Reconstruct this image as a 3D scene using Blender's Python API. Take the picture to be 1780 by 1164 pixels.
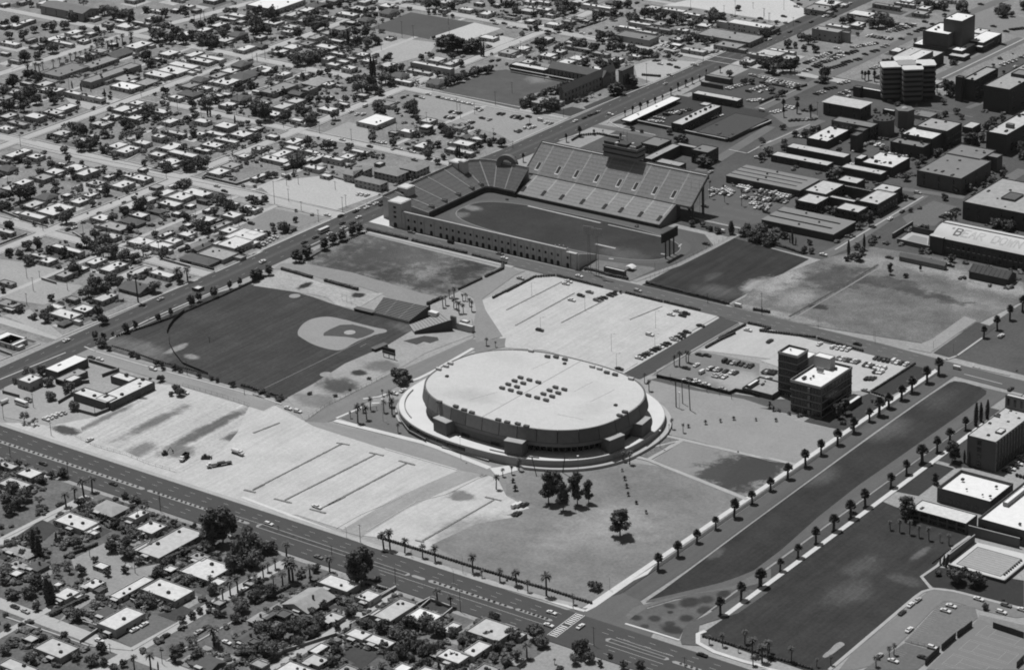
import bpy, math, random
import numpy as np
from mathutils import Vector, Matrix
from mathutils.geometry import delaunay_2d_cdt
random.seed(7); np.random.seed(7)
SC = bpy.context.scene
for o in list(bpy.data.objects): bpy.data.objects.remove(o)
C = SC.collection
# ---------------------------------------------------------------- camera, sky, sun, exposure
CAM = np.array([802.0, -1046.0, 580.0]); FPX = 4598.6; CX, CY = 890.0, 582.0
def cam_axes(pitch=0.3908194, yaw=-0.66163143, roll=-0.03731353):
    fwd = np.array([math.sin(yaw)*math.cos(pitch), math.cos(yaw)*math.cos(pitch), -math.sin(pitch)])
    r = np.array([math.cos(yaw), -math.sin(yaw), 0.0]); u = np.cross(r, fwd)
    return r*math.cos(roll)+u*math.sin(roll), -r*math.sin(roll)+u*math.cos(roll), fwd
CR, CU, CF = cam_axes()
cd = bpy.data.cameras.new('camera'); co = bpy.data.objects.new('camera', cd); C.objects.link(co)
cd.sensor_width = 36.0; cd.lens = 36.0*FPX/1780.0; cd.clip_start = 5.0; cd.clip_end = 20000.0
co.matrix_world = Matrix(((CR[0], CU[0], -CF[0], CAM[0]), (CR[1], CU[1], -CF[1], CAM[1]), (CR[2], CU[2], -CF[2], CAM[2]), (0, 0, 0, 1)))
SC.camera = co
SUN_EL = math.radians(70.0); SUN_DIR = Vector((-0.96*math.cos(SUN_EL), 0.28*math.cos(SUN_EL), math.sin(SUN_EL))).normalized()
wd = bpy.data.worlds.new('World'); SC.world = wd; wd.use_nodes = True
nt = wd.node_tree; nt.nodes.clear()
sky = nt.nodes.new('ShaderNodeTexSky'); sky.sky_type = 'NISHITA'; sky.sun_disc = False
sky.sun_elevation = SUN_EL; sky.sun_rotation = math.atan2(SUN_DIR.x, SUN_DIR.y); sky.altitude = 700; sky.dust_density = 1.5
bw = nt.nodes.new('ShaderNodeRGBToBW'); bg = nt.nodes.new('ShaderNodeBackground'); bg.inputs[1].default_value = 0.06
ow = nt.nodes.new('ShaderNodeOutputWorld')
nt.links.new(sky.outputs[0], bw.inputs[0]); nt.links.new(bw.outputs[0], bg.inputs[0]); nt.links.new(bg.outputs[0], ow.inputs[0])
sl = bpy.data.lights.new('sun', 'SUN'); so = bpy.data.objects.new('sun', sl); C.objects.link(so)
sl.energy = 4.2; sl.angle = math.radians(0.5); sl.color = (1.0, 1.0, 1.0)      # black-and-white film: neutral light
so.rotation_euler = SUN_DIR.to_track_quat('Z', 'Y').to_euler(); so.location = (0, 0, 900)
SC.view_settings.view_transform = 'Standard'; SC.view_settings.look = 'None'; SC.view_settings.gamma = 1.0
SC.view_settings.exposure = 0.13; SC.view_settings.use_curve_mapping = False
SC.render.engine = 'CYCLES'; SC.cycles.max_bounces = 3; SC.cycles.diffuse_bounces = 2; SC.cycles.filter_width = 1.9

# thin summer air over the city: one even box of haze round everything
_hm = bpy.data.meshes.new('haze'); _hx = 9500.0
_hm.from_pydata([(x, y, z) for z in (-1.5, 640.0) for x, y in ((-_hx, -_hx), (_hx, -_hx), (_hx, _hx), (-_hx, _hx))], [], [(3,2,1,0),(4,5,6,7),(0,1,5,4),(1,2,6,5),(2,3,7,6),(3,0,4,7)])
_hz = bpy.data.objects.new('haze', _hm); C.objects.link(_hz); _hz['kind'] = 'stuff'; _hz['label'] = 'thin pale haze in the air over the city'
_m = bpy.data.materials.new('haze'); _m.use_nodes = True; _m.node_tree.nodes.clear(); _v = _m.node_tree.nodes.new('ShaderNodeVolumePrincipled'); _o = _m.node_tree.nodes.new('ShaderNodeOutputMaterial')
_v.inputs['Color'].default_value = (.95, .95, .95, 1); _v.inputs['Density'].default_value = .000005; _m.node_tree.links.new(_v.outputs[0], _o.inputs['Volume']); _hm.materials.append(_m)

# ---------------------------------------------------------------- survey helpers: a photo point to its place on the ground
def G(x, y, z=0.0):
    d = CR*(x-CX)-CU*(y-CY)+CF*FPX; t = (CAM[2]-z)/-d[2]
    return np.array([CAM[0]+d[0]*t, CAM[1]+d[1]*t])
TX, TY, TS = (0, 440, 880, 1320), (0, 290, 580, 864), 460.0/1780
TILE = {'z1': (680, 580, .20619), 'z2': (900, 580, .20619), 'z3': (660, 230, .17182), 'z4': (940, 220, .17182),
        'z5': (1280, 580, .15467), 'z6': (1540, 100, .15464), 'z7': (1560, 340, .1375), 'z8': (1560, 760, .2234), 'p': (0, 0, 1)}
for _r in range(4):
    for _c in range(4): TILE['%d%d' % (_r, _c)] = (TX[_c], TY[_r], TS)
def P(t, x, y):
    a = TILE[t]; return a[0]+x*a[2], a[1]+y*a[2]
def GT(t, x, y, z=0.0): return G(*P(t, x, y), z)
def nums(s): return [float(v) for v in s.replace(',', ' ').split()]
def pts(s, z=0.0):
    """'tile x y x y ... | tile x y ...' to world points"""
    out = []
    for seg in s.split('|'):
        w = seg.split(); n = nums(' '.join(w[1:]))
        out += [GT(w[0], n[i], n[i+1], z) for i in range(0, len(n), 2)]
    return out

# ---------------------------------------------------------------- materials (grey: the place as black-and-white film records it)
def lin(v):
    v /= 255.0
    return (v/12.92 if v <= .04045 else ((v+.055)/1.055)**2.4)
def alb(t): return lin(t)/1.42
_M = {}
def M(tone, rough=.85, var=.10, scale=.35, metal=0.0, name=None):
    key = (tone, rough, var, scale, metal)
    if key in _M: return _M[key]
    m = bpy.data.materials.new(name or 'grey_%d' % tone); m.use_nodes = True; n = m.node_tree; b = n.nodes['Principled BSDF']
    a = alb(tone); b.inputs['Roughness'].default_value = rough; b.inputs['Metallic'].default_value = metal
    if var > 0:
        g = n.nodes.new('ShaderNodeNewGeometry'); t1 = n.nodes.new('ShaderNodeTexNoise'); t1.inputs['Scale'].default_value = scale; t1.inputs['Detail'].default_value = 4
        n.links.new(g.outputs['Position'], t1.inputs['Vector'])
        mr = n.nodes.new('ShaderNodeMapRange'); mr.inputs['From Min'].default_value = .3; mr.inputs['From Max'].default_value = .7
        mr.inputs['To Min'].default_value = a*(1-var); mr.inputs['To Max'].default_value = a*(1+var)
        n.links.new(t1.outputs[0], mr.inputs[0]); n.links.new(mr.outputs[0], b.inputs['Base Color'])
    else: b.inputs['Base Color'].default_value = (a, a, a, 1)
    _M[key] = m; return m
def ground_mat(name, tone, var=.15, scale=.03, fine=.08, streak=0.0, sdir='y', blobs=(), warp=.5, detail=5, stexf=.25):
    """soil, grass or asphalt: broad mottling, fine grain, optional mowing or tyre streaks along a street, and worn or dark patches"""
    m = bpy.data.materials.new(name); m.use_nodes = True; n = m.node_tree; N = n.nodes; Lk = n.links; b = N['Principled BSDF']
    b.inputs['Roughness'].default_value = .95; b.inputs['Specular IOR Level'].default_value = .15
    g = N.new('ShaderNodeNewGeometry'); pos = g.outputs['Position']
    def math_(op, a, c, d=None):
        q = N.new('ShaderNodeMath'); q.operation = op
        for i, v in enumerate((a, c, d)):
            if v is None: continue
            if isinstance(v, (int, float)): q.inputs[i].default_value = v
            else: Lk.new(v, q.inputs[i])
        return q.outputs[0]
    def noise(sc, det=4, vec=None, rough=.55):
        t = N.new('ShaderNodeTexNoise'); t.inputs['Scale'].default_value = sc; t.inputs['Detail'].default_value = det; t.inputs['Roughness'].default_value = rough
        Lk.new(vec or pos, t.inputs['Vector']); return t.outputs[0]
    a = alb(tone)
    n1 = noise(scale, detail, rough=.6); n2 = noise(fine*6 if fine > .2 else .6, 5); n3 = noise(.17, 4)
    f = math_('MULTIPLY_ADD', math_('SUBTRACT', n1, .5), var*4.2, 1.0)
    f = math_('MULTIPLY', f, math_('MULTIPLY_ADD', math_('SUBTRACT', n2, .5), fine*8, 1.0))
    f = math_('MULTIPLY', f, math_('MULTIPLY_ADD', math_('SUBTRACT', noise(1.7, 3), .5), .28, 1.0))
    f = math_('MULTIPLY', f, math_('MULTIPLY_ADD', math_('SUBTRACT', n3, .5), var*1.6, 1.0))
    if streak:
        mp = N.new('ShaderNodeMapping'); Lk.new(pos, mp.inputs['Vector'])
        mp.inputs['Scale'].default_value = (stexf, .02, 1) if sdir == 'y' else (.02, stexf, 1)
        f = math_('MULTIPLY', f, math_('MULTIPLY_ADD', math_('SUBTRACT', noise(1.0, 4, mp.outputs[0], .65), .5), streak*4.5, 1.0))
    val = math_('MULTIPLY', f, a)
    wn = None
    for (bx, by, rx, ry, bt, soft) in blobs:
        if wn is None: wn = noise(.10, 9, rough=.74)
        sep = N.new('ShaderNodeSeparateXYZ'); Lk.new(pos, sep.inputs[0])
        dx = math_('DIVIDE', math_('SUBTRACT', sep.outputs[0], float(bx)), float(rx)); dy = math_('DIVIDE', math_('SUBTRACT', sep.outputs[1], float(by)), float(ry))
        d = math_('SQRT', math_('ADD', math_('MULTIPLY', dx, dx), math_('MULTIPLY', dy, dy)), 0)
        d = math_('ADD', d, math_('MULTIPLY', math_('SUBTRACT', wn, .5), warp*4))
        mr = N.new('ShaderNodeMapRange'); mr.interpolation_type = 'SMOOTHSTEP'; Lk.new(d, mr.inputs[0])
        mr.inputs['From Min'].default_value = 1-soft; mr.inputs['From Max'].default_value = 1+soft; mr.inputs['To Min'].default_value = 1; mr.inputs['To Max'].default_value = 0
        fac = mr.outputs[0]; bv = math_('MULTIPLY', f, alb(bt))
        val = math_('ADD', math_('MULTIPLY', val, math_('SUBTRACT', 1.0, fac)), math_('MULTIPLY', bv, fac))
    Lk.new(math_('MAXIMUM', val, .008), b.inputs['Base Color'])
    return m

# ---------------------------------------------------------------- mesh builder
class MB:
    def __init__(s): s.v = []; s.f = []; s.m = []; s.cur = 0
    def add(s, vs, fs):
        k = len(s.v); s.v += [tuple(map(float, v)) for v in vs]; s.f += [tuple(i+k for i in f) for f in fs]; s.m += [s.cur]*len(fs)
    def box(s, x0, y0, z0, x1, y1, z1):
        s.add([(x0,y0,z0),(x1,y0,z0),(x1,y1,z0),(x0,y1,z0),(x0,y0,z1),(x1,y0,z1),(x1,y1,z1),(x0,y1,z1)],
              [(3,2,1,0),(4,5,6,7),(0,1,5,4),(1,2,6,5),(2,3,7,6),(3,0,4,7)])
    def obox(s, c, ax, ay, hx, hy, z0, z1):
        """box about c with half sizes hx, hy along unit direction (ax, ay)"""
        p = []
        for z in (z0, z1):
            for a, b in ((-1,-1),(1,-1),(1,1),(-1,1)):
                p.append((c[0]+a*hx*ax-b*hy*ay, c[1]+a*hx*ay+b*hy*ax, z))
        s.add(p, [(3,2,1,0),(4,5,6,7),(0,1,5,4),(1,2,6,5),(2,3,7,6),(3,0,4,7)])
    def prism(s, poly, z0, z1, cap=True, bottom=False):
        n = len(poly); s.add([(p[0],p[1],z0) for p in poly]+[(p[0],p[1],z1) for p in poly],
            [(i,(i+1)%n,(i+1)%n+n,i+n) for i in range(n)]+([tuple(range(n,2*n))] if cap else [])+([tuple(range(n))[::-1]] if bottom else []))
    def cyl(s, x, y, z0, z1, r0, r1=None, n=8):
        r1 = r0 if r1 is None else r1
        s.add([(x+r0*math.cos(2*math.pi*i/n), y+r0*math.sin(2*math.pi*i/n), z0) for i in range(n)]+[(x+r1*math.cos(2*math.pi*i/n), y+r1*math.sin(2*math.pi*i/n), z1) for i in range(n)],
              [(i,(i+1)%n,(i+1)%n+n,i+n) for i in range(n)]+[tuple(range(n,2*n)), tuple(range(n))[::-1]])
    def tube(s, a, b, r0, r1=None, n=5):
        r1 = r0 if r1 is None else r1; a = Vector(a); b = Vector(b); d = (b-a).normalized(); q = d.orthogonal().normalized(); w = d.cross(q)
        vs = [tuple(p+(q*math.cos(2*math.pi*i/n)+w*math.sin(2*math.pi*i/n))*r) for p, r in ((a, r0), (b, r1)) for i in range(n)]
        s.add(vs, [(i,(i+1)%n,(i+1)%n+n,i+n) for i in range(n)]+[tuple(range(n,2*n)), tuple(range(n))[::-1]])
    def mesh(s, name, mats):
        me = bpy.data.meshes.new(name); me.from_pydata(s.v, [], s.f)
        for m in (mats if isinstance(mats, (list, tuple)) else [mats]): me.materials.append(m)
        if any(s.m): me.polygons.foreach_set('material_index', s.m)
        me.update(); return me
def ccw(poly):
    a = sum(poly[i][0]*poly[(i+1)%len(poly)][1]-poly[(i+1)%len(poly)][0]*poly[i][1] for i in range(len(poly)))
    return poly if a > 0 else poly[::-1]
def link(name, me, parent=None, loc=None, rz=None, scale=None):
    o = bpy.data.objects.new(name, me); C.objects.link(o)
    if parent is not None: o.parent = parent
    if loc is not None: o.location = loc
    if rz is not None: o.rotation_euler = (0, 0, rz)
    if scale is not None: o.scale = scale
    return o
def obj(name, mb, mats, parent=None, **k): return link(name, mb.mesh(name, mats), parent, **k)
def empty(name, loc, rz=0.0):
    o = bpy.data.objects.new(name, None); C.objects.link(o); o.location = loc; o.rotation_euler = (0, 0, rz); o.empty_display_size = .5; return o
def copy_tree(o, parent=None):
    c = o.copy(); C.objects.link(c)
    if parent is not None: c.parent = parent
    for ch in KIDS.get(o.name) or list(o.children): copy_tree(ch, c)
    return c
KIDS = {}
REG = []      # things whose label is completed from the nearest landmark at the end
def tag(o, label=None, cat=None, group=None, kind=None):
    if label: o['label'] = label
    if cat: o['category'] = cat
    if group: o['group'] = group
    if kind: o['kind'] = kind
    return o
def reg(o, look, cat, group=None, pos=None):
    o['category'] = cat
    if group: o['group'] = group
    REG.append((o, look, (pos[0], pos[1]) if pos is not None else (o.location.x, o.location.y)))
    return o
ZL = .03
NOB = []; NOB2 = []
def sheet(name, poly, mat, layer, label=None, z=None, kind='structure'):
    poly = ccw([tuple(p) for p in poly])
    if name in ('vacant_lot', 'parking_lot', 'lawn', 'sports_court', 'gravel_lot', 'residential_street', 'street', 'main_road', 'court', 'sports_field'): q = np.array(poly); NOB.append((q[:, 0].min(), q[:, 1].min(), q[:, 0].max(), q[:, 1].max(), poly))
    z = layer*ZL+(len(NOB2) % 17)*.0017 if z is None else z; NOB2.append(1)
    if len(poly) > 4:
        r_ = delaunay_2d_cdt([Vector((p[0], p[1])) for p in poly], [], [list(range(len(poly)))], 1, 1e-4); vs, fs = [(v.x, v.y, z) for v in r_[0]], [tuple(f) for f in r_[2]]
    else: vs, fs = [(p[0], p[1], z) for p in poly], [tuple(range(len(poly)))]
    me = bpy.data.meshes.new(name); me.from_pydata(vs, [], fs); me.materials.append(mat); me.update()
    o = link(name, me); o['kind'] = kind
    if label: o['label'] = label
    return o
def nobuild(x, y, m=0.0):
    for a in NOB:
        if a[0]-m < x < a[2]+m and a[1]-m < y < a[3]+m:
            P_ = a[4]; n = len(P_); c = False; j = n-1
            for i in range(n):
                if (P_[i][1] > y) != (P_[j][1] > y) and x < (P_[j][0]-P_[i][0])*(y-P_[i][1])/(P_[j][1]-P_[i][1])+P_[i][0]: c = not c
                j = i
            if c: return True
    return False
def rectp(x0, y0, x1, y1): return [(x0,y0),(x1,y0),(x1,y1),(x0,y1)]
def smooth(poly, it=2):
    """round an outline's corners"""
    p = [np.array(q, float) for q in poly]
    for _ in range(it):
        q = []
        for i in range(len(p)): a, b = p[i], p[(i+1) % len(p)]; q += [a*.75+b*.25, a*.25+b*.75]
        p = q
    return p
def strip(path, w):
    """an outline of width w about an open path"""
    p = [np.array(q, float) for q in path]; L = []; R = []
    for i in range(len(p)):
        d = p[min(i+1, len(p)-1)]-p[max(i-1, 0)]; d /= np.hypot(*d)+1e-9; n = np.array([-d[1], d[0]])*w/2
        L.append(p[i]+n); R.append(p[i]-n)
    return L+R[::-1]
def curb(path, w=.35, h=.13, tone=185, name='kerb', label=None, n0=0.0):
    """kerbs and pale edging along a path, a real step"""
    mb = MB(); p = [np.array(q, float) for q in path]
    for a, b in zip(p[:-1], p[1:]):
        d = b-a; l = np.hypot(*d); d = d/(l+1e-9); mb.obox((a+b)/2, d[0], d[1], l/2+w*.3, w/2, n0 if n0 else 0, n0+h if n0 else .30+h*.6)
    o = obj(name, mb, M(tone, var=.08)); o['kind'] = 'structure'
    if label: o['label'] = label
    return o
# ================================================================ THE GROUND, STREETS AND FIELDS
B = lambda t, x, y, rx, ry, tone, soft=.35: (*GT(t, x, y), rx, ry, tone, soft)
sheet('ground', rectp(-9000, -9000, 9000, 9000), ground_mat('dusty_soil', 156, .14, .02, .10, warp=.4), 0, 'pale dusty desert soil under the whole city')
asph = ground_mat('asphalt', 80, .05, .03, .03, streak=.05, sdir='x'); asph_y = ground_mat('asphalt_long', 80, .05, .03, .03, streak=.06, sdir='y')
lite = ground_mat('worn_asphalt', 180, .07, .03, .05, streak=.05, sdir='y'); lite_x = ground_mat('worn_asphalt_cross', 178, .07, .03, .05, streak=.05, sdir='x')
mid = ground_mat('grey_asphalt', 112, .07, .04, .04, streak=.06, sdir='y'); conc = ground_mat('pale_concrete', 208, .05, .08, .03)
conc2 = ground_mat('weathered_concrete', 172, .07, .08, .05)
# yards between the houses: darker, patchy
yard = ground_mat('yard_soil', 136, .26, .06, .18, warp=.4)
for nm, r in (('yard_ground', (-1100, 173, -274, 582)), ('yard_ground', (-700, -90, -284, 152)), ('yard_ground', (-1100, 594, -280, 1100)), ('yard_ground', (-260, 594, -70, 1000))):
    sheet(nm, rectp(*r), yard, 1 if r[0] < -270 else 1.5, 'patchy soil and dry yards between the houses')
sheet('yard_ground', rectp(-250, -560, 172, -217), ground_mat('dark_yard_soil', 108, .32, .035, .16), 1, 'dark yards and lawns of the near neighbourhood')  # dark grass yards: a low tone of their own, strongly mottled
# --- residential streets
def road(name, r, mat, layer, label): return sheet(name, rectp(*r), mat, layer, label)
for i, (y0, y1, x0, x1) in enumerate([(38, 46, -1500, -281), (161, 172, -1500, -281), (284, 291, -560, -281), (404, 412, -1500, -274), (583, 592, -1500, -150), (700, 706, -900, -260), (-84, -77, -500, -284)]):
    road('residential_street', (x0, y0, x1, y1), lite_x, 3+i*.2, 'pale residential street running across the blocks of houses')
for x0, x1, y0, y1 in [(-428, -420, -120, 1400), (-586, -578, -120, 1400), (-366, -362, -60, 160), (-331, -327, 50, 160), (-517, -513, 174, 404), (-366, -362, 174, 250), (-345, -341, 300, 404), (-504, -500, 413, 582), (-640, -636, 174, 582)]:
    road('residential_street', (x0, y0, x1, y1), lite, 5, 'pale street or alley running away between house lots')
sheet('residential_street', strip([(-720, -150), (-719, 270), (-712, 400), (-696, 480), (-684, 560), (-680, 1400)], 9), lite, 5, 'curving pale street at the far upper left')
for r in [(-119, -560, -112, -222), (14, -560, 21, -222), (79, -560, 84, -216), (-46, -420, -42, -222)]: road('residential_street', r, lite, 5, 'narrow street of the near neighbourhood')
road('residential_street', (-300, -331, 180, -323), lite_x, 3, 'cross street of the near neighbourhood')
for y0, y1, x0, x1 in [(38, 46, -700, -281), (161, 172, -700, -281), (284, 291, -560, -281), (404, 412, -700, -274), (583, 592, -600, -190)]:
    for yy in (y0-1.6, y1+1.6):
        for a_, b_ in ((-419, x1), (-577, -429), (x0, -587)):
            if b_ > a_: curb([(a_, yy), (b_, yy)], .8, .12, 188, 'kerb', 'pale kerb and footway of a residential street')
for xx in (-429.6, -418.4, -587.6, -576.4):
    for a_, b_ in ((-70, 36), (48, 159), (174, 282), (293, 402), (414, 581), (594, 690)): curb([(xx, a_), (xx, b_)], .8, .12, 188, 'kerb', 'pale kerb and footway of a residential street')
# --- sixth street (left), long and dark
def xs(y): return -268.5 if y < 200 else (-262 if y > 330 else -268.5+6.5*(y-200)/130)
six = [(-268.5, -700), (-268.5, 165), (-267, 230), (-260, 330), (-259, 520), (-256, 800), (-250, 1300)]
sheet('main_road', strip(six, 23), asph_y, 8, 'wide dark four lane road along the baseball field and stadium')
sheet('centre_turn_lane', strip([(x, y) for x, y in six], 3.2), ground_mat('turn_lane', 92, .05), 9, 'slightly paler middle lane of the wide dark road')
mk = M(190, var=.15, scale=1.5)
def dashes(name, path, off, on, gap, w, layer, label):
    mb = MB(); p = [np.array(q, float) for q in path]
    for a, b in zip(p[:-1], p[1:]):
        d = b-a; l = np.hypot(*d); d /= l; n = np.array([-d[1], d[0]]); s = 0
        while s < l-on:
            c = a+d*(s+on/2)+n*off; mb.obox(c, d[0], d[1], on/2, w/2, layer*ZL-.002, layer*ZL+.012); s += on+gap
    o = obj(name, mb, mk); o['kind'] = 'structure'; o['label'] = label
for off in (-6.6, 6.6): dashes('lane_marking', [(-268.5, -260), (-268.5, 165), (-267, 230), (-260, 330), (-259, 520), (-256, 700)], off, 3, 9, .16, 9, 'broken lane line on the wide dark road')
# --- Campbell avenue (bottom), y -214..-184
sheet('main_road', rectp(-900, -214, 700, -186), asph, 8.4, 'broad avenue with a narrow planted median crossing the bottom')
sheet('road_shoulder', strip([(-900, -184.4), (-100, -184.8), (115, -184.4), (140, -183), (158, -180)], 3.0), conc2, 8.6, 'pale worn verge along the near avenue')
for off, (on, gap) in ((-190.5, (3.5, 8)), (-194.3, (3.5, 8)), (-205.8, (3.5, 8)), (-209.6, (3.5, 8))): dashes('lane_marking', [(-420, off), (164, off)], 0, on, gap, .15, 9.6, 'broken lane line on the broad avenue'); dashes('lane_marking', [(184, off), (420, off)], 0, on, gap, .15, 9.6, 'broken lane line on the broad avenue')
for x0, x1, y in ((-48, 10, -197.6), (60, 160, -203), (192, 224, -194.8), (192, 224, -203.0)): dashes('lane_marking', [(x0, y), (x1, y)], 0, (x1-x0)-1, 9, .2, 9.6, 'solid pale turn lane line on the avenue')
# medians: raised kerbs with dark infill and a row of little shrubs
def median(x0, x1, yc, w0, w1, tone=74):
    poly = [(x0, yc-w0/2), (x1, yc-w1/2), (x1+1.2, yc), (x1, yc+w1/2), (x0, yc+w0/2), (x0-1.2, yc)]
    mb = MB(); mb.prism(ccw(poly), .25, .42); o = obj('median', mb, M(150, var=.1)); o['kind'] = 'structure'; o['label'] = 'raised pale traffic median in the avenue'
    if tone: sheet('median_bed', [(x0+1, yc-w0/2+.5), (x1-1, yc-w1/2+.4), (x1-1, yc+w1/2-.4), (x0+1, yc+w0/2-.5)], ground_mat('bed', tone, .2, .1, .2), 0, 'dark earth bed of the median', z=.44)
median(-420, -98, -201, 2.6, 2.6, None); median(-94, -26, -200.8, 2.2, 2.2, None); median(-20, 75, -199.4, 4.2, 3.0); median(78, 84, -198.9, 2.2, 2.2, None); median(88, 136, -198.6, 2.6, 1.6, None); median(139, 158, -198.3, 2.2, 2.0, None)
median(190, 222, -198.5, 3.4, 2.6, 80); median(226, 330, -198.8, 2.2, 2.2, None)
# --- Cherry avenue (between arena lots and stadium), y 152..166
sheet('main_road', [(-257.5, 153.5), (20, 151.5), (176, 147.5), (330, 142), (330, 157.5), (176, 162.5), (120, 166), (-40, 168), (-257.5, 167)], ground_mat('cherry_asphalt', 98, .06, .04, .03, streak=.07, sdir='x'), 8.2, 'avenue between the parking lots and the arched stadium wall')
for off in (156.5, 161.5): dashes('lane_marking', [(-255, off), (150, off-.5)], 0, 3, 7, .15, 9.6, 'broken lane line on the avenue by the stadium')
sheet('pavement', [(-257, 150.6), (-128, 150), (-128, 153), (-257, 153.4)], conc2, 9, 'pale pavement beside the avenue')
sheet('pavement', [(-240, 166.3), (-92, 166.6), (-92, 168.6), (-240, 168.3)], conc2, 9, 'pale pavement at the foot of the arched wall')
sheet('forecourt', [(-256.5, 167.3), (-240.3, 167.3), (-238, 205), (-256.5, 207)], conc, 7, 'bright paved forecourt at the stadium corner tower')
# --- road round the arena
mida = ground_mat('arena_road', 146, .08, .04, .04, streak=.08, sdir='x'); midb = ground_mat('arena_road_long', 128, .08, .04, .04, streak=.08, sdir='y')
sheet('service_road', rectp(-257, -94, -112, -80.5), mida, 6, 'grey service road south of the baseball outfield')
sheet('service_road', pts('21 370 560 560 610 900 690 1180 740 1600 880 1640 910 1640 975 1590 955 1370 915 900 780 400 620 350 590'), mida, 6.1, 'grey road in front of the arena')
sheet('service_road', pts('21 350 590 480 495 920 275 1100 200 1500 20 | 11 1470 1010 1480 1161 1600 1161 | 21 1700 30 1690 90 1500 130 1480 100 1150 270 1080 300 1000 330 960 360 830 420 700 500 550 580 480 600'), midb, 6.2, 'grey road passing behind the arena and the ball field')
sheet('service_road', pts('11 1700 650 1780 700 | 12 130 700 60 730 | 11 1540 890 1560 960 1620 1050 | 21 1680 20 1500 60 | 11 1480 1080 1500 960 1480 880 1380 830'), ground_mat('dusty_road', 140, .1, .04, .05), 6.3, 'dusty road between ball field and gravel lot')
sheet('street', [(24, 52), (35.5, 52), (37, 150), (23, 151), (23.5, 60)], asph_y, 6.4, 'dark street between the gravel lot and the office lot')
sheet('street', pts('22 780 260 880 200 1000 200 1010 250 900 305 830 290'), asph_y, 6.5, 'dark street end near the arena')
curb([(23, 45), (23.3, 149)], 1.6, .12, 185, 'pavement', 'pale strip along the gravel lot'); curb([(38, 62), (38, 148)], .5, .12, 150, 'kerb', 'kerb of the dark street')
# bright triangle of lot before the arena
mk2 = ground_mat('gravel_lot', 190, .10, .05, .06, streak=.09, sdir='y', stexf=.5, blobs=[B('21', 1400, 1090, 7, 5, 125, .3), B('20', 950, 440, 4, 3, 95, .3), B('20', 440, 650, 9, 4.5, 80, .25), B('21', 1560, 940, 3, 4, 120, .3), B('31', 1560, 250, 22, 20, 150, .5)])
sheet('gravel_lot', pts('20 20 600 300 700 700 830 1200 1005 1440 1080 1780 1200 | 31 300 120 720 255 830 270 1150 360 1450 260 1780 140 | 32 60 160 170 80 | 22 0 1090 | 21 1640 965 1590 930 1370 915 900 780 350 590 180 500 0 410 | 20 1780 470 1240 350 1050 340 740 500 480 560 350 600'), mk2, 4, 'pale gravel parking lot in front of the arena')
sheet('scraped_soil', pts('20 540 620 900 440 1250 450 1480 440 1680 480 1640 560 1600 660 1500 780 1400 850 1250 930 1000 860 760 760 560 680'), ground_mat('scraped', 187, .10, .03, .09, streak=.18, sdir='y', stexf=.5, blobs=[B('20', 1560, 690, 5, 7, 105, .4), B('20', 1450, 610, 4, 26, 100, .6), B('20', 1330, 680, 4, 24, 104, .6), B('20', 1050, 590, 4, 22, 112, .6), B('20', 1200, 790, 8, 8, 120, .5), B('20', 700, 570, 2.5, 22, 118, .6), B('20', 950, 780, 6, 10, 125, .6)], warp=.7), 4.3, 'scraped soil with dark plough-like streaks')
sheet('gravel_lot', pts('20 30 330 400 300 750 500 640 560 330 620 20 560'), ground_mat('yard_gravel', 160, .1, .04, .06), 4.5, 'pale yard beside the walled workshop')
sheet('access_road', strip(pts('31 660 245 960 60 | 21 1190 1050 1480 925'), 13), ground_mat('lot_lane', 156, .09, .05, .06, streak=.10), 5, 'greyer lane through the gravel lot')
for q in ('31 560 210 720 120 1000 0', '31 760 230 980 100 1100 30 | 21 1300 1080 1560 950'): curb(pts(q), .35, .05, 192, 'lane_edge', 'broken pale line of loose gravel along the lane')
# lot beyond the arena
lot2 = ground_mat('gravel_lot_far', 188, .10, .05, .06, streak=.09, sdir='y', stexf=.5)
sheet('gravel_lot', pts('12 0 850 180 750 330 730 640 810 1430 1000 1250 1100 | 22 1250 0 860 230 780 260 560 200 250 110 0 95 | 21 1700 90 1640 0 | 11 1600 1050 1540 900 1780 790'), lot2, 4, 'pale gravel parking lot between the arena and the stadium')
sheet('gravel_lot', pts('12 1440 1161 1620 1060 1780 1090 | 23 400 40 700 120 1040 190 760 380 620 390 0 180 | 22 1780 170 1300 110 1340 100'), ground_mat('office_lot', 186, .06, .03, .04, streak=.06), 4, 'pale parking lot behind the twin office block')
sheet('parking_lot', pts('22 1300 115 1080 205 1040 250 980 280 1200 300 1500 385 1600 370 | 23 0 350 0 200'), ground_mat('office_lot_dark', 128, .08, .04, .05, blobs=[B('22', 1560, 310, 16, 12, 165, .5)]), 4.3, 'darker parking lot beside the office block')
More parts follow.
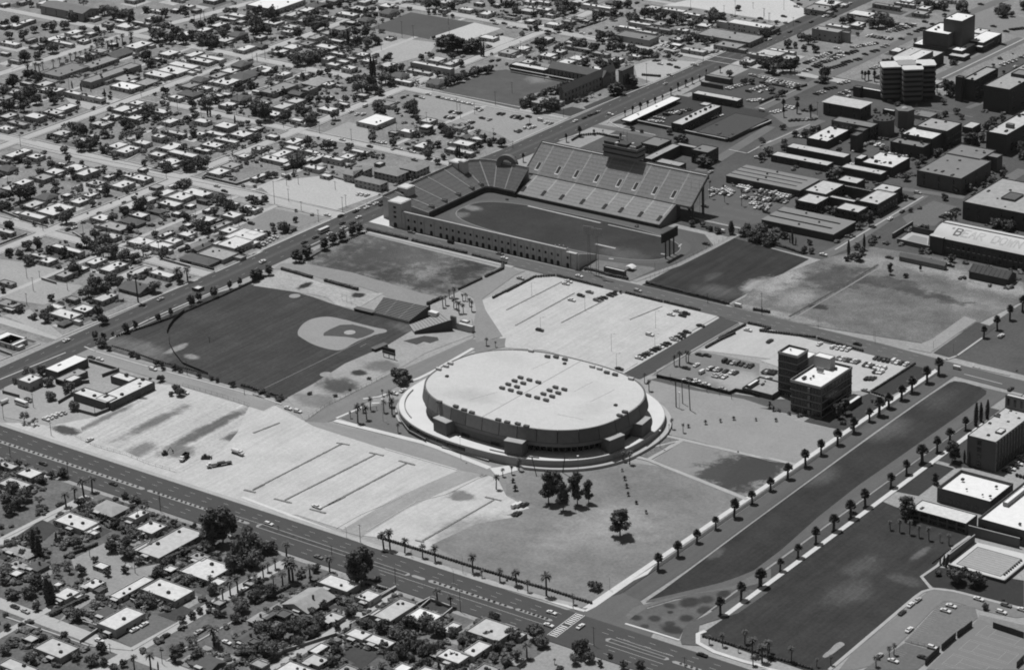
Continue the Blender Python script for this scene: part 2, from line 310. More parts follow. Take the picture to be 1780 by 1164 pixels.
# rows of low timber parking dividers lying in the gravel lots
dv = M(80, var=.2)
def divider(t, x0, y0, x1, y1, w=1.3, tone=122):
    a = GT(t, x0, y0); b = GT(t, x1, y1); d = b-a; l = np.hypot(*d); d /= l; mb = MB(); s = 0
    while s < l:
        e = min(s+2.4, l); c = a+d*(s+e)/2; mb.obox(c, d[0], d[1], (e-s)/2-.12, w/2*random.uniform(.6, 1.1), 0, .42); s = e
    o = obj('parking_divider', mb, M(tone, var=.25, scale=1.2)); o['kind'] = 'structure'; o['label'] = 'low dark timber divider in the gravel lot'
for q in [('21', 0, 1050, 600, 740), ('21', 215, 1120, 820, 815), ('21', 500, 1155, 1030, 875), ('21', 560, 735, 650, 750), ('21', 780, 800, 880, 822), ('21', 980, 855, 1090, 885), ('21', 140, 1110, 260, 1140), ('31', 460, 75, 620, 0), ('31', 380, 80, 490, 110), ('31', 1140, 295, 1620, 20), ('31', 1560, 0, 1670, 25), ('31', 1090, 290, 1150, 305), ('20', 1640, 1050, 1720, 1070), ('20', 1700, 1055, 1780, 1015), ('21', 0, 670, 180, 600)]:
    divider(*q)
for q in [('12', 0, 965, 375, 775), ('12', 60, 1070, 460, 850), ('12', 370, 1050, 660, 900), ('12', 830, 1030, 1050, 940)]: divider(*q, w=.9, tone=138)
for q in [('21', 890, 775, 1370, 915)]: curb(pts('%s %g %g %g %g' % q), 1.0, .14, 190, 'kerb', 'pale kerb before the arena road')
# --- sports fields and lawns
g_base = ground_mat('outfield_grass', 68, .20, .05, .12, streak=.26, sdir='y', stexf=.45, blobs=[B('20', 900, 100, 26, 10, 108, .5), B('20', 1190, 100, 3, 9, 140, .3), B('20', 1290, 155, 5, 3, 135, .4), B('11', 1020, 1080, 10, 5, 95, .5)])
sheet('baseball_field', [(-256, -78.5), (-112.5, -77.5), (-112.5, 10)]+list(pts('11 1090 1130 1050 1055 690 968 555 930 400 875 200 818 -20 790'))+[(-255, 20)], g_base, 5, 'dark mown baseball field with faint mowing stripes')
sheet('dirt_strip', pts('11 190 690 280 720 420 770 700 850 880 850 740 930 700 960 560 930 500 880 400 860 0 800'), ground_mat('trampled', 168, .2, .05, .12, blobs=[B('11', 350, 800, 3, 6, 50, .3), B('11', 710, 865, 4, 4, 55, .3)]), 6, 'trampled pale dirt behind the ball field')
inf = smooth(pts('11 300 1100 340 1050 400 1020 500 1005 600 1025 830 1085 900 1095 900 1115 830 1125 | 21 690 55 600 115 520 110 400 75 310 20 | 11 300 1130'), 2)
sheet('infield_dirt', inf, ground_mat('infield', 150, .05, .05, .04), 7, 'pale clay infield of the baseball diamond')
sheet('infield_grass', smooth(pts('11 480 1110 620 1050 810 1095 820 1115 710 1161 | 21 660 25 500 15 | 11 470 1140'), 1), ground_mat('infield_grass', 84, .08), 8, 'dark grass square inside the infield')
pm = pts('11 650 1115')[0]; sheet('pitchers_mound', [(pm[0]+3.4*math.cos(a*.4), pm[1]+3.4*math.sin(a*.4)) for a in range(16)], ground_mat('mound', 165), 9, 'pale round pitching mound')
for q in ('11 280 870', '21 490 275'):
    c = pts(q)[0]; sheet('bullpen_mound', [(c[0]+3.5*math.cos(a*.4), c[1]+3.5*math.sin(a*.4)) for a in range(16)], ground_mat('mound2', 150), 9, 'pale worn patch at the side of the ball field')
for q in ('11 870 1100 720 1161 600 1210', '21 830 0 680 75', '21 680 75 0 405', '11 870 1100 620 1030', '21 720 90 760 70'): curb(pts(q), .3, .02, 150, 'foul_line', 'pale chalk line on the ball field', n0=.19)
pr = [(-100, -78)]; 
sheet('dirt_corner', pts('21 350 585 480 495 920 270 1060 190 1160 130 1500 0 1100 -40 900 80 620 200 400 340 230 430'), ground_mat('corner_soil', 158, .14, .05, .08, blobs=[B('21', 570, 350, 12, 9, 85, .4), B('21', 720, 265, 5, 4, 60, .3), B('21', 870, 220, 10, 8, 115, .4), B('21', 420, 450, 14, 8, 125, .4)]), 5.2, 'pale soil corner with dark wet patches near the arena')
sheet('paved_yard', pts('21 1010 50 1150 15 1240 25 1250 45 1190 65 1150 55 1100 75'), ground_mat('damp', 78, .05), 6.8, 'dark rectangular patch of ground by the grandstand')
# practice field with mottled turf
sheet('practice_field', [(-252, 149), (-130.5, 146), (-132, 86), (-240, 88.5), (-252, 100)], ground_mat('rough_turf', 122, .25, .05, .22, blobs=[B('11', 750, 620, 26, 32, 82, .85), B('11', 900, 600, 24, 30, 78, .85), B('11', 1150, 600, 25, 14, 95, .85), B('11', 1450, 690, 14, 30, 66, .85), B('11', 900, 740, 16, 8, 70, .85), B('11', 1200, 800, 20, 6, 80, .85), B('11', 1000, 500, 22, 10, 92, .85)], warp=1.3), 5, 'dry practice field with mottled dark and pale turf')
sheet('dirt_track', pts('11 340 650 660 710 900 780 1130 850 1280 880 1180 930 1000 960 880 860 700 800 480 760 300 700 200 690 130 690 190 650'), ground_mat('track_soil', 142, .08, .04, .06), 5.4, 'dirt track between the two fields')
# stadium ground
sheet('stadium_apron', [(-238, 171), (-92, 169.5), (-50, 172), (-35, 240), (-60, 262), (-238, 262)], ground_mat('apron', 92, .1, .04, .05), 4, 'dark ground inside the stadium')
def oval(cx, cy, hx, hy, k=40, n=2.6): return [(cx+hx*math.copysign(abs(math.cos(t))**(2/n), math.cos(t)), cy+hy*math.copysign(abs(math.sin(t))**(2/n), math.sin(t))) for t in [2*math.pi*i/k for i in range(k)]]
sheet('running_track', oval(-137.5, 222, 87, 33.0, 64, 2.9), ground_mat('track', 97, .05, .05, .04), 6, 'dark running track round the football field')
sheet('track_kerb', oval(-139, 222, 82.5, 27, 64, 2.9), M(140), 6.4, 'thin pale inner edge of the running track')
sheet('football_field', oval(-139, 222, 82.0, 26.5, 64, 2.9), ground_mat('field_turf', 62, .24, .04, .10, blobs=[B('11', 1390, 325, 5, 6, 108, .4), B('z3', 940, 770, 7, 4, 125, .4), B('z3', 1055, 700, 2, 2, 130, .4), B('12', 800, 590, 16, 8, 88, .5)]), 7, 'dark football turf inside the running track')
for q, w in (('p 917.5 358.5 1044 388', 1.5), ('p 1057 391 1150 412', 1.0), ('12 600 520 735 550', 1.8), ('12 690 618 722 622', 1.6), ('12 1160 540 1178 520', 1), ('12 1040 586 1070 590', 1.4)): sheet('runway', strip(pts(q), w), M(170), 8, 'pale jumping runway on the field')
mb = MB(); 
sheet('field_house_yard', pts('12 480 700 560 620 1000 680 1000 690 830 770 700 740'), ground_mat('fh_yard', 120, .15, .05, .1), 7.2, 'trodden ground at the open end of the stadium')
sheet('dirt_path', strip(pts('12 860 770 1160 660 1400 540 1560 455'), 3.6), ground_mat('pale_path', 150, .08), 7, 'pale path along the practice turf')
# big practice fields right of the stadium
sheet('sports_field', [(-44, 169), (16, 168.5), (18, 259), (-43, 266)], ground_mat('dark_turf', 56, .22, .05, .07, streak=.3, stexf=.3, sdir='y', blobs=[B('12', 1700, 800, 9, 14, 150, .4), B('12', 1390, 740, 4, 8, 78, .5), B('12', 1420, 840, 14, 8, 84, .5)]), 6, 'dark green practice turf beside the stadium')
sheet('waste_ground', pts('12 1500 930 1600 880 1680 800 1780 750 | 13 430 620 760 540 1400 640 1780 780 1780 900 1180 1200 | 13 0 1015 -60 1010'), ground_mat('rough_ground', 112, .36, .05, .22, blobs=[B('13', 150, 780, 10, 28, 152, .4), B('13', 250, 880, 9, 16, 140, .4), B('13', 700, 640, 22, 9, 140, .5), B('13', 1100, 680, 30, 8, 145, .5), B('13', 1400, 930, 24, 12, 128, .6), B('13', 1600, 800, 25, 10, 150, .5), B('13', 500, 750, 18, 20, 84, .5), B('13', 900, 790, 25, 8, 82, .5), B('13', 1200, 880, 20, 5, 78, .5), B('13', 400, 945, 6, 3, 66, .4), B('13', 200, 1010, 30, 4, 150, .5)], warp=1.0), 6, 'patchy bare and weedy ground before the gymnasium')
sheet('dirt_path', strip(pts('13 200 1010 480 850 800 660'), 1.6), ground_mat('ditch', 84), 8, 'dark narrow ditch across the weedy ground')
sheet('dirt_path', strip(pts('13 230 1020 500 862 820 672'), 1.2), ground_mat('ditch_side', 145), 8, 'pale bank beside the narrow ditch')
sheet('paved_strip', pts('13 1160 1161 1380 1005 1460 1035 | 23 1150 130 1000 100'), ground_mat('strip', 152, .05), 7, 'long pale paved strip with a dark wall')
sheet('lawn', pts('13 1460 1045 1590 1080 1480 1161 | 23 1300 165 1170 130'), ground_mat('dull_lawn', 80, .1), 7, 'dull lawn corner by the mall road')
# --- lawns round the arena and the mall
sheet('lawn', [(-112, -78), (23, -79), (23, 20), (-60, 20)], ground_mat('plain_soil', 150, .06), 1.5, 'soil round the arena')
sheet('lawn', pts('21 590 570 720 510 830 480 980 440 980 560 1160 730 1130 740'), ground_mat('planting', 112, .08, .05, .06), 6.6, 'grey planted triangle with palms left of the arena')
big = ground_mat('dry_lawn', 130, .20, .045, .09, blobs=[B('32', 700, 200, 20, 24, 148, .6), B('32', 350, 330, 14, 16, 146, .6), B('22', 950, 1050, 16, 14, 118, .9), B('32', 600, 450, 18, 12, 119, .9), B('31', 1650, 450, 14, 10, 120, .9)], warp=.9)
sheet('lawn', [(60, -182), (163, -180), (163, -74), (90, -70), (34, -76), (25, -84), (24, -95), (60, -120)], ground_mat('soil_edge', 138, .1), 3.5, 'dry lawn edge before the arena')
sheet('lawn', pts('22 0 1080 0 1000 200 900 700 850 1180 910 1600 1110 | 32 1000 450 600 720 590 700 0 540 | 31 1780 560 1500 480 1200 320 1500 180 1780 130 | 32 0 120 200 60'), big, 5, 'large dry grey lawn with scattered trees before the arena')
sheet('lawn', pts('22 990 850 1190 720 1780 850 | 23 0 845 232 884 | 22 1645 1105'), ground_mat('lawn_dark', 140, .07, .04, .05, blobs=[B('22', 1560, 930, 17, 26, 72, .35), B('22', 1720, 900, 12, 24, 70, .35), B('22', 1400, 930, 6, 10, 76, .4)], warp=.8), 5.4, 'lawn with a dark wet patch beside the mall')
sheet('lawn', pts('22 960 310 1050 300 1600 440 1780 500 | 23 250 590 570 650 250 880 | 22 1780 850 1190 700 1090 680 1100 560 1060 480 960 410'), ground_mat('smooth_lawn', 150, .09, .04, .05), 5.2, 'smooth pale lawn between the arena and the office block')
sheet('lawn', pts('22 960 310 1050 290 1300 370 | 22 1780 440 | 23 200 440 330 560 0 500 | 22 1780 500 1600 440 1200 370 1050 330'), ground_mat('wall_planting', 92, .12, .05), 5.6, 'darker strip of planting under the office lot wall')  # a darker planting tone than the lawn beside it
sheet('lawn', pts('23 300 590 380 540 740 400 900 455 1060 420 700 600 560 650'), ground_mat('office_lawn', 70, .12, .06), 5.8, 'dark lawn below the twin office block')
sheet('lawn', pts('23 750 395 1045 205 1150 225 1100 300 860 430'), ground_mat('lawn2', 62, .08), 5.8, 'dark walled lawn by the mall palms')
mall = ground_mat('mall_grass', 58, .24, .05, .12, streak=.16, sdir='y', stexf=.4, blobs=[B('23', 850, 640, 10, 16, 90, .6), B('23', 420, 960, 6, 12, 86, .6), B('32', 1400, 380, 3, 6, 92, .5), B('23', 1200, 430, 10, 14, 72, .6)])
# mall: left road, grass, right road, pavements
sheet('street', [(164, -184), (181, -176), (182, -120), (180.5, -60), (178, 60), (178, 148), (169, 150), (169.5, 60), (170.2, -60), (170, -168)], ground_mat('mall_road', 96, .06, .04, .04, streak=.10, sdir='y'), 6.5, 'grey mall road on the palm side')
sheet('street', [(158, -186), (205, -187), (200, -172), (181, -160), (168, -158), (164, -178)], ground_mat('mall_mouth', 104, .06, .04, .04, streak=.07, sdir='y'), 6.7, 'flared mouth of the mall road at the avenue')
sheet('lawn', smooth([(184.5, -157), (183, -110), (181.3, -50), (179.4, 60), (179.3, 136), (182, 143), (201, 141), (205, 132), (204.3, 60), (203, -20)]+list(pts('32 1720 470 1500 560 1300 610 900 705')), 1), mall, 6, 'long dark mall lawn running away between two roads')
sheet('street', [(184, -160), (212, -130), (213, 60), (214, 142), (195, 142), (195, -60), (187, -130)], ground_mat('mall_road2', 102, .07, .04, .04, streak=.10, sdir='y'), 5.5, 'grey mall road on the far side')
sheet('street', pts('32 800 800 860 740 1080 680 1520 600 1700 500 1780 480 1780 560 1540 620 1250 650 950 740 830 820'), ground_mat('slip', 112, .06), 7, 'curving slip road through the mall lawn')
sheet('street', pts('32 1170 960 1200 860 1330 800 1640 620 1760 640 1560 780 1300 860 1290 930 1310 1000 1180 990'), ground_mat('slip2', 96, .06), 6.9, 'short curving road by the mall corner')
isl = smooth(pts('32 810 840 880 780 1000 730 1300 655 1500 620 1530 635 1440 700 1280 820 1210 860 1180 910 1160 960 1040 925'), 1)
sheet('lawn', isl, ground_mat('mottled_lawn', 100, .18, .05, .08, blobs=[B('32', 870, 810, 3.2, 2.6, 60, .4), B('32', 1000, 815, 3, 2.6, 62, .4), B('32', 1100, 730, 3.4, 2.4, 64, .4), B('32', 1230, 710, 4.4, 5, 60, .4), B('32', 1350, 690, 3.4, 4, 64, .4), B('32', 1330, 760, 3, 4, 64, .4), B('32', 1210, 815, 3.4, 3.4, 58, .4), B('32', 1100, 850, 2.6, 2.6, 62, .4), B('32', 1120, 890, 6, 3.4, 58, .4), B('32', 1105, 775, 1.4, 1.4, 58, .4), B('32', 930, 870, 2, 2, 70, .4), B('32', 1460, 650, 2.6, 4, 62, .4)], warp=.3), 7.3, 'island of mottled grass at the mall corner')
sheet('pavement', [(163.2, -181), (166.3, -178), (167.4, 148), (164.6, 150)], conc, 9, 'bright pavement along the left row of mall palms')
sheet('lawn', [(167.6, -164), (169.8, -160), (169.2, 148), (167.6, 148)], ground_mat('verge', 82, .1), 8.8, 'narrow dark verge under the mall palms')
sheet('pavement', pts('32 480 755 530 760 575 730 1000 460 950 520 860 560 600 740 540 770'), conc, 9.2, 'bright curving pavement corner at the mall')
sheet('pavement', [(220.2, -152), (222.8, -150), (222.3, 100), (219.6, 100)], conc, 9, 'bright pavement along the right row of mall palms')
sheet('lawn', [(213.4, -150), (219.6, -150), (219.6, 120), (214, 120)], ground_mat('verge2', 80, .12), 5, 'dark verge under the right mall palms')
sheet('pavement', strip(smooth(pts('32 1340 900 1290 920 1290 980 1400 1040 1600 1105 1780 1150 | 33 0 1140 200 1190'), 0), 2.2), conc, 9.3, 'bright pavement turning into the avenue')
sheet('pavement', strip(pts('32 800 850 1000 910 1165 962'), 1.2), conc, 9.3, 'bright kerb of the mottled grass island')
sheet('pavement', strip(pts('32 -1780 0 -900 330 0 605 430 740 530 765'), 2.0), conc, 9.1, 'bright kerb strip along the near avenue')
sheet('lawn', [(222.9, -172), (263, -174), (262, -120), (268, -75), (222.6, -10)], mall, 5, 'wide dark lawn of the right hand field')
sheet('lawn', pts('33 0 630 830 30 1200 180 1480 250 1200 480 1090 540 1170 610 1040 670 480 1161 300 1161 0 1060 | 32 1780 900 1310 920 1780 600'), ground_mat('big_mall_lawn', 60, .22, .045, .12, streak=.2, sdir='y', stexf=.45, blobs=[B('33', 1080, 380, 2, 8, 100, .5), B('33', 700, 460, 6, 10, 84, .6), B('33', 600, 640, 8, 14, 80, .6), B('33', 990, 560, 8, 4, 84, .6)]), 5.5, 'large dark lawn right of the mall road')
sheet('sand_patch', smooth(pts('33 420 1075 440 1050 470 1030 510 985 550 970 580 990 550 1010 500 1050 450 1080'), 1), ground_mat('sand', 150), 6.5, 'small bright sand patch at the lawn corner')
for q, w in (('22 840 820 960 850 1620 1115', 2.6), ('22 950 850 1190 715', 2.4), ('22 1040 680 1190 715 1780 850 | 23 0 825 240 880', 2.4), ('22 1000 760 1190 715', 1.6), ('33 1160 620 1090 535 1200 460 1290 350 1440 245', 1.6)): sheet('pavement', strip(pts(q), w), conc2, 9.4, 'pale footpath between the lawns')
sheet('planting_bed', pts('22 840 800 1040 685 1150 710 960 840'), ground_mat('rock_bed', 118, .25, .3, .3), 6, 'stony planting bed below the terrace')
sheet('pavement', strip(pts('21 1480 100 1200 260 1120 300 1000 340'), 2.4), conc, 9.5, 'bright path behind the arena'); sheet('pavement', strip(pts('21 550 585 1150 735 1250 770 1590 905'), 3.4), conc, 9.5, 'bright pavement before the arena'); sheet('pavement', strip(pts('21 560 570 700 510 740 490'), 1.6), conc, 9.5, 'bright path corner left of the arena')
sheet('pavement', strip(pts('21 740 440 850 425 920 400'), 1.4), conc, 9.5, 'short bright path among the palms'); sheet('pavement', strip(pts('21 800 470 850 468'), 1.6), conc, 9.5, 'short bright path beside the palms')
sheet('pavement', pts('21 1590 905 1640 900 1760 880 1780 920 1640 960'), conc, 9.6, 'bright paved corner before the arena')
# right hand block: road to the sports complex, courts
sheet('street', smooth(pts('33 480 1161 1060 690 1150 620 1220 605 1350 640 1500 680 1780 760 1780 820 1560 780 1300 700 1220 700 980 950 850 1060 700 1161'), 1), ground_mat('court_road', 128, .06, .04, .04, streak=.05), 6, 'grey road curving past the sports complex')
sheet('pavement', strip(smooth(pts('33 470 1161 1050 670 1100 635 1170 615 1300 630 1500 680 1780 755 1780 745 1500 665 1300 615 1200 600 1100 620 1040 665')[:7], 0), 1.8), conc2, 9, 'pale pavement along the curving road')
sheet('parking_lot', pts('33 980 970 1230 700 1450 740 1470 810 1200 1030'), ground_mat('court_lot', 118, .06), 6.6, 'small asphalt car park by the tennis courts')
sheet('parking_lot', pts('33 700 1161 980 980 1210 1040 1060 1161'), ground_mat('court_lot2', 108, .06), 6.6, 'dark asphalt car park below the courts')
sheet('tennis_court', pts('33 1120 1161 1470 820 1780 920 1780 1161'), ground_mat('court', 128, .04, .04, .03), 7, 'grey hard tennis courts')
sheet('ground_strip', pts('33 1480 790 1780 860 1780 960 1450 860'), ground_mat('court_side', 132, .06), 6.4, 'grey ground beside the tennis courts')
sheet('lawn', pts('33 1180 470 1090 540 1170 605 1350 630 1780 740 1780 560 1300 480'), ground_mat('pool_lawn', 58, .1), 5, 'dark lawn below the swimming pool')
sheet('lawn', pts('23 920 1060 1180 870 1310 905 1070 1090'), ground_mat('hall_lawn', 62, .1), 5, 'dark square lawn beside the sports hall')
sheet('lawn', pts('23 1195 850 1410 690 1600 560 1780 480 1780 800 1600 925 1380 900'), ground_mat('hall_lawn2', 74, .12), 4.8, 'dark planting round the narrow-bayed hall')
# campus ground upper right
sheet('campus_ground', [(-240, 278), (20, 262), (160, 270), (160, 170), (330, 165), (330, 1100), (-228, 1100), (-228, 330)], ground_mat('campus_soil', 88, .2, .03, .10), 1, 'dark ground between the campus buildings')
sheet('parking_lot', pts('12 1240 300 1480 130 1780 210 | 13 0 130 280 190 240 280 120 290 | 12 1780 360 1570 410 1300 360'), ground_mat('campus_lot', 98, .05, .05, .04), 4, 'dark campus car park with white bay lines')
sheet('street', strip([(-230, 398), (-190, 398), (-120, 424), (23, 424+(-140)), (23, 284)][0:0] or [(-115, 640), (-75, 560), (-30, 560)], 2), mid, 4, 'campus path')
for (p, w, l) in [('13 430 600 560 540 1100 190', 9, 'campus street beside the dormitories'), ('03 0 735 420 535 1000 260 1780 -60', 9, 'campus street through the car parks'), ('03 0 1000 420 810', 8, 'street by the walled compound'), ('12 1300 30 1780 -270', 8, 'street behind the stadium'), ('03 1200 530 1780 260', 12, 'far end of the mall road'), ('03 340 570 0 500', 7, 'cross street at the car parks'), ('03 1400 730 1500 690 1780 560', 5, 'path between campus blocks'), ('13 1780 20 1600 130', 9, 'street past the brick hall'), ('13 960 150 1380 210', 6, 'cross street by the car park'), ('02 560 840 800 880 1000 920', 7, 'curving road behind the press box')]:
    sheet('street', strip(pts(p), w), mid, 5, 'grey '+l)
sheet('parking_lot', pts('13 1000 390 960 340 1170 230 1330 270 1180 400'), ground_mat('lot_b', 108, .05), 4.5, 'grey car park before the gymnasium')
sheet('parking_lot', pts('03 280 480 560 320 1000 250 1290 140 1380 80 1500 60 1780 120 1780 250 1450 180 1100 200 920 280 420 520'), ground_mat('lot_c', 132, .06), 4.5, 'campus car park full of parked cars')
sheet('parking_lot', pts('03 0 480 330 580 0 700'), ground_mat('lot_d', 92, .08), 4.5, 'dark car park with hedges')
sheet('parking_lot', pts('02 1180 640 1330 560 1700 500 1780 520 1780 700 1700 720 1560 700 1240 620'), ground_mat('lot_e', 84, .08), 4.5, 'dark car park with planted islands')
sheet('parking_lot', pts('02 700 830 1150 640 1780 760 1500 960 1100 860'), ground_mat('compound', 68, .06), 4.4, 'dark asphalt yard of the maintenance compound')
sheet('parking_lot', pts('03 400 780 180 720 60 760 200 860 380 830'), ground_mat('lot_f', 116, .08), 4.6, 'small grey car park')
sheet('lawn', pts('02 520 720 760 620 950 570 960 580 540 740'), ground_mat('school_lawn', 75, .08), 4.6, 'dark lawn before the school'); sheet('lawn', pts('02 300 760 440 720 540 740 420 795'), ground_mat('school_lawn2', 70, .08), 4.6, 'dark lawn corner by the school')
sheet('lawn', pts('01 1250 620 1600 480 1700 470 1780 480 | 02 0 470 400 540 420 560 120 650 90 740 0 720'), ground_mat('school_field', 92, .18, .04, .05, blobs=[B('02', 250, 520, 10, 14, 130, .5)]), 4.6, 'dark school playing field')
sheet('lawn', pts('01 790 190 1060 85 1480 155 1180 265'), ground_mat('park_grass', 88, .12), 5, 'dark rectangular park lawn among the houses')
sheet('sports_court', pts('01 1190 255 1490 155 1670 195 1400 290'), ground_mat('bright_court', 190, .03), 5, 'bright paved playground'); sheet('sports_court', pts('01 1560 290 1660 240 1770 265 1640 330'), ground_mat('bright_court2', 185, .03), 5, 'second bright paved playground')
sheet('parking_lot', pts('01 1040 680 1210 620 1780 745 | 02 0 725 400 800 370 850 60 960 | 01 1780 980 1640 900 1300 820 1130 780'), ground_mat('school_lot', 152, .06), 4.6, 'pale dirt lot with scattered parked cars')
sheet('vacant_lot', pts('02 860 440 1000 400 1320 420 1000 560 880 520'), ground_mat('vac', 172, .06), 4.6, 'pale dirt lot beyond the school')
sheet('vacant_lot', pts('02 1050 40 1500 -60 | 03 -400 0 0 -80 200 0 380 110 250 160 | 02 1780 140 1250 50'), ground_mat('vac2', 196, .05), 4.6, 'very pale open lot at the top edge')
sheet('vacant_lot', pts('01 780 330 1000 260 1240 290 1180 370 950 430 820 370'), ground_mat('vac3', 168, .06), 4.6, 'pale empty lot between houses')
sheet('vacant_lot', pts('11 40 130 200 90 480 60 900 170 560 290 130 200'), ground_mat('vac4', 182, .05), 4.6, 'pale empty lot by the dark road')
sheet('vacant_lot', pts('01 460 900 640 820 770 860 780 960'), ground_mat('vac5', 160, .07), 4.6, 'pale corner lot with no houses')
sheet('vacant_lot', pts('00 400 620 620 640 820 670 600 740 480 700'), ground_mat('vac6', 175, .06), 4.6, 'pale paved yard at a street corner')
sheet('vacant_lot', pts('10 0 620 200 650 430 700 280 760 560 800 480 860 300 930 100 900 0 870'), ground_mat('vac7', 160, .08), 4.6, 'pale vacant lots at the left edge')
sheet('vacant_lot', pts('10 20 1000 200 960 420 1130 390 1150 '), ground_mat('vac8', 165, .07), 4.6, 'pale corner lot on the dark road')
sheet('vacant_lot', pts('11 0 350 130 280 480 350 360 390 0 540'), ground_mat('vac9', 138, .05), 4.6, 'grey forecourt of the filling station')
sheet('vacant_lot', pts('30 480 420 700 310 860 400 820 500 1100 440 1000 560 620 700 460 800 380 850 620 600 500 480'), ground_mat('alley_soil', 150, .12, .08, .08), 5.6, 'pale back alley and yards of the near block')
sheet('lawn', pts('30 790 960 1030 790 1190 840 880 1010'), ground_mat('front_yard', 112, .08), 5.7, 'grey front yard with two parked cars')
sheet('sand_patch', pts('30 800 340 940 250 1010 270 850 380'), ground_mat('dust_yard', 150, .1), 5.7, 'pale dusty back yard')
sheet('sand_patch', pts('30 840 430 960 360 1100 400 900 480'), ground_mat('dust_yard2', 148, .1), 5.7, 'second pale dusty back yard')
for q in ('31 200 640 300 590 360 620', '31 520 720 640 740 560 790 510 760', '31 590 1060 660 1000 850 1060 740 1150', '30 1130 560 1250 600 1290 700 1100 760', '30 1060 790 1230 730 1300 760 1190 840', '31 1130 730 1200 700 1330 750 1250 790', '31 830 590 930 620 840 650', '30 100 270 280 150 400 200 300 290'):
    sheet('lawn', pts(q), ground_mat('garden_lawn', 74, .12, .1, .08), 5.8, 'dark watered garden lawn between near houses')
# kerb lines that show as pale threads
for q, w, t in [('10 420 1140 1330 760', .9, 190), ('10 1450 710 1780 565 | 11 0 590 900 190', .9, 190), ('20 0 310 440 130', .9, 190), ('20 0 180 270 70', .9, 175), ('02 0 985 430 790 970 570 1780 215', .9, 185), ('20 740 1160 1780 640', .0, 0),
                ('11 390 530 670 400', .9, 180), ('20 570 90 640 120 1000 225 1780 435', 1.0, 185), ('21 0 412 190 475', 1.0, 190), ('10 740 1160 1000 1030 1560 790', 1.2, 180), ('02 680 830 700 800 1080 640 1200 590 1330 530', 1.0, 170), ('02 690 820 760 860 1000 910', 1.0, 180),
                ('13 510 560 1100 205', 1.3, 170), ('23 1220 170 1260 175 1330 150 1500 30', 1.3, 175), ('23 1440 200 1440 225 1480 235 1680 280', 1.0, 170), ('23 1380 275 1630 340', .8, 165), ('12 640 400 700 405', 0, 0), ('12 1240 340 1580 415', 1.0, 160), ('02 360 945 490 905 620 900 800 920', 1.2, 180), ('00 80 470 760 210', 1, 170), ('00 150 960 350 1010 1120 1161', 1.0, 175), ('00 0 900 240 950', 1, 170), ('10 780 0 1780 185 | 11 0 165 560 300', 1.0, 180), ('02 430 795 0 705', 1, 170), ('02 520 240 640 265 900 310', 1, 170), ('00 640 740 900 640 1600 400', .9, 175), ('00 840 1090 960 1020', .8, 180), ('30 30 275 440 75', .9, 185), ('30 20 800 600 1000 890 1030 1190 850', .9, 175), ('30 1120 1100 1240 1020 1560 840', .9, 170), ('01 0 390 400 240 1060 60', .9, 165), ('01 0 960 640 720', .9, 160), ('03 0 990 340 840', 1, 175), ('03 0 720 330 570', 1, 150), ('02 1500 1010 1620 1035 1780 950', 1, 175), ('03 1230 530 1780 265', 1.4, 175), ('12 1300 360 1580 420', 1, 165)]:
    if w: curb(pts(q), w, .13, t, 'kerb', 'pale concrete kerb line beside a street')
# crosswalk at the mall mouth: every stripe its own piece
cw = empty('crosswalk', (*GT('32', 420, 860), .29)); cwp = cw.location; tag(cw, 'striped white crosswalk over the broad avenue at the mall', kind='structure')
mb = MB(); mb.box(-.36, -1.7, 0, .36, 1.7, .015); cwm = mb.mesh('stripe', M(225, var=.06))
a = GT('32', 500, 788); b = GT('32', 305, 935); n = 15
for i in range(n):
    if i == 7: continue
    p = a+(b-a)*(i+.5)/n; d = (b-a)/np.hypot(*(b-a)); link('stripe', cwm, cw, (p[0]-cwp[0], p[1]-cwp[1], 0), math.atan2(d[1], d[0]))
for s in (-2.3, 2.3):
    mb = MB(); d = (b-a)/np.hypot(*(b-a)); nn = np.array([-d[1], d[0]])*s; c = (a+b)/2+nn; mb.obox((c[0]-cwp[0], c[1]-cwp[1]), d[0], d[1], np.hypot(*(b-a))/2, .15, 0, .014); obj('edge_line', mb, M(225, var=.06), cw)
# bay lines
def bays(t, x0, y0, x1, y1, n, ln, tone=150, w=.14, dirx=True):
    a = GT(t, x0, y0); b = GT(t, x1, y1); mb = MB()
    for i in range(n+1):
        p = a+(b-a)*i/n
        if dirx: mb.box(p[0]-ln/2, p[1]-w/2, .2, p[0]+ln/2, p[1]+w/2, .235)
        else: mb.box(p[0]-w/2, p[1]-ln/2, .2, p[0]+w/2, p[1]+ln/2, .235)
    o = obj('bay_lines', mb, M(tone, var=.1)); o['kind'] = 'structure'; o['label'] = 'white parking bay lines'
bays('33', 1020, 940, 1260, 720, 20, 5, 160); bays('33', 1240, 1000, 1420, 830, 14, 4, 150); bays('33', 960, 1040, 900, 1090, 5, 5)
for i in range(4): bays('12', 1330+i*70, 350-i*38, 1560+i*70, 400-i*38, 13, 5, 150, .2, False)
bays('13', 0, 240, 200, 290, 12, 5, 140, .2, False)
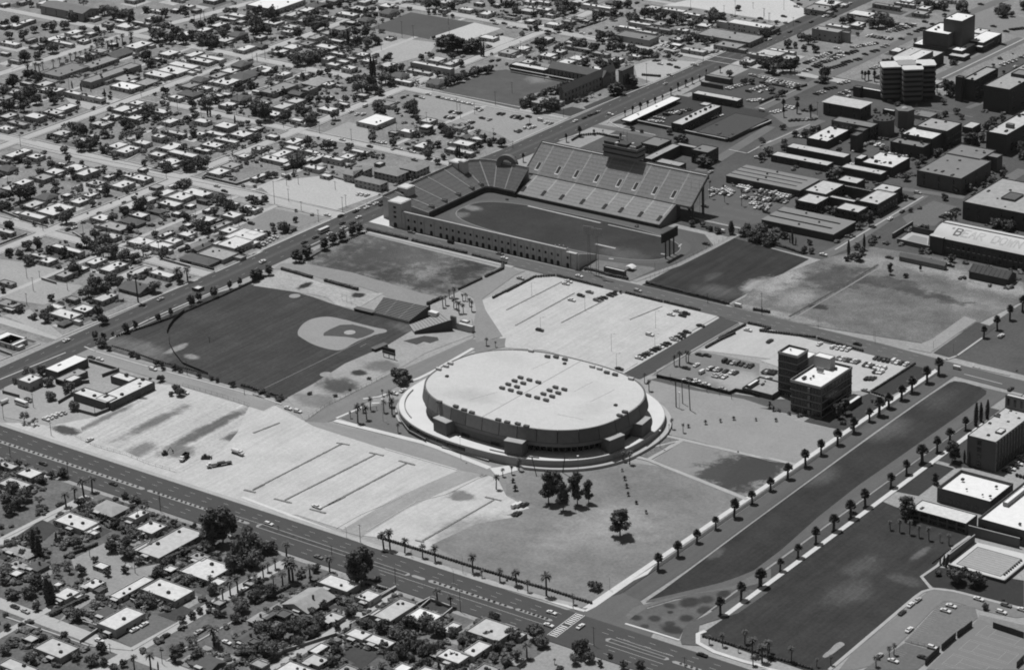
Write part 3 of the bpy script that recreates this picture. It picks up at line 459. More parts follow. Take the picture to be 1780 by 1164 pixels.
# tennis court lines
def line(t, x0, y0, x1, y1, w=.14, z=.22, tone=205):
    mb = MB(); a = GT(t, x0, y0); b = GT(t, x1, y1); d = b-a; l = np.hypot(*d); d /= l; mb.obox((a+b)/2, d[0], d[1], l/2, w/2, z, z+.015); return mb
ca = GT('33', 1500, 870); 
mb = MB()
for i in range(4):
    for j in range(2):
        cx_, cy_ = 336+j*29, -99-i*15.5
        for (x0, y0, x1, y1) in ((-11.9, -5.5, 11.9, -5.5), (-11.9, 5.5, 11.9, 5.5), (-11.9, -4.1, 11.9, -4.1), (-11.9, 4.1, 11.9, 4.1), (-11.9, -5.5, -11.9, 5.5), (11.9, -5.5, 11.9, 5.5), (-6.4, -4.1, -6.4, 4.1), (6.4, -4.1, 6.4, 4.1), (-6.4, 0, 6.4, 0)):
            mb.box(cx_+x0-.07, cy_+y0-.07, .215, cx_+x1+.07, cy_+y1+.07, .23)
o = obj('court_lines', mb, M(165)); tag(o, 'faint white lines of the tennis courts', kind='structure')
# ================================================================ BUILDINGS
WALLM = {'w': M(176, var=.05), 'g': M(150, var=.06), 't': M(140, var=.06), 'd': M(118, var=.08), 'b': M(88, var=.10), 'k': M(66, var=.10), 'm': M(110, var=.07)}
ROOFM = {'w': M(210, var=.13, scale=.5), 'W': M(232, var=.06, scale=.4), 'g': M(158, var=.14, scale=.4), 't': M(140, var=.14, scale=.4), 'd': M(86, var=.12, scale=.3), 'l': M(188, var=.13, scale=.4), 'm': M(122, var=.07, scale=.2), 'k': M(62, var=.1)}
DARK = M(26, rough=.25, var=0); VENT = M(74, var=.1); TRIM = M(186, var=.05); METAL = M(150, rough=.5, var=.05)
mb = MB(); mb.box(-.5, -.06, 0, .5, .10, 1); UWIN = mb.mesh('window', DARK)
mb = MB(); mb.box(-.5, -.08, 0, .5, .12, 1); UDOOR = mb.mesh('door', M(58, var=.1))
mb = MB(); mb.box(-.6, -.12, -.12, .6, .14, 0); USILL = mb.mesh('sill', TRIM)
mb = MB(); mb.box(-.5, -.5, 0, .5, .5, .8); mb.box(-.38, -.38, .8, .38, .38, 1.0); UVENT = mb.mesh('roof_cooler', VENT)
def face_windows(parent, x0, y0, x1, y1, z0, floors, fh, n, ww, wh, sides='SE', off=(0, 0), sill=1.0, mesh=None, name='window', skip=0.0):
    """windows set on the two outward faces: S is the y-min face, E the x-max face"""
    for s in sides:
        for fl in range(floors):
            L = (x1-x0) if s in 'SN' else (y1-y0); k = n if isinstance(n, int) else max(1, int(L/n))
            for i in range(k):
                if skip and random.random() < skip: continue
                u = (i+.5)/k*L; z = z0+fl*fh+sill
                if s == 'S': p = (x0+u, y0, z); r = 0
                elif s == 'N': p = (x0+u, y1, z); r = math.pi
                elif s == 'E': p = (x1, y0+u, z); r = math.pi/2
                else: p = (x0, y0+u, z); r = -math.pi/2
                link(name, mesh or UWIN, parent, (p[0]-off[0], p[1]-off[1], p[2]), r, (ww, 1, wh))
def block(root, x0, y0, x1, y1, z0, h, wall, roof, ox, oy, par=.45, lip=True):
    """one flat-roofed volume: walls up into a parapet, the roof deck sunk behind it"""
    x0 -= ox; x1 -= ox; y0 -= oy; y1 -= oy; t = .28
    mb = MB(); mb.add([(x0,y0,z0),(x1,y0,z0),(x1,y1,z0),(x0,y1,z0),(x0,y0,h),(x1,y0,h),(x1,y1,h),(x0,y1,h),(x0+t,y0+t,h),(x1-t,y0+t,h),(x1-t,y1-t,h),(x0+t,y1-t,h),
                       (x0+t,y0+t,h-par-.2),(x1-t,y0+t,h-par-.2),(x1-t,y1-t,h-par-.2),(x0+t,y1-t,h-par-.2)],
                      [(0,1,5,4),(1,2,6,5),(2,3,7,6),(3,0,4,7),(4,5,9,8),(5,6,10,9),(6,7,11,10),(7,4,8,11),(8,9,13,12),(9,10,14,13),(10,11,15,14),(11,8,12,15)])
    w = obj('wall', mb, wall, root)
    mb = MB(); mb.box(x0+t, y0+t, h-par-.5, x1-t, y1-t, h-par-.02); r = obj('roof', mb, roof, root); return w, r
def slabroof(root, x0, y0, x1, y1, z0, h, wall, roof, ox, oy, over=.5, th=.35, edge=None):
    x0 -= ox; x1 -= ox; y0 -= oy; y1 -= oy
    mb = MB(); mb.box(x0, y0, z0, x1, y1, h-th); w = obj('wall', mb, wall, root)
    mb = MB(); mb.box(x0-over, y0-over, h-th, x1+over, y1+over, h); r = obj('roof', mb, roof, root); return w, r
def gable(root, x0, y0, x1, y1, h, rh, wall, roof, ox, oy, along='y', over=.6, hip=0.0):
    x0 -= ox; x1 -= ox; y0 -= oy; y1 -= oy
    mb = MB(); mb.box(x0, y0, 0, x1, y1, h)
    if not hip:
        if along == 'y': m = (x0+x1)/2; mb.add([(x0,y0,h),(x1,y0,h),(m,y0,h+rh),(x0,y1,h),(x1,y1,h),(m,y1,h+rh)], [(0,1,2),(4,3,5)])
        else: m = (y0+y1)/2; mb.add([(x0,y0,h),(x0,y1,h),(x0,m,h+rh),(x1,y0,h),(x1,y1,h),(x1,m,h+rh)], [(1,0,2),(3,4,5)])
    w = obj('wall', mb, wall, root); mb = MB(); a0, a1, b0, b1 = x0-over, x1+over, y0-over, y1+over; z = h-.05; e = rh*over/((x1-x0)/2 if along == 'y' else (y1-y0)/2); z0 = z-e*.6; t = .22
    if along == 'y':
        m = (a0+a1)/2; hp = hip*(a1-a0)/2
        lo = [(a0,b0,z0),(a1,b0,z0),(a1,b1,z0),(a0,b1,z0)]; rd = [(m,b0+hp,z+rh),(m,b1-hp,z+rh)]
    else:
        m = (b0+b1)/2; hp = hip*(b1-b0)/2
        lo = [(a0,b0,z0),(a1,b0,z0),(a1,b1,z0),(a0,b1,z0)]; rd = [(a0+hp,m,z+rh),(a1-hp,m,z+rh)]
    vs = lo+rd+[(p[0],p[1],p[2]-t) for p in lo]
    if along == 'y': fs = [(0,1,4),(1,2,5,4),(2,3,5),(3,0,4,5)]
    else: fs = [(0,1,5,4),(1,2,5),(2,3,4,5),(3,0,4)]
    fs += [(0,6,7,1),(1,7,8,2),(2,8,9,3),(3,9,6,0),(9,8,7,6)]
    mb.add(vs, fs); r = obj('roof', mb, roof, root); return w, r
def rect(t, lx, ly, rx, ry, h):
    a = GT(t, lx, ly, h); b = GT(t, rx, ry, h)
    x0, x1 = min(a[0], b[0]), max(a[0], b[0]); y0, y1 = min(a[1], b[1]), max(a[1], b[1])
    return x0, y0, x1, y1
HR = []      # footprints, to keep trees and bushes off the buildings
KW = dict(w='white-roofed', W='bright white-roofed', g='grey-roofed', t='tan-roofed', d='dark-roofed', l='pale-roofed', m='grey-roofed', k='black-roofed')
def house(t, lx, ly, rx, ry, h=3.6, k='w', look=None, cat='house', group='houses in the residential blocks'):
    x0, y0, x1, y1 = rect(t, lx, ly, rx, ry, h); h = h*.82 if h < 5 else h*.9; gx = min(1.6, (x1-x0)*.13); gy = min(1.8, (y1-y0)*.16); x0 -= gx; x1 += gx; y0 -= gy; y1 += gy
    if x1-x0 < 4: m = (x0+x1)/2; x0, x1 = m-2.6, m+2.6
    if y1-y0 < 4: m = (y0+y1)/2; y0, y1 = m-2.6, m+2.6
    return house_rect(t, x0, y0, x1, y1, h, k, look, cat, group)
def house_rect(t, x0, y0, x1, y1, h, k, look=None, cat='house', group='houses in the residential blocks'):
    HR.append((x0, y0, x1, y1)); cx, cy = (x0+x1)/2, (y0+y1)/2; w, d = x1-x0, y1-y0; rnd = random.random()
    wall = WALLM[{'w': 'w' if rnd < .6 else 'g', 'W': 'w', 'g': 'g', 't': 't', 'd': 'd', 'p': 't', 'l': 'g'}[k if k in 'wWgtdpl' else 'g']]
    root = empty('flat_roofed_house' if k in 'wWgtl' else 'pitched_roof_house', (cx, cy, 0))
    small = w*d < 55
    if k in 'dp' and w*d > 40:
        along = 'y' if d > w else 'x'; rh = min(w, d)*.17
        wl, rf = gable(root, x0, y0, x1, y1, h-.9, rh, wall, ROOFM['d' if k == 'd' else 'g'], cx, cy, along, .6, random.choice((0, .9, .9)))
        if rnd < .5:
            mb = MB(); mb.box(w*.2-.4, -.4, h-1, w*.2+.4, .4, h+rh*.9+.5); obj('chimney', mb, WALLM['b'], root)
        look = look or ('dark pitched-roof house' if k == 'd' else 'grey pitched-roof house')
    else:
        wl, rf = block(root, x0, y0, x1, y1, 0, h, wall, ROOFM[k if k in ROOFM else 'w'], cx, cy)
        if not small:
            if rnd < .55 and w > 9 and d > 9:      # a lower or higher wing breaks the outline
                sx, sy = random.choice(((1, -1), (1, 1), (-1, -1))); ww, dd = w*random.uniform(.28, .4), d*random.uniform(.3, .45); hh = h-.7
                bx = cx+sx*(w/2+ww*.42); by = cy+sy*(d/2-dd/2-.6)
                block(root, bx-ww/2*.9, by-dd/2, bx+ww/2*.9, by+dd/2, 0, hh, wall, ROOFM[k if k in ROOFM else 'w'], cx, cy)
            for _ in range(random.choice((1, 2, 2, 3))):
                s = random.uniform(.9, 1.5); c = link('roof_cooler', UVENT, rf, (random.uniform(-w*.33, w*.33), random.uniform(-d*.33, d*.33), h-.5), random.choice((0, .2)), (s, s, s*.9))
        look = look or {'w': 'white-roofed flat house', 'W': 'bright white-roofed flat house', 'g': 'grey-roofed flat house', 't': 'tan-roofed flat house', 'l': 'pale-roofed flat house'}[k if k in 'wWgtl' else 'g']
        if small: look = look.replace('flat house', 'small outbuilding')
    if small: root.name = 'shed'
    fl = 2 if h > 5.5 else 1
    face_windows(root, x0, y0, x1, y1, 0, fl, 2.9, 4.2 if not small else 5, 1.3, 1.15, 'SE', (cx, cy), 1.0, skip=.15)
    q = cx-x0-1.2
    link('door', UDOOR, root, (random.uniform(-q*.5, q*.5), y0-cy, 0), 0, (1.0, 1, 2.1))
    if t[0] in '3' and not small:
        mb = MB(); px = random.uniform(-w*.2, w*.2); mb.box(px-2, y0-cy-2.0, 2.3, px+2, y0-cy-.02, 2.5); mb.box(px-1.9, y0-cy-1.9, 0, px-1.7, y0-cy-1.7, 2.3); mb.box(px+1.7, y0-cy-1.9, 0, px+1.9, y0-cy-1.7, 2.3); obj('porch', mb, TRIM, root)
    if not small:       # each plot has its own worn yard, lawn or drive
        yx, yy = random.choice((-1, 1)), random.choice((-1, 1)); gx, gy = random.uniform(3, 7), random.uniform(3, 8); tn = random.choice((86, 104, 120, 128, 172, 180) if t[0] != '3' else (70, 80, 90, 150))
        sheet('yard', rectp(x0-gx*(yx < 0)-1, y0-gy*(yy < 0)-1, x1+gx*(yx > 0)+1, y1+gy*(yy > 0)+1), YARDM[tn] if tn in YARDM else YARDM.setdefault(tn, ground_mat('plot_soil', tn, .22, .08, .12)), 2+random.random()*.8, 'small yard round a house')
    return reg(root, look, cat, group)
YARDM = {}
HOUSES = {
'30': "385 140 640 158 4 w;560 215 665 190 3 W;865 115 985 95 5 w;932 195 1100 182 4 w;950 345 1345 235 3.5 l;1240 480 1535 460 3.5 w;1280 385 1400 385 3.4 g;975 600 1275 615 4.5 w;757 640 1010 548 3.6 w;680 830 945 775 5 w;655 760 840 770 3.6 d;370 640 520 625 4 w;570 575 695 560 3 w;641 445 722 450 3 w;75 495 140 500 3 w;255 997 500 1000 4 l;10 1112 232 1140 4 l;632 55 832 50 3.8 p;80 430 190 450 3.2 g;190 440 310 430 4 d;1300 1090 1485 1085 3.5 d;1600 930 1740 905 3.8 d;40 330 230 350 3.6 p;172 930 242 940 3 l;1690 800 1790 770 4 p;1110 468 1180 470 3 w;355 575 420 570 3 w;1440 700 1500 690 3 g;630 610 712 600 2.6 d;1700 1100 1790 1110 3.6 g;1650 560 1720 560 3 g",
'31': "458 555 690 570 4.5 w;230 690 510 650 4.2 p;705 655 842 642 4 w;830 775 1078 712 3.8 l;1030 800 1245 785 3.6 W;1280 880 1380 848 3 w;1465 880 1745 872 4 l;635 905 780 905 4 w;762 945 938 960 3.5 w;1255 1052 1440 1050 4 w;1420 1022 1582 985 4.4 w;350 1085 495 1080 3 l;170 1150 430 1165 4 w;565 1155 692 1142 3.6 g;952 1140 1060 1130 3.4 W;1120 1155 1245 1160 3.4 w;10 1105 92 1092 3 l;470 800 602 790 3 l;60 790 160 765 3.6 d;155 772 255 765 3.6 d;390 1020 492 990 2.6 w;-20 960 40 950 3.6 d;1200 1050 1290 1030 2.8 g;1500 1150 1640 1140 3.6 g;1680 1160 1790 1150 3.6 d",
'32': "-40 870 48 862 3 w;20 1100 120 1080 3 g",
'20': "0 862 100 880 3.6 l;125 925 272 920 4 w;5 992 190 1000 3.8 l;131 295 266 285 6 w;0 35 160 30 4 W",
'10': "520 35 655 15 5 w;700 55 790 40 3.5 w;835 48 925 45 3.5 w;885 62 1015 62 4 w;758 112 892 98 4 w;265 287 482 262 4 w;140 308 302 325 5 w;478 222 590 212 3.4 w;562 180 652 172 3.4 w;415 180 480 176 3.2 w;680 385 862 392 3.8 g;870 490 1028 487 4 w;1000 515 1160 510 4 w;1100 490 1216 482 4 w;703 455 806 452 3.8 l;1068 452 1165 432 3.4 w;1205 440 1312 432 4.2 w;1078 232 1215 235 4.2 w;1140 190 1288 182 4 w;1238 158 1415 165 4 w;1328 212 1402 215 3.6 d;1250 252 1312 247 3 W;1158 302 1222 300 3.4 w;1368 280 1432 272 3.6 w;1340 342 1446 336 4 w;1500 315 1622 310 5 w;1490 222 1600 232 3.6 w;1622 262 1742 265 4.2 w;888 312 992 310 4 w;822 345 962 350 4 d;980 265 1092 280 4 d;1233 380 1292 376 3.2 w;1418 405 1542 365 3 g;1478 510 1680 490 5 w;1525 458 1772 440 4.4 w;1310 535 1400 505 3.8 d;1228 595 1452 612 3.8 d;1348 570 1582 572 3.8 g;683 672 842 645 4 w;588 628 706 612 4 w;526 665 582 672 3 w;362 520 545 560 5 w;210 580 312 590 3.5 l;274 620 377 612 3.4 w;870 702 1005 672 3.8 l;1018 700 1168 712 4 w;820 792 1010 790 4.2 d;638 872 775 852 4.2 l;348 972 532 980 4.2 w;498 942 628 937 4 w;408 1032 532 992 3.6 d;450 872 530 872 4 t;28 940 112 940 3.2 l;-10 905 132 908 3.8 t;335 922 420 932 3.2 w;-30 412 92 425 3.8 l;-30 232 62 235 3.8 l;90 300 142 297 3 w;5 762 92 772 3.4 t;-40 1142 152 1137 4 W;590 100 700 95 3.4 l;650 142 700 140 3 w;1010 125 1090 120 3.2 g;560 20 600 10 3.4 w;1430 350 1490 345 3 t;1330 800 1332 802 3 w",
'11': "-10 62 87 42 4 w;-40 272 47 266 4 w;-40 432 66 422 4 W;175 382 277 386 4 d;462 45 522 50 3.4 w;1330 -30 1440 -20 3 w",
'00': "0 167 62 162 4 w;55 162 142 160 3.8 w;130 142 228 127 4 w;445 212 548 202 4 w;580 217 642 212 4 w;303 257 428 242 4 w;350 267 487 287 4 w;524 267 602 262 3.6 w;203 302 292 292 3.4 g;5 277 132 285 3.8 w;588 112 672 107 3.8 w;690 152 762 152 4 g;783 127 842 132 3.2 W;785 167 902 162 3.6 w;903 137 1002 152 3.8 l;985 117 1082 107 4 w;1150 57 1207 55 4 w;1233 32 1307 30 4 w;1018 60 1092 66 3.8 w;1478 107 1582 122 3.6 w;1540 92 1652 96 3.8 w;1458 262 1572 252 4 l;1595 322 1712 306 4 w;1715 242 1790 235 3.8 l;1700 292 1790 290 4 d;1700 35 1790 25 4 W;850 302 1012 282 4.2 w;703 357 872 337 4 d;550 432 782 388 4 t;300 482 582 440 4.2 m;560 532 932 432 6 t;1078 352 1197 342 3.8 w;1250 362 1362 346 4 w;1280 392 1430 402 4 w;1345 372 1507 386 4 w;1140 422 1332 436 4 w;1070 462 1262 462 4 w;980 487 1152 492 4 w;1033 387 1082 386 3 w;675 532 767 522 3.6 w;755 567 937 570 4 W;770 522 922 510 3.6 g;930 542 1042 532 4 p;838 532 912 540 3 W;440 612 562 622 5 w;540 632 642 642 5 w;638 652 702 652 5 w;345 602 432 592 5 w;268 592 342 586 4 w;140 547 217 552 3.8 l;173 772 297 770 5 w;298 742 422 742 4 l;60 812 182 822 4 g;-10 852 92 850 4 w;378 722 512 702 4 w;860 742 977 712 4.4 w;1030 737 1137 737 4.2 w;1095 807 1197 797 4.2 w;690 787 802 772 3.6 w;618 822 732 822 3.6 l;1308 802 1412 802 4 w;1450 837 1582 832 5 w;1390 882 1517 892 3.8 w;1303 892 1382 887 3.4 w;1558 892 1692 887 4 w;1673 862 1747 857 3.6 w;1455 922 1592 942 4.2 w;1363 962 1492 962 4 w;1310 992 1412 1000 3.8 w;1118 872 1237 892 4 l;1085 982 1222 967 4 w;1028 907 1112 907 5 w;908 947 1012 947 4 w;733 972 852 962 3.8 w;788 1002 927 987 4.4 w;1140 1012 1322 1032 4 w;1010 1027 1112 1027 4 w;1078 1082 1212 1072 4 w;445 1117 577 1112 4 w;540 1147 642 1142 4 w;-30 1062 62 1070 4 g;40 1032 200 1002 4.2 w;190 1042 292 1037 4 w;378 1092 442 1092 3.6 w;1540 502 1707 492 4.2 d;1650 472 1790 452 4.2 d;1440 542 1602 532 3.8 w;1340 582 1422 580 3.6 w;1208 612 1342 612 4.2 d;1140 642 1232 642 4.4 w;1440 632 1502 632 3.6 w;1488 622 1552 622 3.6 w;260 15 430 0 5 w;0 20 60 15 4 w;120 5 200 -5 4 g;730 290 790 285 3.4 w;180 262 240 250 4 g;480 240 560 235 3.4 l;60 395 140 400 3.8 g;0 345 60 350 3.4 l;1590 140 1650 135 3.4 l;1290 60 1350 55 3.8 g;850 -10 960 -20 4 g;1160 -20 1260 -30 4 w;1380 -10 1500 -20 4 w;700 820 760 815 3.4 w;930 1130 990 1125 3.4 w;1600 1040 1680 1035 3.6 w;1700 990 1780 985 3.8 l;150 640 230 650 3.6 g;40 690 120 700 3.6 g;520 930 600 930 3.4 l;600 905 660 905 3 w;1560 575 1640 565 3.6 l",
'01': "-30 25 332 -5 5 W;362 22 478 12 4.4 d;75 142 197 137 4 w;195 202 272 202 4 w;303 132 412 137 4 l;570 82 702 87 4 w;658 47 782 47 4 l;470 102 542 107 3.8 w;425 302 557 306 4 w;520 262 602 267 3.8 w;528 347 617 352 4 w;468 387 548 377 6.5 w;498 422 582 422 4.6 w;570 402 642 402 4.6 w;633 382 692 382 4.4 w;603 447 692 442 4.8 w;733 397 822 392 4.6 w;693 357 777 352 4.6 w;1073 412 1337 452 6 w;955 527 1062 542 4.4 w;1050 462 1192 482 3.2 l;888 247 957 242 3 w;-10 457 142 452 4 w;160 492 252 482 4 w;290 502 372 492 4 w;345 542 522 522 4 p;465 557 547 552 3.8 w;60 602 282 562 4.6 t;250 612 337 612 6 d;330 592 422 582 6 t;715 807 937 785 4.6 W;990 872 1082 872 5 W;1125 842 1202 837 6.5 W;85 757 192 752 3.8 w;258 792 332 797 4.6 w;443 722 562 722 3.8 w;30 682 102 682 3.2 W;570 687 642 690 3.6 w;220 982 352 992 4.2 w;330 1002 442 1012 4.2 w;410 1032 497 1032 3.8 w;478 1047 602 1062 5 w;123 1032 252 1012 4 w;60 1052 242 1067 4 w;350 1112 472 1117 4 w;660 1002 772 1012 3.8 w;1350 952 1482 952 3.8 w;1300 992 1482 1012 4 l;1470 922 1552 922 3.8 w;1325 1097 1412 1087 6 w;1395 907 1462 902 4 d;1730 432 1790 432 4 d;1390 52 1482 52 4 w;1530 82 1622 72 4.6 w;1490 12 1552 12 4 w;1620 22 1662 20 4 w;1700 97 1790 97 4 w;1530 242 1642 242 3.6 w;850 30 950 25 4 w;1250 55 1320 50 4 l;620 140 690 140 3.8 l;0 130 60 125 3.8 w;1290 420 1400 400 3.6 l;820 1090 880 1085 3.4 l;915 880 975 880 3.2 g;700 630 770 630 3.4 l;480 640 540 640 3.4 w;90 905 170 905 3.6 w;300 820 380 815 3 w;0 850 60 850 3.8 w",
'02': "120 2 200 2 4 w;208 2 292 7 4 W;150 42 242 47 4 w;240 57 307 52 4 w;98 62 202 62 3.8 l;130 132 197 127 3.8 w;268 152 372 152 4 w;520 22 702 47 5 W;380 132 462 132 4 g;450 112 522 117 3.8 g;680 2 782 2 4 d;-10 102 82 102 4 w;590 62 702 72 4.4 t;758 172 897 187 5 W;835 142 967 157 5 w;750 227 1007 240 6 m;880 197 1002 217 5 l;958 172 1102 192 4.6 t;1058 52 1202 62 4.4 w;1198 82 1302 92 4 W;1338 102 1382 102 3.6 w;900 112 1002 132 4 l;1145 192 1227 192 4 w;1298 222 1712 242 5 t;1413 292 1592 292 4.6 t;1500 142 1790 165 7 w;1188 322 1342 332 4 l;1108 292 1182 292 3.4 W;410 302 572 322 3.8 g;588 347 692 352 3.8 g;228 362 332 357 3.8 w;830 367 907 367 3.6 w;318 337 402 332 3.6 l;175 674 372 674 4.2 g;1580 402 1672 397 4 l;1653 357 1790 372 6 l;1115 255 1190 250 3.6 l;500 130 560 130 3.4 l;10 10 70 10 4 w",
'03': "-10 177 122 172 5 d;-20 352 162 347 4.6 l;370 182 552 192 10 g;460 162 602 172 5 w;608 82 772 82 4 w;560 102 722 112 4 d;778 17 942 37 4.4 t;918 12 1042 22 4 w;380 12 542 7 4.2 w;318 47 482 42 4.6 t;78 322 232 342 4 w"}
for t, s in HOUSES.items():
    for e in s.split(';'):
        w = e.split(); house(t, *[float(v) for v in w[:5]], k=w[5])

def big(name, label, cat, vols, wins=(), group=None, slab=False):
    """vols: (tile, Lx, Ly, Rx, Ry, h, z0, wall, roof[, parapet]); wins: (vol index, floors, first sill z, floor height, bay spacing, w, h, sides)"""
    rs = [rect(*v[:6]) for v in vols]; cx = sum(r[0]+r[2] for r in rs)/2/len(rs); cy = sum(r[1]+r[3] for r in rs)/2/len(rs)
    root = empty(name, (cx, cy, 0)); tag(root, label, cat, group)
    for v, r in zip(vols, rs):
        HR.append(r)
        if len(v) > 10: slabroof(root, *r, v[6], v[5], WALLM[v[7]], ROOFM[v[8]], cx, cy, over=v[10])
        else:
            _, rf_ = block(root, *r, v[6], v[5], WALLM[v[7]], ROOFM[v[8]], cx, cy, par=v[9] if len(v) > 9 else .5); w_, d_ = r[2]-r[0], r[3]-r[1]
            for _ in range(min(7, int(w_*d_/130))): s_ = random.uniform(.7, 1.6); link('roof_vent', UVENT, rf_, (random.uniform(r[0]+2, r[2]-2)-cx, random.uniform(r[1]+2, r[3]-2)-cy, v[5]-.7), 0, (s_, s_*random.choice((1, 1, 2.2)), s_*.7))
    for w in wins:
        r = rs[w[0]]; face_windows(root, *r, w[2], w[1], w[3], w[4], w[5], w[6], w[7] if len(w) > 7 else 'SE', (cx, cy), 0)
    return root, rs, (cx, cy)
def vents(root, cxy, t, z, s):
    n = nums(s)
    for i in range(0, len(n), 2):
        p = GT(t, n[i], n[i+1], z); k = random.uniform(1.2, 2.0); link('roof_vent', UVENT, root, (p[0]-cxy[0], p[1]-cxy[1], z-.6), 0, (k, k, k*.8))
# ---- twin office block by the mall
r, rs, c = big('office_block', 'twin dark glass office block with pale floor bands and white roofs', 'office block',
  [('z5', 470, 195, 805, 172, 26, 0, 'k', 'W', 1.2), ('z5', 612, 512, 1300, 368, 18.5, 0, 'k', 'W', 1.2), ('z5', 868, 240, 1112, 245, 24, 0, 'w', 'W', .4), ('z5', 722, 248, 900, 215, 20.5, 0, 'w', 'W', .3), ('z5', 65, 600, 600, 560, 3.2, 0, 'b', 'g', .8), ('z5', 108, 572, 262, 512, 4.6, 3, 'm', 'W', .3), ('z5', 1178, 762, 1412, 697, 4, 0, 'k', 'W', .2), ('z5', 900, 375, 985, 385, 20.2, 18, 'g', 'g', .2)])
for vi, hh, nf in ((0, 26, 6), (1, 18.5, 4)):
    x0, y0, x1, y1 = rs[vi]; x0 -= c[0]; x1 -= c[0]; y0 -= c[1]; y1 -= c[1]
    for f in range(nf+1):
        z = f*(hh-1.4)/nf+ (0 if f < nf else 0); th = .5 if f < nf else 1.5
        mb = MB(); e = .22
        mb.box(x0-e, y0-e, z, x1+e, y0+.02, z+th); mb.box(x1-.02, y0+.02, z, x1+e, y1+e, z+th); mb.box(x0-e, y1-.02, z, x1-.02, y1+e, z+th); mb.box(x0-e, y0+.02, z, x0+.02, y1-.02, z+th)
        obj('floor_band', mb, M(176 if f == nf else 138, var=.05), r)
    for f in range(nf):
        z = f*(hh-1.4)/nf+.9
        for i in range(9): link('window', UWIN, r, (x0+(i+.5)/9*(x1-x0), y0-.02, z), 0, ((x1-x0)/9-.5, 1, (hh-1.4)/nf-1.4))
        for i in range(9): link('window', UWIN, r, (x1+.02, y0+(i+.5)/9*(y1-y0), z), math.pi/2, ((y1-y0)/9-.5, 1, (hh-1.4)/nf-1.4))
x0, y0, x1, y1 = [v-c[i % 2] for i, v in enumerate(rs[1])]
mb = MB()
for f in range(4): mb.box(x1-7.6, y0-.9, f*4.3+1.2, x1-6.2, y0-.2, f*4.3+3.6)
obj('stair_landing', mb, M(120), r)
mb = MB(); mb.box(x1+.2, y0-.3, 0, x1+.7, y0+.3, 18); obj('corner_post', mb, M(96), r)
# ---- long hall at the right edge
r, rs, c = big('classroom_hall', 'tall narrow-bayed hall with pale roof and rooftop penthouse at the right', 'hall', [('23', 1400, 680, 2000, 420, 17, 0, 'b', 'l', .3), ('23', 1655, 410, 1850, 440, 24, 16, 'm', 'w', .3), ('23', 1585, 655, 1660, 640, 17.8, 16.4, 'm', 'w', .2), ('23', 1575, 545, 1620, 550, 17.6, 16.4, 'm', 'w', .2)],
  [(0, 4, 1.5, 3.9, 3.2, .9, 2.6, 'E'), (1, 1, 18.5, 3, 3.4, 1.4, 4, 'SE')])
x0, y0, x1, y1 = [v-c[i % 2] for i, v in enumerate(rs[0])]
for i in range(22):
    mb = MB(); y = y0+i*3.2; 
    if y > y1: break
    mb.box(x1+.1, y-.16, 0, x1+.7, y+.16, 16.6); obj('fin', mb, M(112), r)
for f in range(4):
    mb = MB(); mb.box(x0+(x1-x0)*.36, y0-.25, 1.5+f*3.9, x0+(x1-x0)*.5, y0-.02, 3.9+f*3.9); obj('window', mb, DARK, r)
vents(r, c, '23', 17, '1540 680 1550 600 1610 545')
# ---- gym and pool complex at the lower right
r, rs, c = big('sports_hall', 'low sports hall with sunken white roof beside the mall lawn', 'sports hall', [('z8', 310, 388, 902, 356, 8, 0, 'b', 'W', 1.6)], [(0, 1, 1.5, 4, 4.2, 2.6, 2.0)])
r, rs, c = big('sports_hall', 'lower white-roofed hall with dark window wall facing the lawn', 'sports hall', [('z8', 102, 552, 622, 600, 6, 0, 'b', 'w', .3)], [(0, 2, 1.0, 2.6, 5.0, 4.0, 1.7, 'S')])
r, rs, c = big('sports_hall', 'walled sports hall with white roof above the swimming pool', 'sports hall', [('z8', 628, 626, 1500, 430, 8.5, 0, 'b', 'W', 1.2), ('z8', 820, 500, 1010, 390, 9.6, 7.6, 'g', 'W', .2)], [(0, 1, 3, 4, 5, 2.2, 1.6, 'S')])
x0, y0, x1, y1 = rs[0]
mb = MB(); a = GT('z8', 820, 565); 
def wall(name, label, path, h, tone, w=.35, z0=0, cat='wall', cap=None, t=None):
    """a free-standing wall; path in world points"""
    p = [np.array(q, float) for q in path]; c0 = p[0]; root = empty(name, (c0[0], c0[1], z0)); mbw = MB(); mc = MB()
    for a_, b_ in zip(p[:-1], p[1:]):
        d = b_-a_; l = np.hypot(*d); d = d/(l+1e-9); mbw.obox((a_+b_)/2-c0, d[0], d[1], l/2+w/2, w/2, 0, h); mc.obox((a_+b_)/2-c0, d[0], d[1], l/2+w/2+.06, w/2+.08, h+.002, h+.16)
    obj('wall_face', mbw, M(tone, var=.08), root); obj('coping', mc, M(cap or min(tone+60, 190), var=.06), root)
    if label: tag(root, label, cat)
    else: reg(root, 'low masonry garden wall', cat, 'walls round the yards', (p[0]+p[-1])/2)
    return root
wall('pool_wall', 'tall blank wall behind the swimming pool', pts('z8 555 760 945 860', 0), 5.2, 96, .5)
wall('pool_wall', 'slanting wall along the left side of the swimming pool', pts('z8 400 968 598 815', 0), 4.0, 90, .4)
wall('pool_wall', 'dark wall along the near side of the swimming pool', pts('z8 400 1010 470 1030 650 1085 830 1135 1010 985', 0), 1.6, 84, .4)
sheet('pool_deck', pts('z8 400 1000 592 812 985 905 1010 985 830 1130 640 1080'), M(204, var=.04), 6.8, 'bright concrete deck round the swimming pool')
pool = empty('swimming_pool', (296, -38, 0)); tag(pool, 'rectangular swimming pool with black lane lines and a bright deck', 'swimming pool')
pa, pb, pc_, pd = (284.2, -50), (306.4, -50), (306.4, -30), (284.2, -30)
mb = MB(); mb.box(-11.2, -10.2, .22, 11.2, 10.2, .24); obj('water', mb, M(172, rough=.15, var=.08, scale=.5), pool)
mb = MB(); 
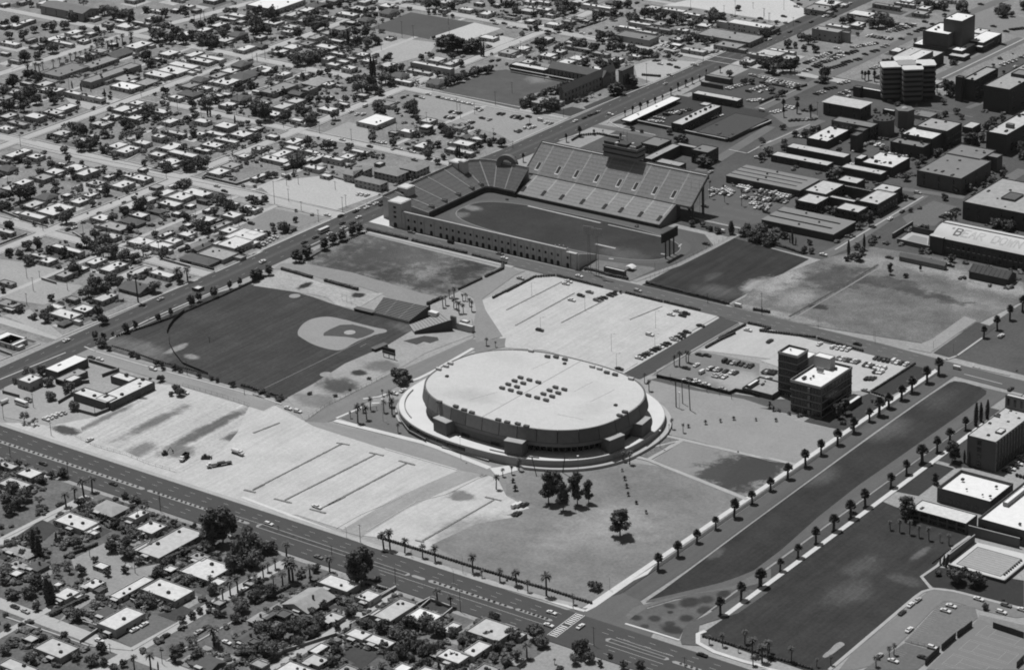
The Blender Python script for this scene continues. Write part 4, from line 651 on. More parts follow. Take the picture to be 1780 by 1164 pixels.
for a_ in ((-11.6, -10.6, 11.6, -10.2), (-11.6, 10.2, 11.6, 10.6), (-11.6, -10.2, -11.2, 10.2), (11.2, -10.2, 11.6, 10.2)): mb.box(a_[0], a_[1], .2, a_[2], a_[3], .34)
obj('pool_edge', mb, M(105, var=.05), pool)
for i in range(9):
    mb = MB(); y = -8.4+i*2.1; mb.box(-10.4, y-.12, .241, 10.4, y+.12, .25); obj('lane_line', mb, M(112, var=0), pool)
for i in range(9):
    mb = MB(); y = -8.4+i*2.1; mb.box(12.0, y-.35, .2, 12.9, y+.35, 1.0); obj('starting_block', mb, M(50), pool)
# ---- Bear Down gymnasium: barrel roof with faded lettering
def gymnasium():
    a = GT('z7', 440, 512, 10.5); bx1 = a[0]+92.0; y0 = a[1]; W_ = 27.0; R_ = 22.0; h0 = 10.5
    root = empty('gymnasium', (a[0], y0, 0)); tag(root, 'brick gymnasium with pale barrel roof painted BEAR DOWN', 'gymnasium'); L_ = bx1-a[0]
    mb = MB(); mb.box(0, 0, 0, L_, W_, h0-.3); obj('wall', mb, WALLM['k'], root); HR.append((a[0], y0, bx1, y0+W_))
    hm = W_/2; zc = h0-math.sqrt(R_*R_-hm*hm)
    def arc(y): return zc+math.sqrt(max(R_*R_-(y-hm)**2, 0))
    ys = [W_*i/18 for i in range(19)]; mb = MB(); n = len(ys)
    mb.add([(x, y, arc(y)) for x in (-.3, L_+.3) for y in ys]+[(x, y, arc(y)-.5) for x in (-.3, L_+.3) for y in ys],
           [(i, i+n, i+n+1, i+1) for i in range(n-1)]+[(i+1+2*n, i+n+1+2*n, i+n+2*n, i+2*n) for i in range(n-1)]+[(i, i+1, i+1+2*n, i+2*n) for i in range(n-1)]+[(i+n+1, i+n, i+n+2*n, i+n+1+2*n) for i in range(n-1)])
    rf = obj('roof', mb, M(198, var=.06, scale=.15), root)
    mb = MB(); mb.add([(-.05, y, arc(y)-.5) for y in ys]+[(-.05, y, h0-.4) for y in ys], [(i+1, i, i+n, i+1+n) for i in range(n-1)]); mb.add([(L_+.05, y, arc(y)-.5) for y in ys]+[(L_+.05, y, h0-.4) for y in ys], [(i, i+1, i+1+n, i+n) for i in range(n-1)]); obj('gable_end', mb, WALLM['k'], root)
    mb = MB(); 
    for i in range(16): mb.box(L_*i/16, hm-.35, arc(hm)+.02, L_*(i+1)/16-.05, hm+.35, arc(hm)+.5)
    obj('ridge_vent', mb, M(84), root)
    for x in (0, L_-12): mb = MB(); mb.box(x-1.0, -1.2, 0, x+8, 2.2, h0+.5); obj('corner_tower', mb, WALLM['k'], root); mb = MB(); mb.box(x-1.3, -1.5, h0+.5, x+8.3, 2.5, h0+.8); obj('coping', mb, M(190), root)
    for i in range(20): link('window', UWIN, root, (11+i*3.5, -.02, 5.4), 0, (1.5, 1, 2.6)); mbx = None
    for i in range(20): link('lintel', USILL, root, (11+i*3.5, -.05, 5.3), 0, (1.6, 1, 2.2))
    for i in range(16): link('window', UWIN, root, (12+i*4.3, -.02, 1.2), 0, (2.2, 1, 2.2))
    # letters as strokes laid on the curve of the roof
    F = {'B': [[(0,0),(0,1),(.75,1),(1,.85),(1,.65),(.75,.52),(0,.52)],[(.75,.52),(1,.38),(1,.15),(.75,0),(0,0)]], 'E': [[(1,1),(0,1),(0,0),(1,0)],[(0,.5),(.8,.5)]], 'A': [[(0,0),(.5,1),(1,0)],[(.2,.38),(.8,.38)]],
         'R': [[(0,0),(0,1),(.75,1),(1,.85),(1,.65),(.75,.5),(0,.5)],[(.45,.5),(1,0)]], 'D': [[(0,0),(0,1),(.7,1),(1,.75),(1,.25),(.7,0),(0,0)]], 'O': [[(.3,0),(0,.25),(0,.75),(.3,1),(.7,1),(1,.75),(1,.25),(.7,0),(.3,0)]],
         'W': [[(0,1),(.22,0),(.5,.7),(.78,0),(1,1)]], 'N': [[(0,0),(0,1),(1,0),(1,1)]], '"': [[(.3,1),(.3,.8)],[(.6,1),(.6,.8)]]}
    def stroke_letter(ch, x, wd, y0_, hh, tone, sw):
        mb = MB()
        for pl in F[ch]:
            for (ax, ay), (bx, by) in zip(pl[:-1], pl[1:]):
                p = np.array([x+ax*wd, y0_+ay*hh]); q = np.array([x+bx*wd, y0_+by*hh]); l = np.hypot(*(q-p)); k = max(1, int(l/1.0)); d = (q-p)/l; nn = np.array([-d[1], d[0]])*sw/2; p = p-d*sw*.4; q = q+d*sw*.4
                for i in range(k):
                    u = p+(q-p)*i/k; v = p+(q-p)*(i+1)/k; c4 = [u-nn, v-nn, v+nn, u+nn]
                    mb.add([(w[0], w[1], arc(w[1])+.06) for w in c4], [(0, 1, 2, 3)])
        obj('letter', mb, M(tone, var=.25, scale=1.5), rf)
    a0 = GT('z7', 690, 500, 14)[0]-a[0]; xx = a0-5.0; tones = {0: 120, 1: 70}
    for i, ch in enumerate('"BEAR DOWN"'):
        if ch != ' ': stroke_letter(ch, xx, 3.7 if ch != '"' else 2.2, 3.6, 6.0, [150, 98, 172, 178, 180, 0, 172, 176, 180, 174, 188][i], 1.1 if i == 1 else .95)
        xx += 5.05 if ch != '"' else 3.9
    return root
gymnasium()
r, rs, c = big('brick_hall', 'large dark brick hall with flat grey roof behind the gymnasium', 'hall', [('z7', 828, 72, 2300, -40, 12, 0, 'k', 'g', .5), ('z7', 1310, 20, 1600, -20, 13, 11, 'b', 'd', .4)], [(0, 2, 2, 4.5, 7, 1.6, 2.2, 'S')])
wall('court_wall', 'grey wall enclosing the yard beside the gymnasium', pts('z7 0 600 520 720', 0), 3.0, 100, .5); wall('court_wall', 'wall slanting along the court beside the gymnasium', pts('z7 -60 540 190 385', 0), 3.2, 84, .6)
r, rs, c = big('storage_building', 'narrow flat building on the far side of the gymnasium court', 'building', [('z7', 190, 385, 460, 445, 4, 0, 'k', 'l', .2)])
sheet('court', pts('z7 0 580 180 450 400 500 380 660 0 590'), M(176, var=.06), 6, 'pale paved court beside the gymnasium'); sheet('court_floor', pts('z7 60 590 200 500 380 540 370 660'), M(140, var=.05), 6.5, 'grey inner floor of the gymnasium court')
def barn(t, lx, ly, rx, ry, h, rh, wall_, roof_, name, label, along='x', hip=0, cat='building'):
    x0, y0, x1, y1 = rect(t, lx, ly, rx, ry, h); HR.append((x0, y0, x1, y1)); c = ((x0+x1)/2, (y0+y1)/2); r = empty(name, (*c, 0)); tag(r, label, cat); gable(r, x0, y0, x1, y1, h, rh, wall_, roof_, *c, along, .3, hip); return r, (x0, y0, x1, y1), c
r, q, c = barn('z7', 22, 760, 628, 862, 3.4, 1.8, M(112), M(100, var=.1), 'metal_shed', 'long ribbed metal shed before the gymnasium', 'x')
for i in range(20): mb = MB(); x = q[0]-c[0]+1+i*(q[2]-q[0]-2)/19; mb.box(x-.08, q[1]-c[1]-.08, .1, x+.08, q[1]-c[1]+.02, 3.2); obj('rib', mb, M(130), r)
r, q, c = barn('z7', 905, 950, 1500, 985, 5, 3.0, M(58), M(60, var=.15), 'barn', 'dark ridged barn at the right below the gymnasium', 'x', 0)
for i in range(9): mb = MB(); x = q[0]-c[0]+.5+i*(q[2]-q[0]-1)/8; mb.tube((x, q[1]-c[1]-.2, 5.15), (x, 0, 8.1), .12); obj('roof_rib', mb, M(84), r)
mb = MB(); mb.box(-2, -8, 6.0, 2, -6.5, 6.6); 
# ---- dormitories with pale roofs, courtyard group
r, rs, c = big('dormitory', 'pale-roofed dormitory group linked round dark courtyards', 'dormitory',
 [('13', 300, 155, 575, 115, 9, 0, 'k', 'l'), ('13', 520, 85, 712, 80, 8.6, 0, 'k', 'l'), ('13', 660, 225, 932, 175, 9, 0, 'k', 'l'), ('13', 752, 150, 962, 135, 8.6, 0, 'k', 'l'), ('13', 245, 222, 475, 200, 7.6, 0, 'k', 'l'), ('13', 510, 275, 732, 268, 7.6, 0, 'k', 'l'), ('13', 570, 118, 760, 165, 8.0, 0, 'k', 'l'), ('13', 440, 195, 660, 222, 7.0, 0, 'k', 'l')],
 [(i, 2, 1.2, 3.2, 3.4, 1.8, 1.5, 'SE') for i in (0, 2, 4, 5)])
# ---- striped carport-like halls
def slotted(t, lx, ly, rx, ry, h, nslot, label):
    x0, y0, x1, y1 = rect(t, lx, ly, rx, ry, h); HR.append((x0, y0, x1, y1)); c = ((x0+x1)/2, (y0+y1)/2); r = empty('training_shed', (*c, 0)); tag(r, label, 'shed')
    D = y1-y0; bands = nslot+1; bw = D/(bands+nslot*.33)
    for i in range(bands):
        a_ = y0-c[1]+i*bw*1.33; x_0, x_1 = x0-c[0], x1-c[0]
        mb = MB(); mb.box(x_0, a_, 0, x_1-.3, a_+bw, h-.5); obj('wall', mb, WALLM['k'], r)
        mb = MB(); mb.box(x_0-.3, a_-.2, h-.45, x_1-5.8, a_+bw+.2, h); obj('roof', mb, M(128, var=.06), r)
        link('roof_vent', UVENT, r, (x_0+(x_1-x_0)*random.uniform(.2, .7), a_+bw/2, h), 0, (1, 1, 1))
    mb = MB(); mb.box(x1-c[0]-5.8, y0-c[1]-.2, h-.44, x1-c[0]+.3, y1-c[1]+.2, h+.02); obj('roof', mb, M(128, var=.06), r)
    mb = MB(); mb.box(x1-c[0]-5.6, y0-c[1]+.05, 0, x1-c[0], y1-c[1], h-.46); obj('wall', mb, WALLM['k'], r)
slotted('p', 1324, 381, 1487, 385, 5, 2, 'long grey ribbed shed with two dark slots by the dark turf')
slotted('p', 1262, 305, 1425, 312, 5, 3, 'larger grey shed with three dark roof slots behind the stadium')
# ---- maintenance compound and blocks behind the stadium
r, rs, c = big('workshop', 'long grey-roofed workshop with a row of roof hatches in the compound', 'workshop', [('02', 1110, 825, 1450, 712, 6.5, 0, 'k', 'l', .3), ('02', 1300, 700, 1380, 695, 7.2, 6, 'g', 'l', .2)], [(0, 1, 1.5, 4, 3.5, 2, 2)]); vents(r, c, '02', 7, '1212 800 1240 780 1273 764 1306 748 1340 735 1376 715')
r, rs, c = big('workshop', 'long low workshop with tan roof beyond the compound', 'workshop', [('02', 1250, 625, 1592, 662, 5.5, 0, 'k', 'l', .3)], [(0, 1, 1.2, 3, 4, 2.4, 1.8)])
r, rs, c = big('open_shed', 'long bright white open-sided vehicle shed along the palm row', 'shed', [('02', 770, 805, 1176, 660, 3.6, 2.4, 'k', 'W', .1)])
x0, y0, x1, y1 = rs[0]
for i in range(12): mb = MB(); mb.box(x1-c[0]-.4, y0-c[1]+i*(y1-y0)/11.5, 0, x1-c[0]-.15, y0-c[1]+i*(y1-y0)/11.5+.25, 2.6); obj('post', mb, M(60), r)
r, rs, c = big('workshop', 'small two-part workshop at the palm row end', 'workshop', [('02', 1335, 505, 1525, 525, 4.4, 0, 'b', 'm', .3), ('02', 1308, 550, 1460, 575, 3.4, 0, 'b', 'l', .2)])
r, rs, c = big('covered_reservoir', 'very dark flat-roofed reservoir slab in the compound corner', 'reservoir', [('02', 1280, 885, 1765, 800, 3, 0, 'k', 'k', .2)])
r, rs, c = big('residence_hall', 'brick residence hall wrapped round a court behind the press box', 'hall', [('02', 905, 960, 1112, 940, 7, 0, 'k', 'm', .4), ('02', 920, 1060, 1175, 975, 7, 0, 'k', 'g', .4), ('02', 1245, 1005, 1428, 990, 9.5, 0, 'k', 'm', .4), ('02', 1000, 1085, 1210, 1095, 6, 0, 'k', 'g', .4), ('02', 1140, 970, 1300, 985, 7, 0, 'k', 'g', .3)], [(2, 2, 1.5, 3.6, 3.5, 1.5, 1.6), (0, 2, 1, 3, 3.2, 1.4, 1.5)])
# compound wall with pale top
wall('compound_wall', 'long pale-topped wall around the maintenance compound', pts('02 860 825 1480 955 1780 830', 0), 2.2, 74, .9, cap=178)
# ---- campus blocks upper right
r, rs, c = big('auditorium', 'white-roofed auditorium with tall dark stage tower', 'auditorium',
  [('03', 1035, 292, 1460, 295, 6, 0, 'k', 'W', .2), ('03', 1240, 125, 1452, 100, 26, 0, 'b', 'W', .6), ('03', 1100, 205, 1385, 175, 17, 0, 'b', 'W', .8), ('03', 1400, 272, 1632, 225, 7.5, 0, 'k', 'W', .2), ('03', 1445, 310, 1580, 275, 5, 4.4, 'g', 'W', .1), ('03', 1270, 370, 1420, 365, 3.4, 0, 'k', 'l', .1)], [(3, 1, 1, 4, 3, 1.6, 3.6, 'E'), (0, 1, 1, 4, 4, 2.4, 3, 'S')])
for i in range(7): mb = MB(); mb.box(*[v for v in (0, 0, 0, 0, 0, 0)]) if False else None
r, rs, c = big('music_building', 'dark block with pale stepped rooftop beside the auditorium', 'hall', [('03', 885, 385, 1242, 350, 9, 0, 'k', 'l', .3), ('03', 960, 398, 1170, 345, 12.5, 8, 'm', 'w', .3), ('03', 1020, 450, 1050, 446, 8, 0, 'k', 'l', .3)])
def tower8(px, py, h, rad, label):
    b = GT('03', px, py); root = empty('office_tower', (b[0], b[1], 0)); tag(root, label, 'tower'); HR.append((b[0]-rad, b[1]-rad, b[0]+rad, b[1]+rad))
    R_ = np.array([.79, .61]); F_ = np.array([-.61, .79])
    def ring(cx_, cy_, rr, z0, z1, m, nm):
        a, b = rr, rr*.74; mb = MB(); mb.prism([(cx_+u*R_[0]+v*F_[0], cy_+u*R_[1]+v*F_[1]) for u, v in ((-b-1, -a), (b+1, -a), (a, -b), (a, b), (b, a), (-b, a), (-a, b), (-a, -b))], z0, z1, True, True); obj(nm, mb, m, root)
    lobes = [tuple(R_*u+F_*v) for u, v in ((-11.5, -2), (2.5, -10), (13, -1), (0, 10))]
    for lx, ly in lobes:
        fl = 6
        for f in range(fl):
            z = 3+f*(h-3)/fl; ring(lx, ly, 7.4, z, z+1.9, M(104, var=.05), 'balcony_band'); ring(lx, ly, 6.7, z+1.9, z+(h-3)/fl, M(28, var=0), 'window_band')
        ring(lx, ly, 7.5, h, h+.9, M(206), 'roof'); ring(lx, ly, 6.0, 0, 3, M(60), 'ground_floor')
    ring(0, 0, 6.5, 0, h+1.2, M(150), 'lift_core')
    return root
tower8(985, 655, 25, 15, 'eight-sided lobed office tower with stacked balcony bands')
r, rs, c = big('lecture_building', 'small dark hall left of the lobed tower', 'hall', [('03', 630, 583, 880, 615, 6.5, 0, 'k', 'w', .3), ('03', 632, 583, 700, 580, 7.4, 0, 'k', 'd', .3)])
r, rs, c = big('library', 'dark square library with broad pale flat roof', 'library', [('03', 430, 684, 752, 690, 9.5, 0, 'k', 'l', .2, .9)], [(0, 2, 1.2, 4, 3, 1.5, 3)])
r, rs, c = big('classroom_hall', 'long grey-roofed hall with round turret below the library', 'hall', [('03', 485, 808, 800, 830, 10, 0, 'k', 'm', .4), ('03', 640, 870, 760, 850, 9, 0, 'k', 'd', .4), ('03', 612, 905, 700, 890, 12, 0, 'k', 'd', .4)], [(0, 2, 2, 4, 3.4, 1.5, 2)])
b = GT('03', 835, 900); tr = empty('round_hall', (*b, 0)); tag(tr, 'round drum-shaped hall beside the grey long hall', 'hall'); mb = MB(); mb.cyl(0, 0, 0, 11, 7.5, n=20); obj('wall', mb, WALLM['m'], tr); mb = MB(); mb.cyl(0, 0, 11.01, 11.5, 7.8, n=20); obj('roof', mb, ROOFM['k'], tr)
for i in range(10): link('roof_vent', UVENT, tr, (5.6*math.cos(i*.63), 5.6*math.sin(i*.63), 11.4), 0, (1, 1, 1))
b = GT('03', 975, 850); tr = empty('observatory_hall', (*b, 0)); tag(tr, 'tall windowless six-sided dark hall with a small dome', 'hall'); mb = MB(); mb.prism([(6.8*math.cos(i*math.pi/3+.3), 6.8*math.sin(i*math.pi/3+.3)) for i in range(6)], 0, 13); obj('wall', mb, WALLM['m'], tr)
mb = MB(); [mb.cyl(0, 0, 13+i*.4, 13.4+i*.4, 2.4*math.cos(i*.35), 2.4*math.cos((i+1)*.35), 12) for i in range(4)]; obj('dome', mb, M(170), tr)
r, rs, c = big('laboratory', 'low laboratory with bright roof and four dark vents', 'laboratory', [('03', 318, 925, 612, 870, 5.5, 0, 'k', 'w', .4)]); vents(r, c, '03', 6, '415 910 465 885 510 860 490 915')
r, rs, c = big('laboratory', 'wide laboratory with stepped roofs by the palm street', 'laboratory', [('z6', 340, 765, 856, 735, 14, 0, 'k', 'g', .5), ('z6', 172, 852, 655, 840, 12, 0, 'k', 'w', .5), ('z6', 50, 942, 500, 965, 9, 0, 'k', 'm', .5)], [(0, 2, 3, 4.5, 7, 2.2, 1.6, 'E'), (2, 1, 2, 4, 4, 2, 1.6, 'S')]); vents(r, c, 'z6', 9.4, '160 945 215 912 400 950 325 982')
r, rs, c = big('office_tower', 'dark brick slab with grey roof and stair tower', 'tower', [('z6', 870, 235, 1262, 120, 16, 0, 'k', 'g', .8), ('z6', 783, 215, 885, 210, 18, 0, 'k', 'k', .4)], [(0, 4, 2, 3.6, 5, 3.4, .8, 'E')])
r, rs, c = big('office_tower', 'dark brick slab at the right edge with a recessed corner', 'tower', [('z6', 1100, 312, 1900, 80, 18, 0, 'k', 'g', .6), ('z6', 1405, 175, 1700, 160, 20, 0, 'k', 'm', .6)], [(0, 4, 2, 4, 5, 3.4, .8, 'E')])
r, rs, c = big('office_tower', 'dark slab with speckled pale roof by the right edge', 'tower', [('z6', 1130, 828, 2000, 500, 15, 0, 'k', 'l', .8), ('z6', 1345, 745, 1450, 745, 17, 14.4, 'm', 'm', .3)], [(0, 3, 2, 4, 5, 3.4, .9, 'E')]); vents(r, c, 'z6', 15.2, '1190 790 1240 770 1180 800 1500 650')
r, rs, c = big('brick_hall', 'old brick hall with dark roofs around a light court', 'hall', [('13', 1060, 22, 1560, -40, 11, 0, 'b', 'm', .4), ('03', 1245, 1030, 1590, 1010, 11, 0, 'b', 'm', .4), ('03', 1480, 1010, 1600, 1060, 10.6, 0, 'b', 'm', .3)], [(0, 2, 1.6, 4.4, 3, 1.3, 3, 'SE')])
r, rs, c = big('laboratory', 'long low laboratory with tan raised roof', 'laboratory', [('03', 78, 1040, 500, 1090, 5, 0, 'k', 'l', .3), ('03', 180, 985, 615, 1035, 6.4, 0, 'k', 'l', .3)], [(0, 1, 1.2, 3, 5, 1.4, 1.8, 'S')])
r, rs, c = big('laboratory', 'white-roofed laboratory dotted with dark vents', 'laboratory', [('03', 690, 1088, 1014, 1060, 7, 0, 'k', 'w', .3), ('03', 640, 1060, 730, 1045, 6.4, 0, 'k', 'l', .3)]); vents(r, c, '03', 7.4, '785 1085 880 1095 850 1040 940 1050 760 1060')
r, rs, c = big('laboratory', 'low pale laboratory below the dotted white roof', 'laboratory', [('03', 540, 1125, 860, 1150, 5, 0, 'k', 'l', .3), ('13', 535, 0, 820, 50, 5.5, 0, 'k', 'l', .3)])
r, rs, c = big('kiosk', 'low flat-roofed shelter beside the street by the wide laboratory', 'kiosk', [('03', 1365, 850, 1490, 830, 5, 0, 'k', 'l', .2), ('03', 830, 735, 920, 740, 4, 0, 'k', 'l', .2), ('03', 1035, 770, 1200, 760, 3, 0, 'g', 'm', .2)])
# ---- school with gabled wings
r, q, c = barn('02', 355, 615, 735, 470, 9, 4.4, M(128), M(96, var=.08), 'school', 'gabled school wing with tall windows facing the wide road', 'y')
face_windows(r, *q, 0, 2, 4, 4.2, 1.6, 2.2, 'E', c, 1.5); mb = MB(); mb.box(-1, q[1]-c[1]-.15, 4.2, 1, q[1]-c[1]-.01, 8); obj('window', mb, DARK, r); mb = MB(); mb.box(-1.2, q[1]-c[1]-.14, 0, 1.2, q[1]-c[1]-.01, 3); obj('door', mb, M(40), r)
a = rect('02', 755, 470, 858, 440, 15); mb = MB(); mb.box(a[0]-c[0], a[1]-c[1], 0, a[2]-c[0], a[3]-c[1], 14); obj('tower', mb, M(120), r); mb = MB(); mb.box(a[0]-c[0]-.3, a[1]-c[1]-.3, 14, a[2]-c[0]+.3, a[3]-c[1]+.3, 14.8); obj('tower_cap', mb, M(100), r); HR.append(a)
for i in range(3): link('window', UWIN, r, (a[2]-c[0], a[1]-c[1]+2+i*2.6, 3), math.pi/2, (1.2, 1, 8))
r, q, c = barn('02', 285, 455, 700, 500, 8, 4, M(112), M(92, var=.08), 'school', 'long ridged school wing behind the gabled wing', 'x')
face_windows(r, *q, 0, 1, 4, 3.4, .9, 5, 'S', c, 1.8)
r, rs, c = big('school', 'low white-roofed school annex beside the playing field', 'school', [('02', 25, 432, 292, 458, 5, 0, 'b', 'w', .4), ('02', 30, 455, 500, 548, 3.2, 2.6, 'k', 'l', .1)])
r, q, c = barn('00', 270, 38, 662, 58, 7.5, 2.2, M(130), M(112, var=.08), 'church_hall', 'large hall with slatted end wall at the upper left', 'x', cat='hall'); face_windows(r, *q, 0, 1, 4, 4, 1.0, 4.5, 'SE', c, 1.5)
# ---- apartments beside the stadium corner
for t, lx, ly, rx, ry, n_ in (('11', 605, 45, 800, 5, 'first'), ('11', 680, 82, 905, 98, 'b'), ('11', 812, 28, 1045, 30, 'c'), ('11', 985, 5, 1185, -8, 'd')):
    r, q, c = barn(t, lx, ly, rx, ry, 5.6, 1.8, M(150), M(132, var=.08), 'apartment_block', {'first': 'two-storey apartment block furthest left beside the pale lot', 'b': 'two-storey apartment block nearest the stadium corner tower', 'c': 'apartment block in the middle, behind the small pool', 'd': 'apartment block at the right of its group of four'}[n_], 'x', .9, 'apartments'); r['group'] = 'apartments by the stadium'
    face_windows(r, *q, 0, 2, 2.8, 3.4, 1.5, 1.3, 'SE', c, .8)
# ---- walled workshop at the avenue corner
r, rs, c = big('workshop_compound', 'white-roofed walled workshop compound on the avenue corner', 'workshop', [('20', 300, 232, 592, 165, 5, 0, 'b', 'W', .2), ('20', 372, 300, 590, 250, 3.6, 0, 'b', 'g', .3), ('20', 428, 305, 548, 288, 4.2, 0, 'b', 'w', .3), ('20', 490, 395, 790, 425, 5, 0, 'b', 'w', .4), ('20', 640, 432, 1040, 322, 4.8, 0, 'b', 'w', .4), ('20', 742, 282, 925, 292, 4.4, 0, 'b', 'w', .4)], [(4, 1, 1.2, 3, 5, 1.6, 1.6, 'E'), (1, 1, .8, 3, 4, 2.4, 1.8, 'S')]); vents(r, c, '20', 5, '560 380 635 415 715 400 820 405 850 275 960 305 1010 300')
for q in ('20 600 190 800 250 690 290', '20 395 470 480 420 520 400', '20 510 520 640 555 730 520', '20 20 400 130 430', '20 490 340 600 330'): wall('yard_wall', None, pts(q), 1.9, 92, .4)
# ---- ball park grandstand
def grandstand():
    # west wing: rows of seats facing the diamond, with a dark outer wall
    a = [GT('11', 800, 980, 1.2), GT('11', 1050, 1042, 1.2), GT('11', 1190, 935, 6.5), GT('11', 880, 870, 6.5)]
    root = empty('grandstand', (*a[0], 0)); tag(root, 'dark tiered grandstand wing behind first base', 'grandstand'); o = a[0]; a = [p-o for p in a]
    mb = MB(); n = 12
    for i in range(n):
        f0, f1 = i/n, (i+1)/n; z = 1.2+(6.5-1.2)*i/n; q = [a[0]+(a[3]-a[0])*f0, a[1]+(a[2]-a[1])*f0, a[1]+(a[2]-a[1])*f1, a[0]+(a[3]-a[0])*f1]; mb.prism(ccw(q), 0, z)
    obj('seat_tiers', mb, M(106, var=.06), root)
    for k in (.3, .68):
        mb = MB(); p0 = a[0]+(a[1]-a[0])*k; p1 = a[3]+(a[2]-a[3])*k; d = (p1-p0); l = np.hypot(*d); d = d/l
        for i in range(n): mb.obox(p0+(p1-p0)*(i+.5)/n, d[0], d[1], l/n/2, .4, 1.1+5.3*i/n, 1.26+5.3*i/n)
        obj('aisle', mb, M(140), root)
    mb = MB(); d = a[1]-a[0]; l = np.hypot(*d); d = d/l; mb.obox((a[0]+a[1])/2-[0, .3], d[0], d[1], l/2, .12, 0, 1.9); obj('front_wall', mb, M(150), root)
    mb = MB(); d = a[2]-a[1]; l = np.hypot(*d); d = d/l; n_ = np.array([d[1], -d[0]])*.3
    mb.add([(*(a[1]+n_), 0), (*(a[2]+n_), 0), (*(a[2]+n_), 7.2), (*(a[1]+n_), 1.9), (*a[1], 0), (*a[2], 0), (*a[2], 7.2), (*a[1], 1.9)], [(0,1,2,3),(5,4,7,6),(3,2,6,7),(4,0,3,7),(1,5,6,2)]); obj('side_wall', mb, M(60), root)
    r2 = empty('grandstand', (*GT('11', 1080, 1110), 0)); tag(r2, 'pale wedge-shaped grandstand wing behind home plate', 'grandstand'); o = r2.location
    b = [GT('11', 1050, 1060, 1.5), GT('11', 1085, 1110, 1.5), GT('11', 1340, 1030, 6.5), GT('11', 1270, 975, 6.5)]; b = [p-np.array([o.x, o.y]) for p in b]; mb = MB()
    for i in range(n):
        f0, f1 = i/n, (i+1)/n; q = [b[0]+(b[3]-b[0])*f0, b[1]+(b[2]-b[1])*f0, b[1]+(b[2]-b[1])*f1, b[0]+(b[3]-b[0])*f1]; mb.prism(ccw(q), 0, 1.5+5*i/n)
    obj('seat_tiers', mb, M(150, var=.05), r2)
    mb = MB(); d = b[2]-b[1]; l = np.hypot(*d); d /= l; n_ = np.array([d[1], -d[0]])*.35
    mb.add([(*(b[1]+n_), 0), (*(b[2]+n_), 0), (*(b[2]+n_), 7.0), (*(b[1]+n_), 2.0), (*b[1], 0), (*b[2], 0), (*b[2], 7.0), (*b[1], 2.0)], [(0,1,2,3),(5,4,7,6),(3,2,6,7),(4,0,3,7),(1,5,6,2)]); obj('side_wall', mb, M(70), r2)
    mb = MB(); p = b[3]*.75+b[0]*.25; mb.box(p[0]-3, p[1]-1.5, 5.2, p[0]+3, p[1]+1.5, 7.4); obj('press_booth', mb, M(225), r2)
grandstand()
r, rs, c = big('ticket_building', 'pale ticket building with bright roof by the palm cluster', 'building', [('11', 1370, 1050, 1490, 1065, 4, 0, 'w', 'w', .3), ('11', 1325, 1000, 1368, 1005, 7.5, 0, 'g', 'l', .3), ('11', 1390, 1030, 1460, 1030, 4.4, 3, 'w', 'w', .2)])
def dugout(t, x0, y0, x1, y1, label):
    a = GT(t, x0, y0); b = GT(t, x1, y1); r = empty('dugout', (*a, 0)); tag(r, label, 'dugout'); b = b-a; l = np.hypot(*b); d = b/l; mb = MB(); mb.obox(b/2, d[0], d[1], l/2, 1.4, 0, 1.7); obj('wall', mb, M(56), r); mb = MB(); mb.obox(b/2+np.array([-d[1], d[0]])*.3, d[0], d[1], l/2+.3, 1.9, 1.72, 1.95); obj('roof', mb, M(96), r)
dugout('11', 690, 965, 810, 995, 'dark dugout roof by the grandstand wing'); dugout('21', 810, 120, 895, 85, 'dark dugout on the arena side of the diamond')
# scoreboard of the ball field
p = GT('21', 915, 165); sb = empty('scoreboard', (*p, 0)); tag(sb, 'small dark baseball scoreboard on white legs near the arena road', 'scoreboard')
mb = MB(); mb.box(-4.6, -.3, 2.4, 4.6, .3, 6.4); obj('panel', mb, M(40), sb)
for q in ((-4.4, -.36, 3.9, 4.4, -.31, 4.2), (-4.4, -.36, 2.5, 4.4, -.31, 2.9)): mb = MB(); mb.box(*q); obj('trim', mb, M(190), sb)
for x in (-4, 0, 4): mb = MB(); mb.box(x-.2, -.2, 0, x+.2, .2, 2.4); obj('leg', mb, M(190), sb)
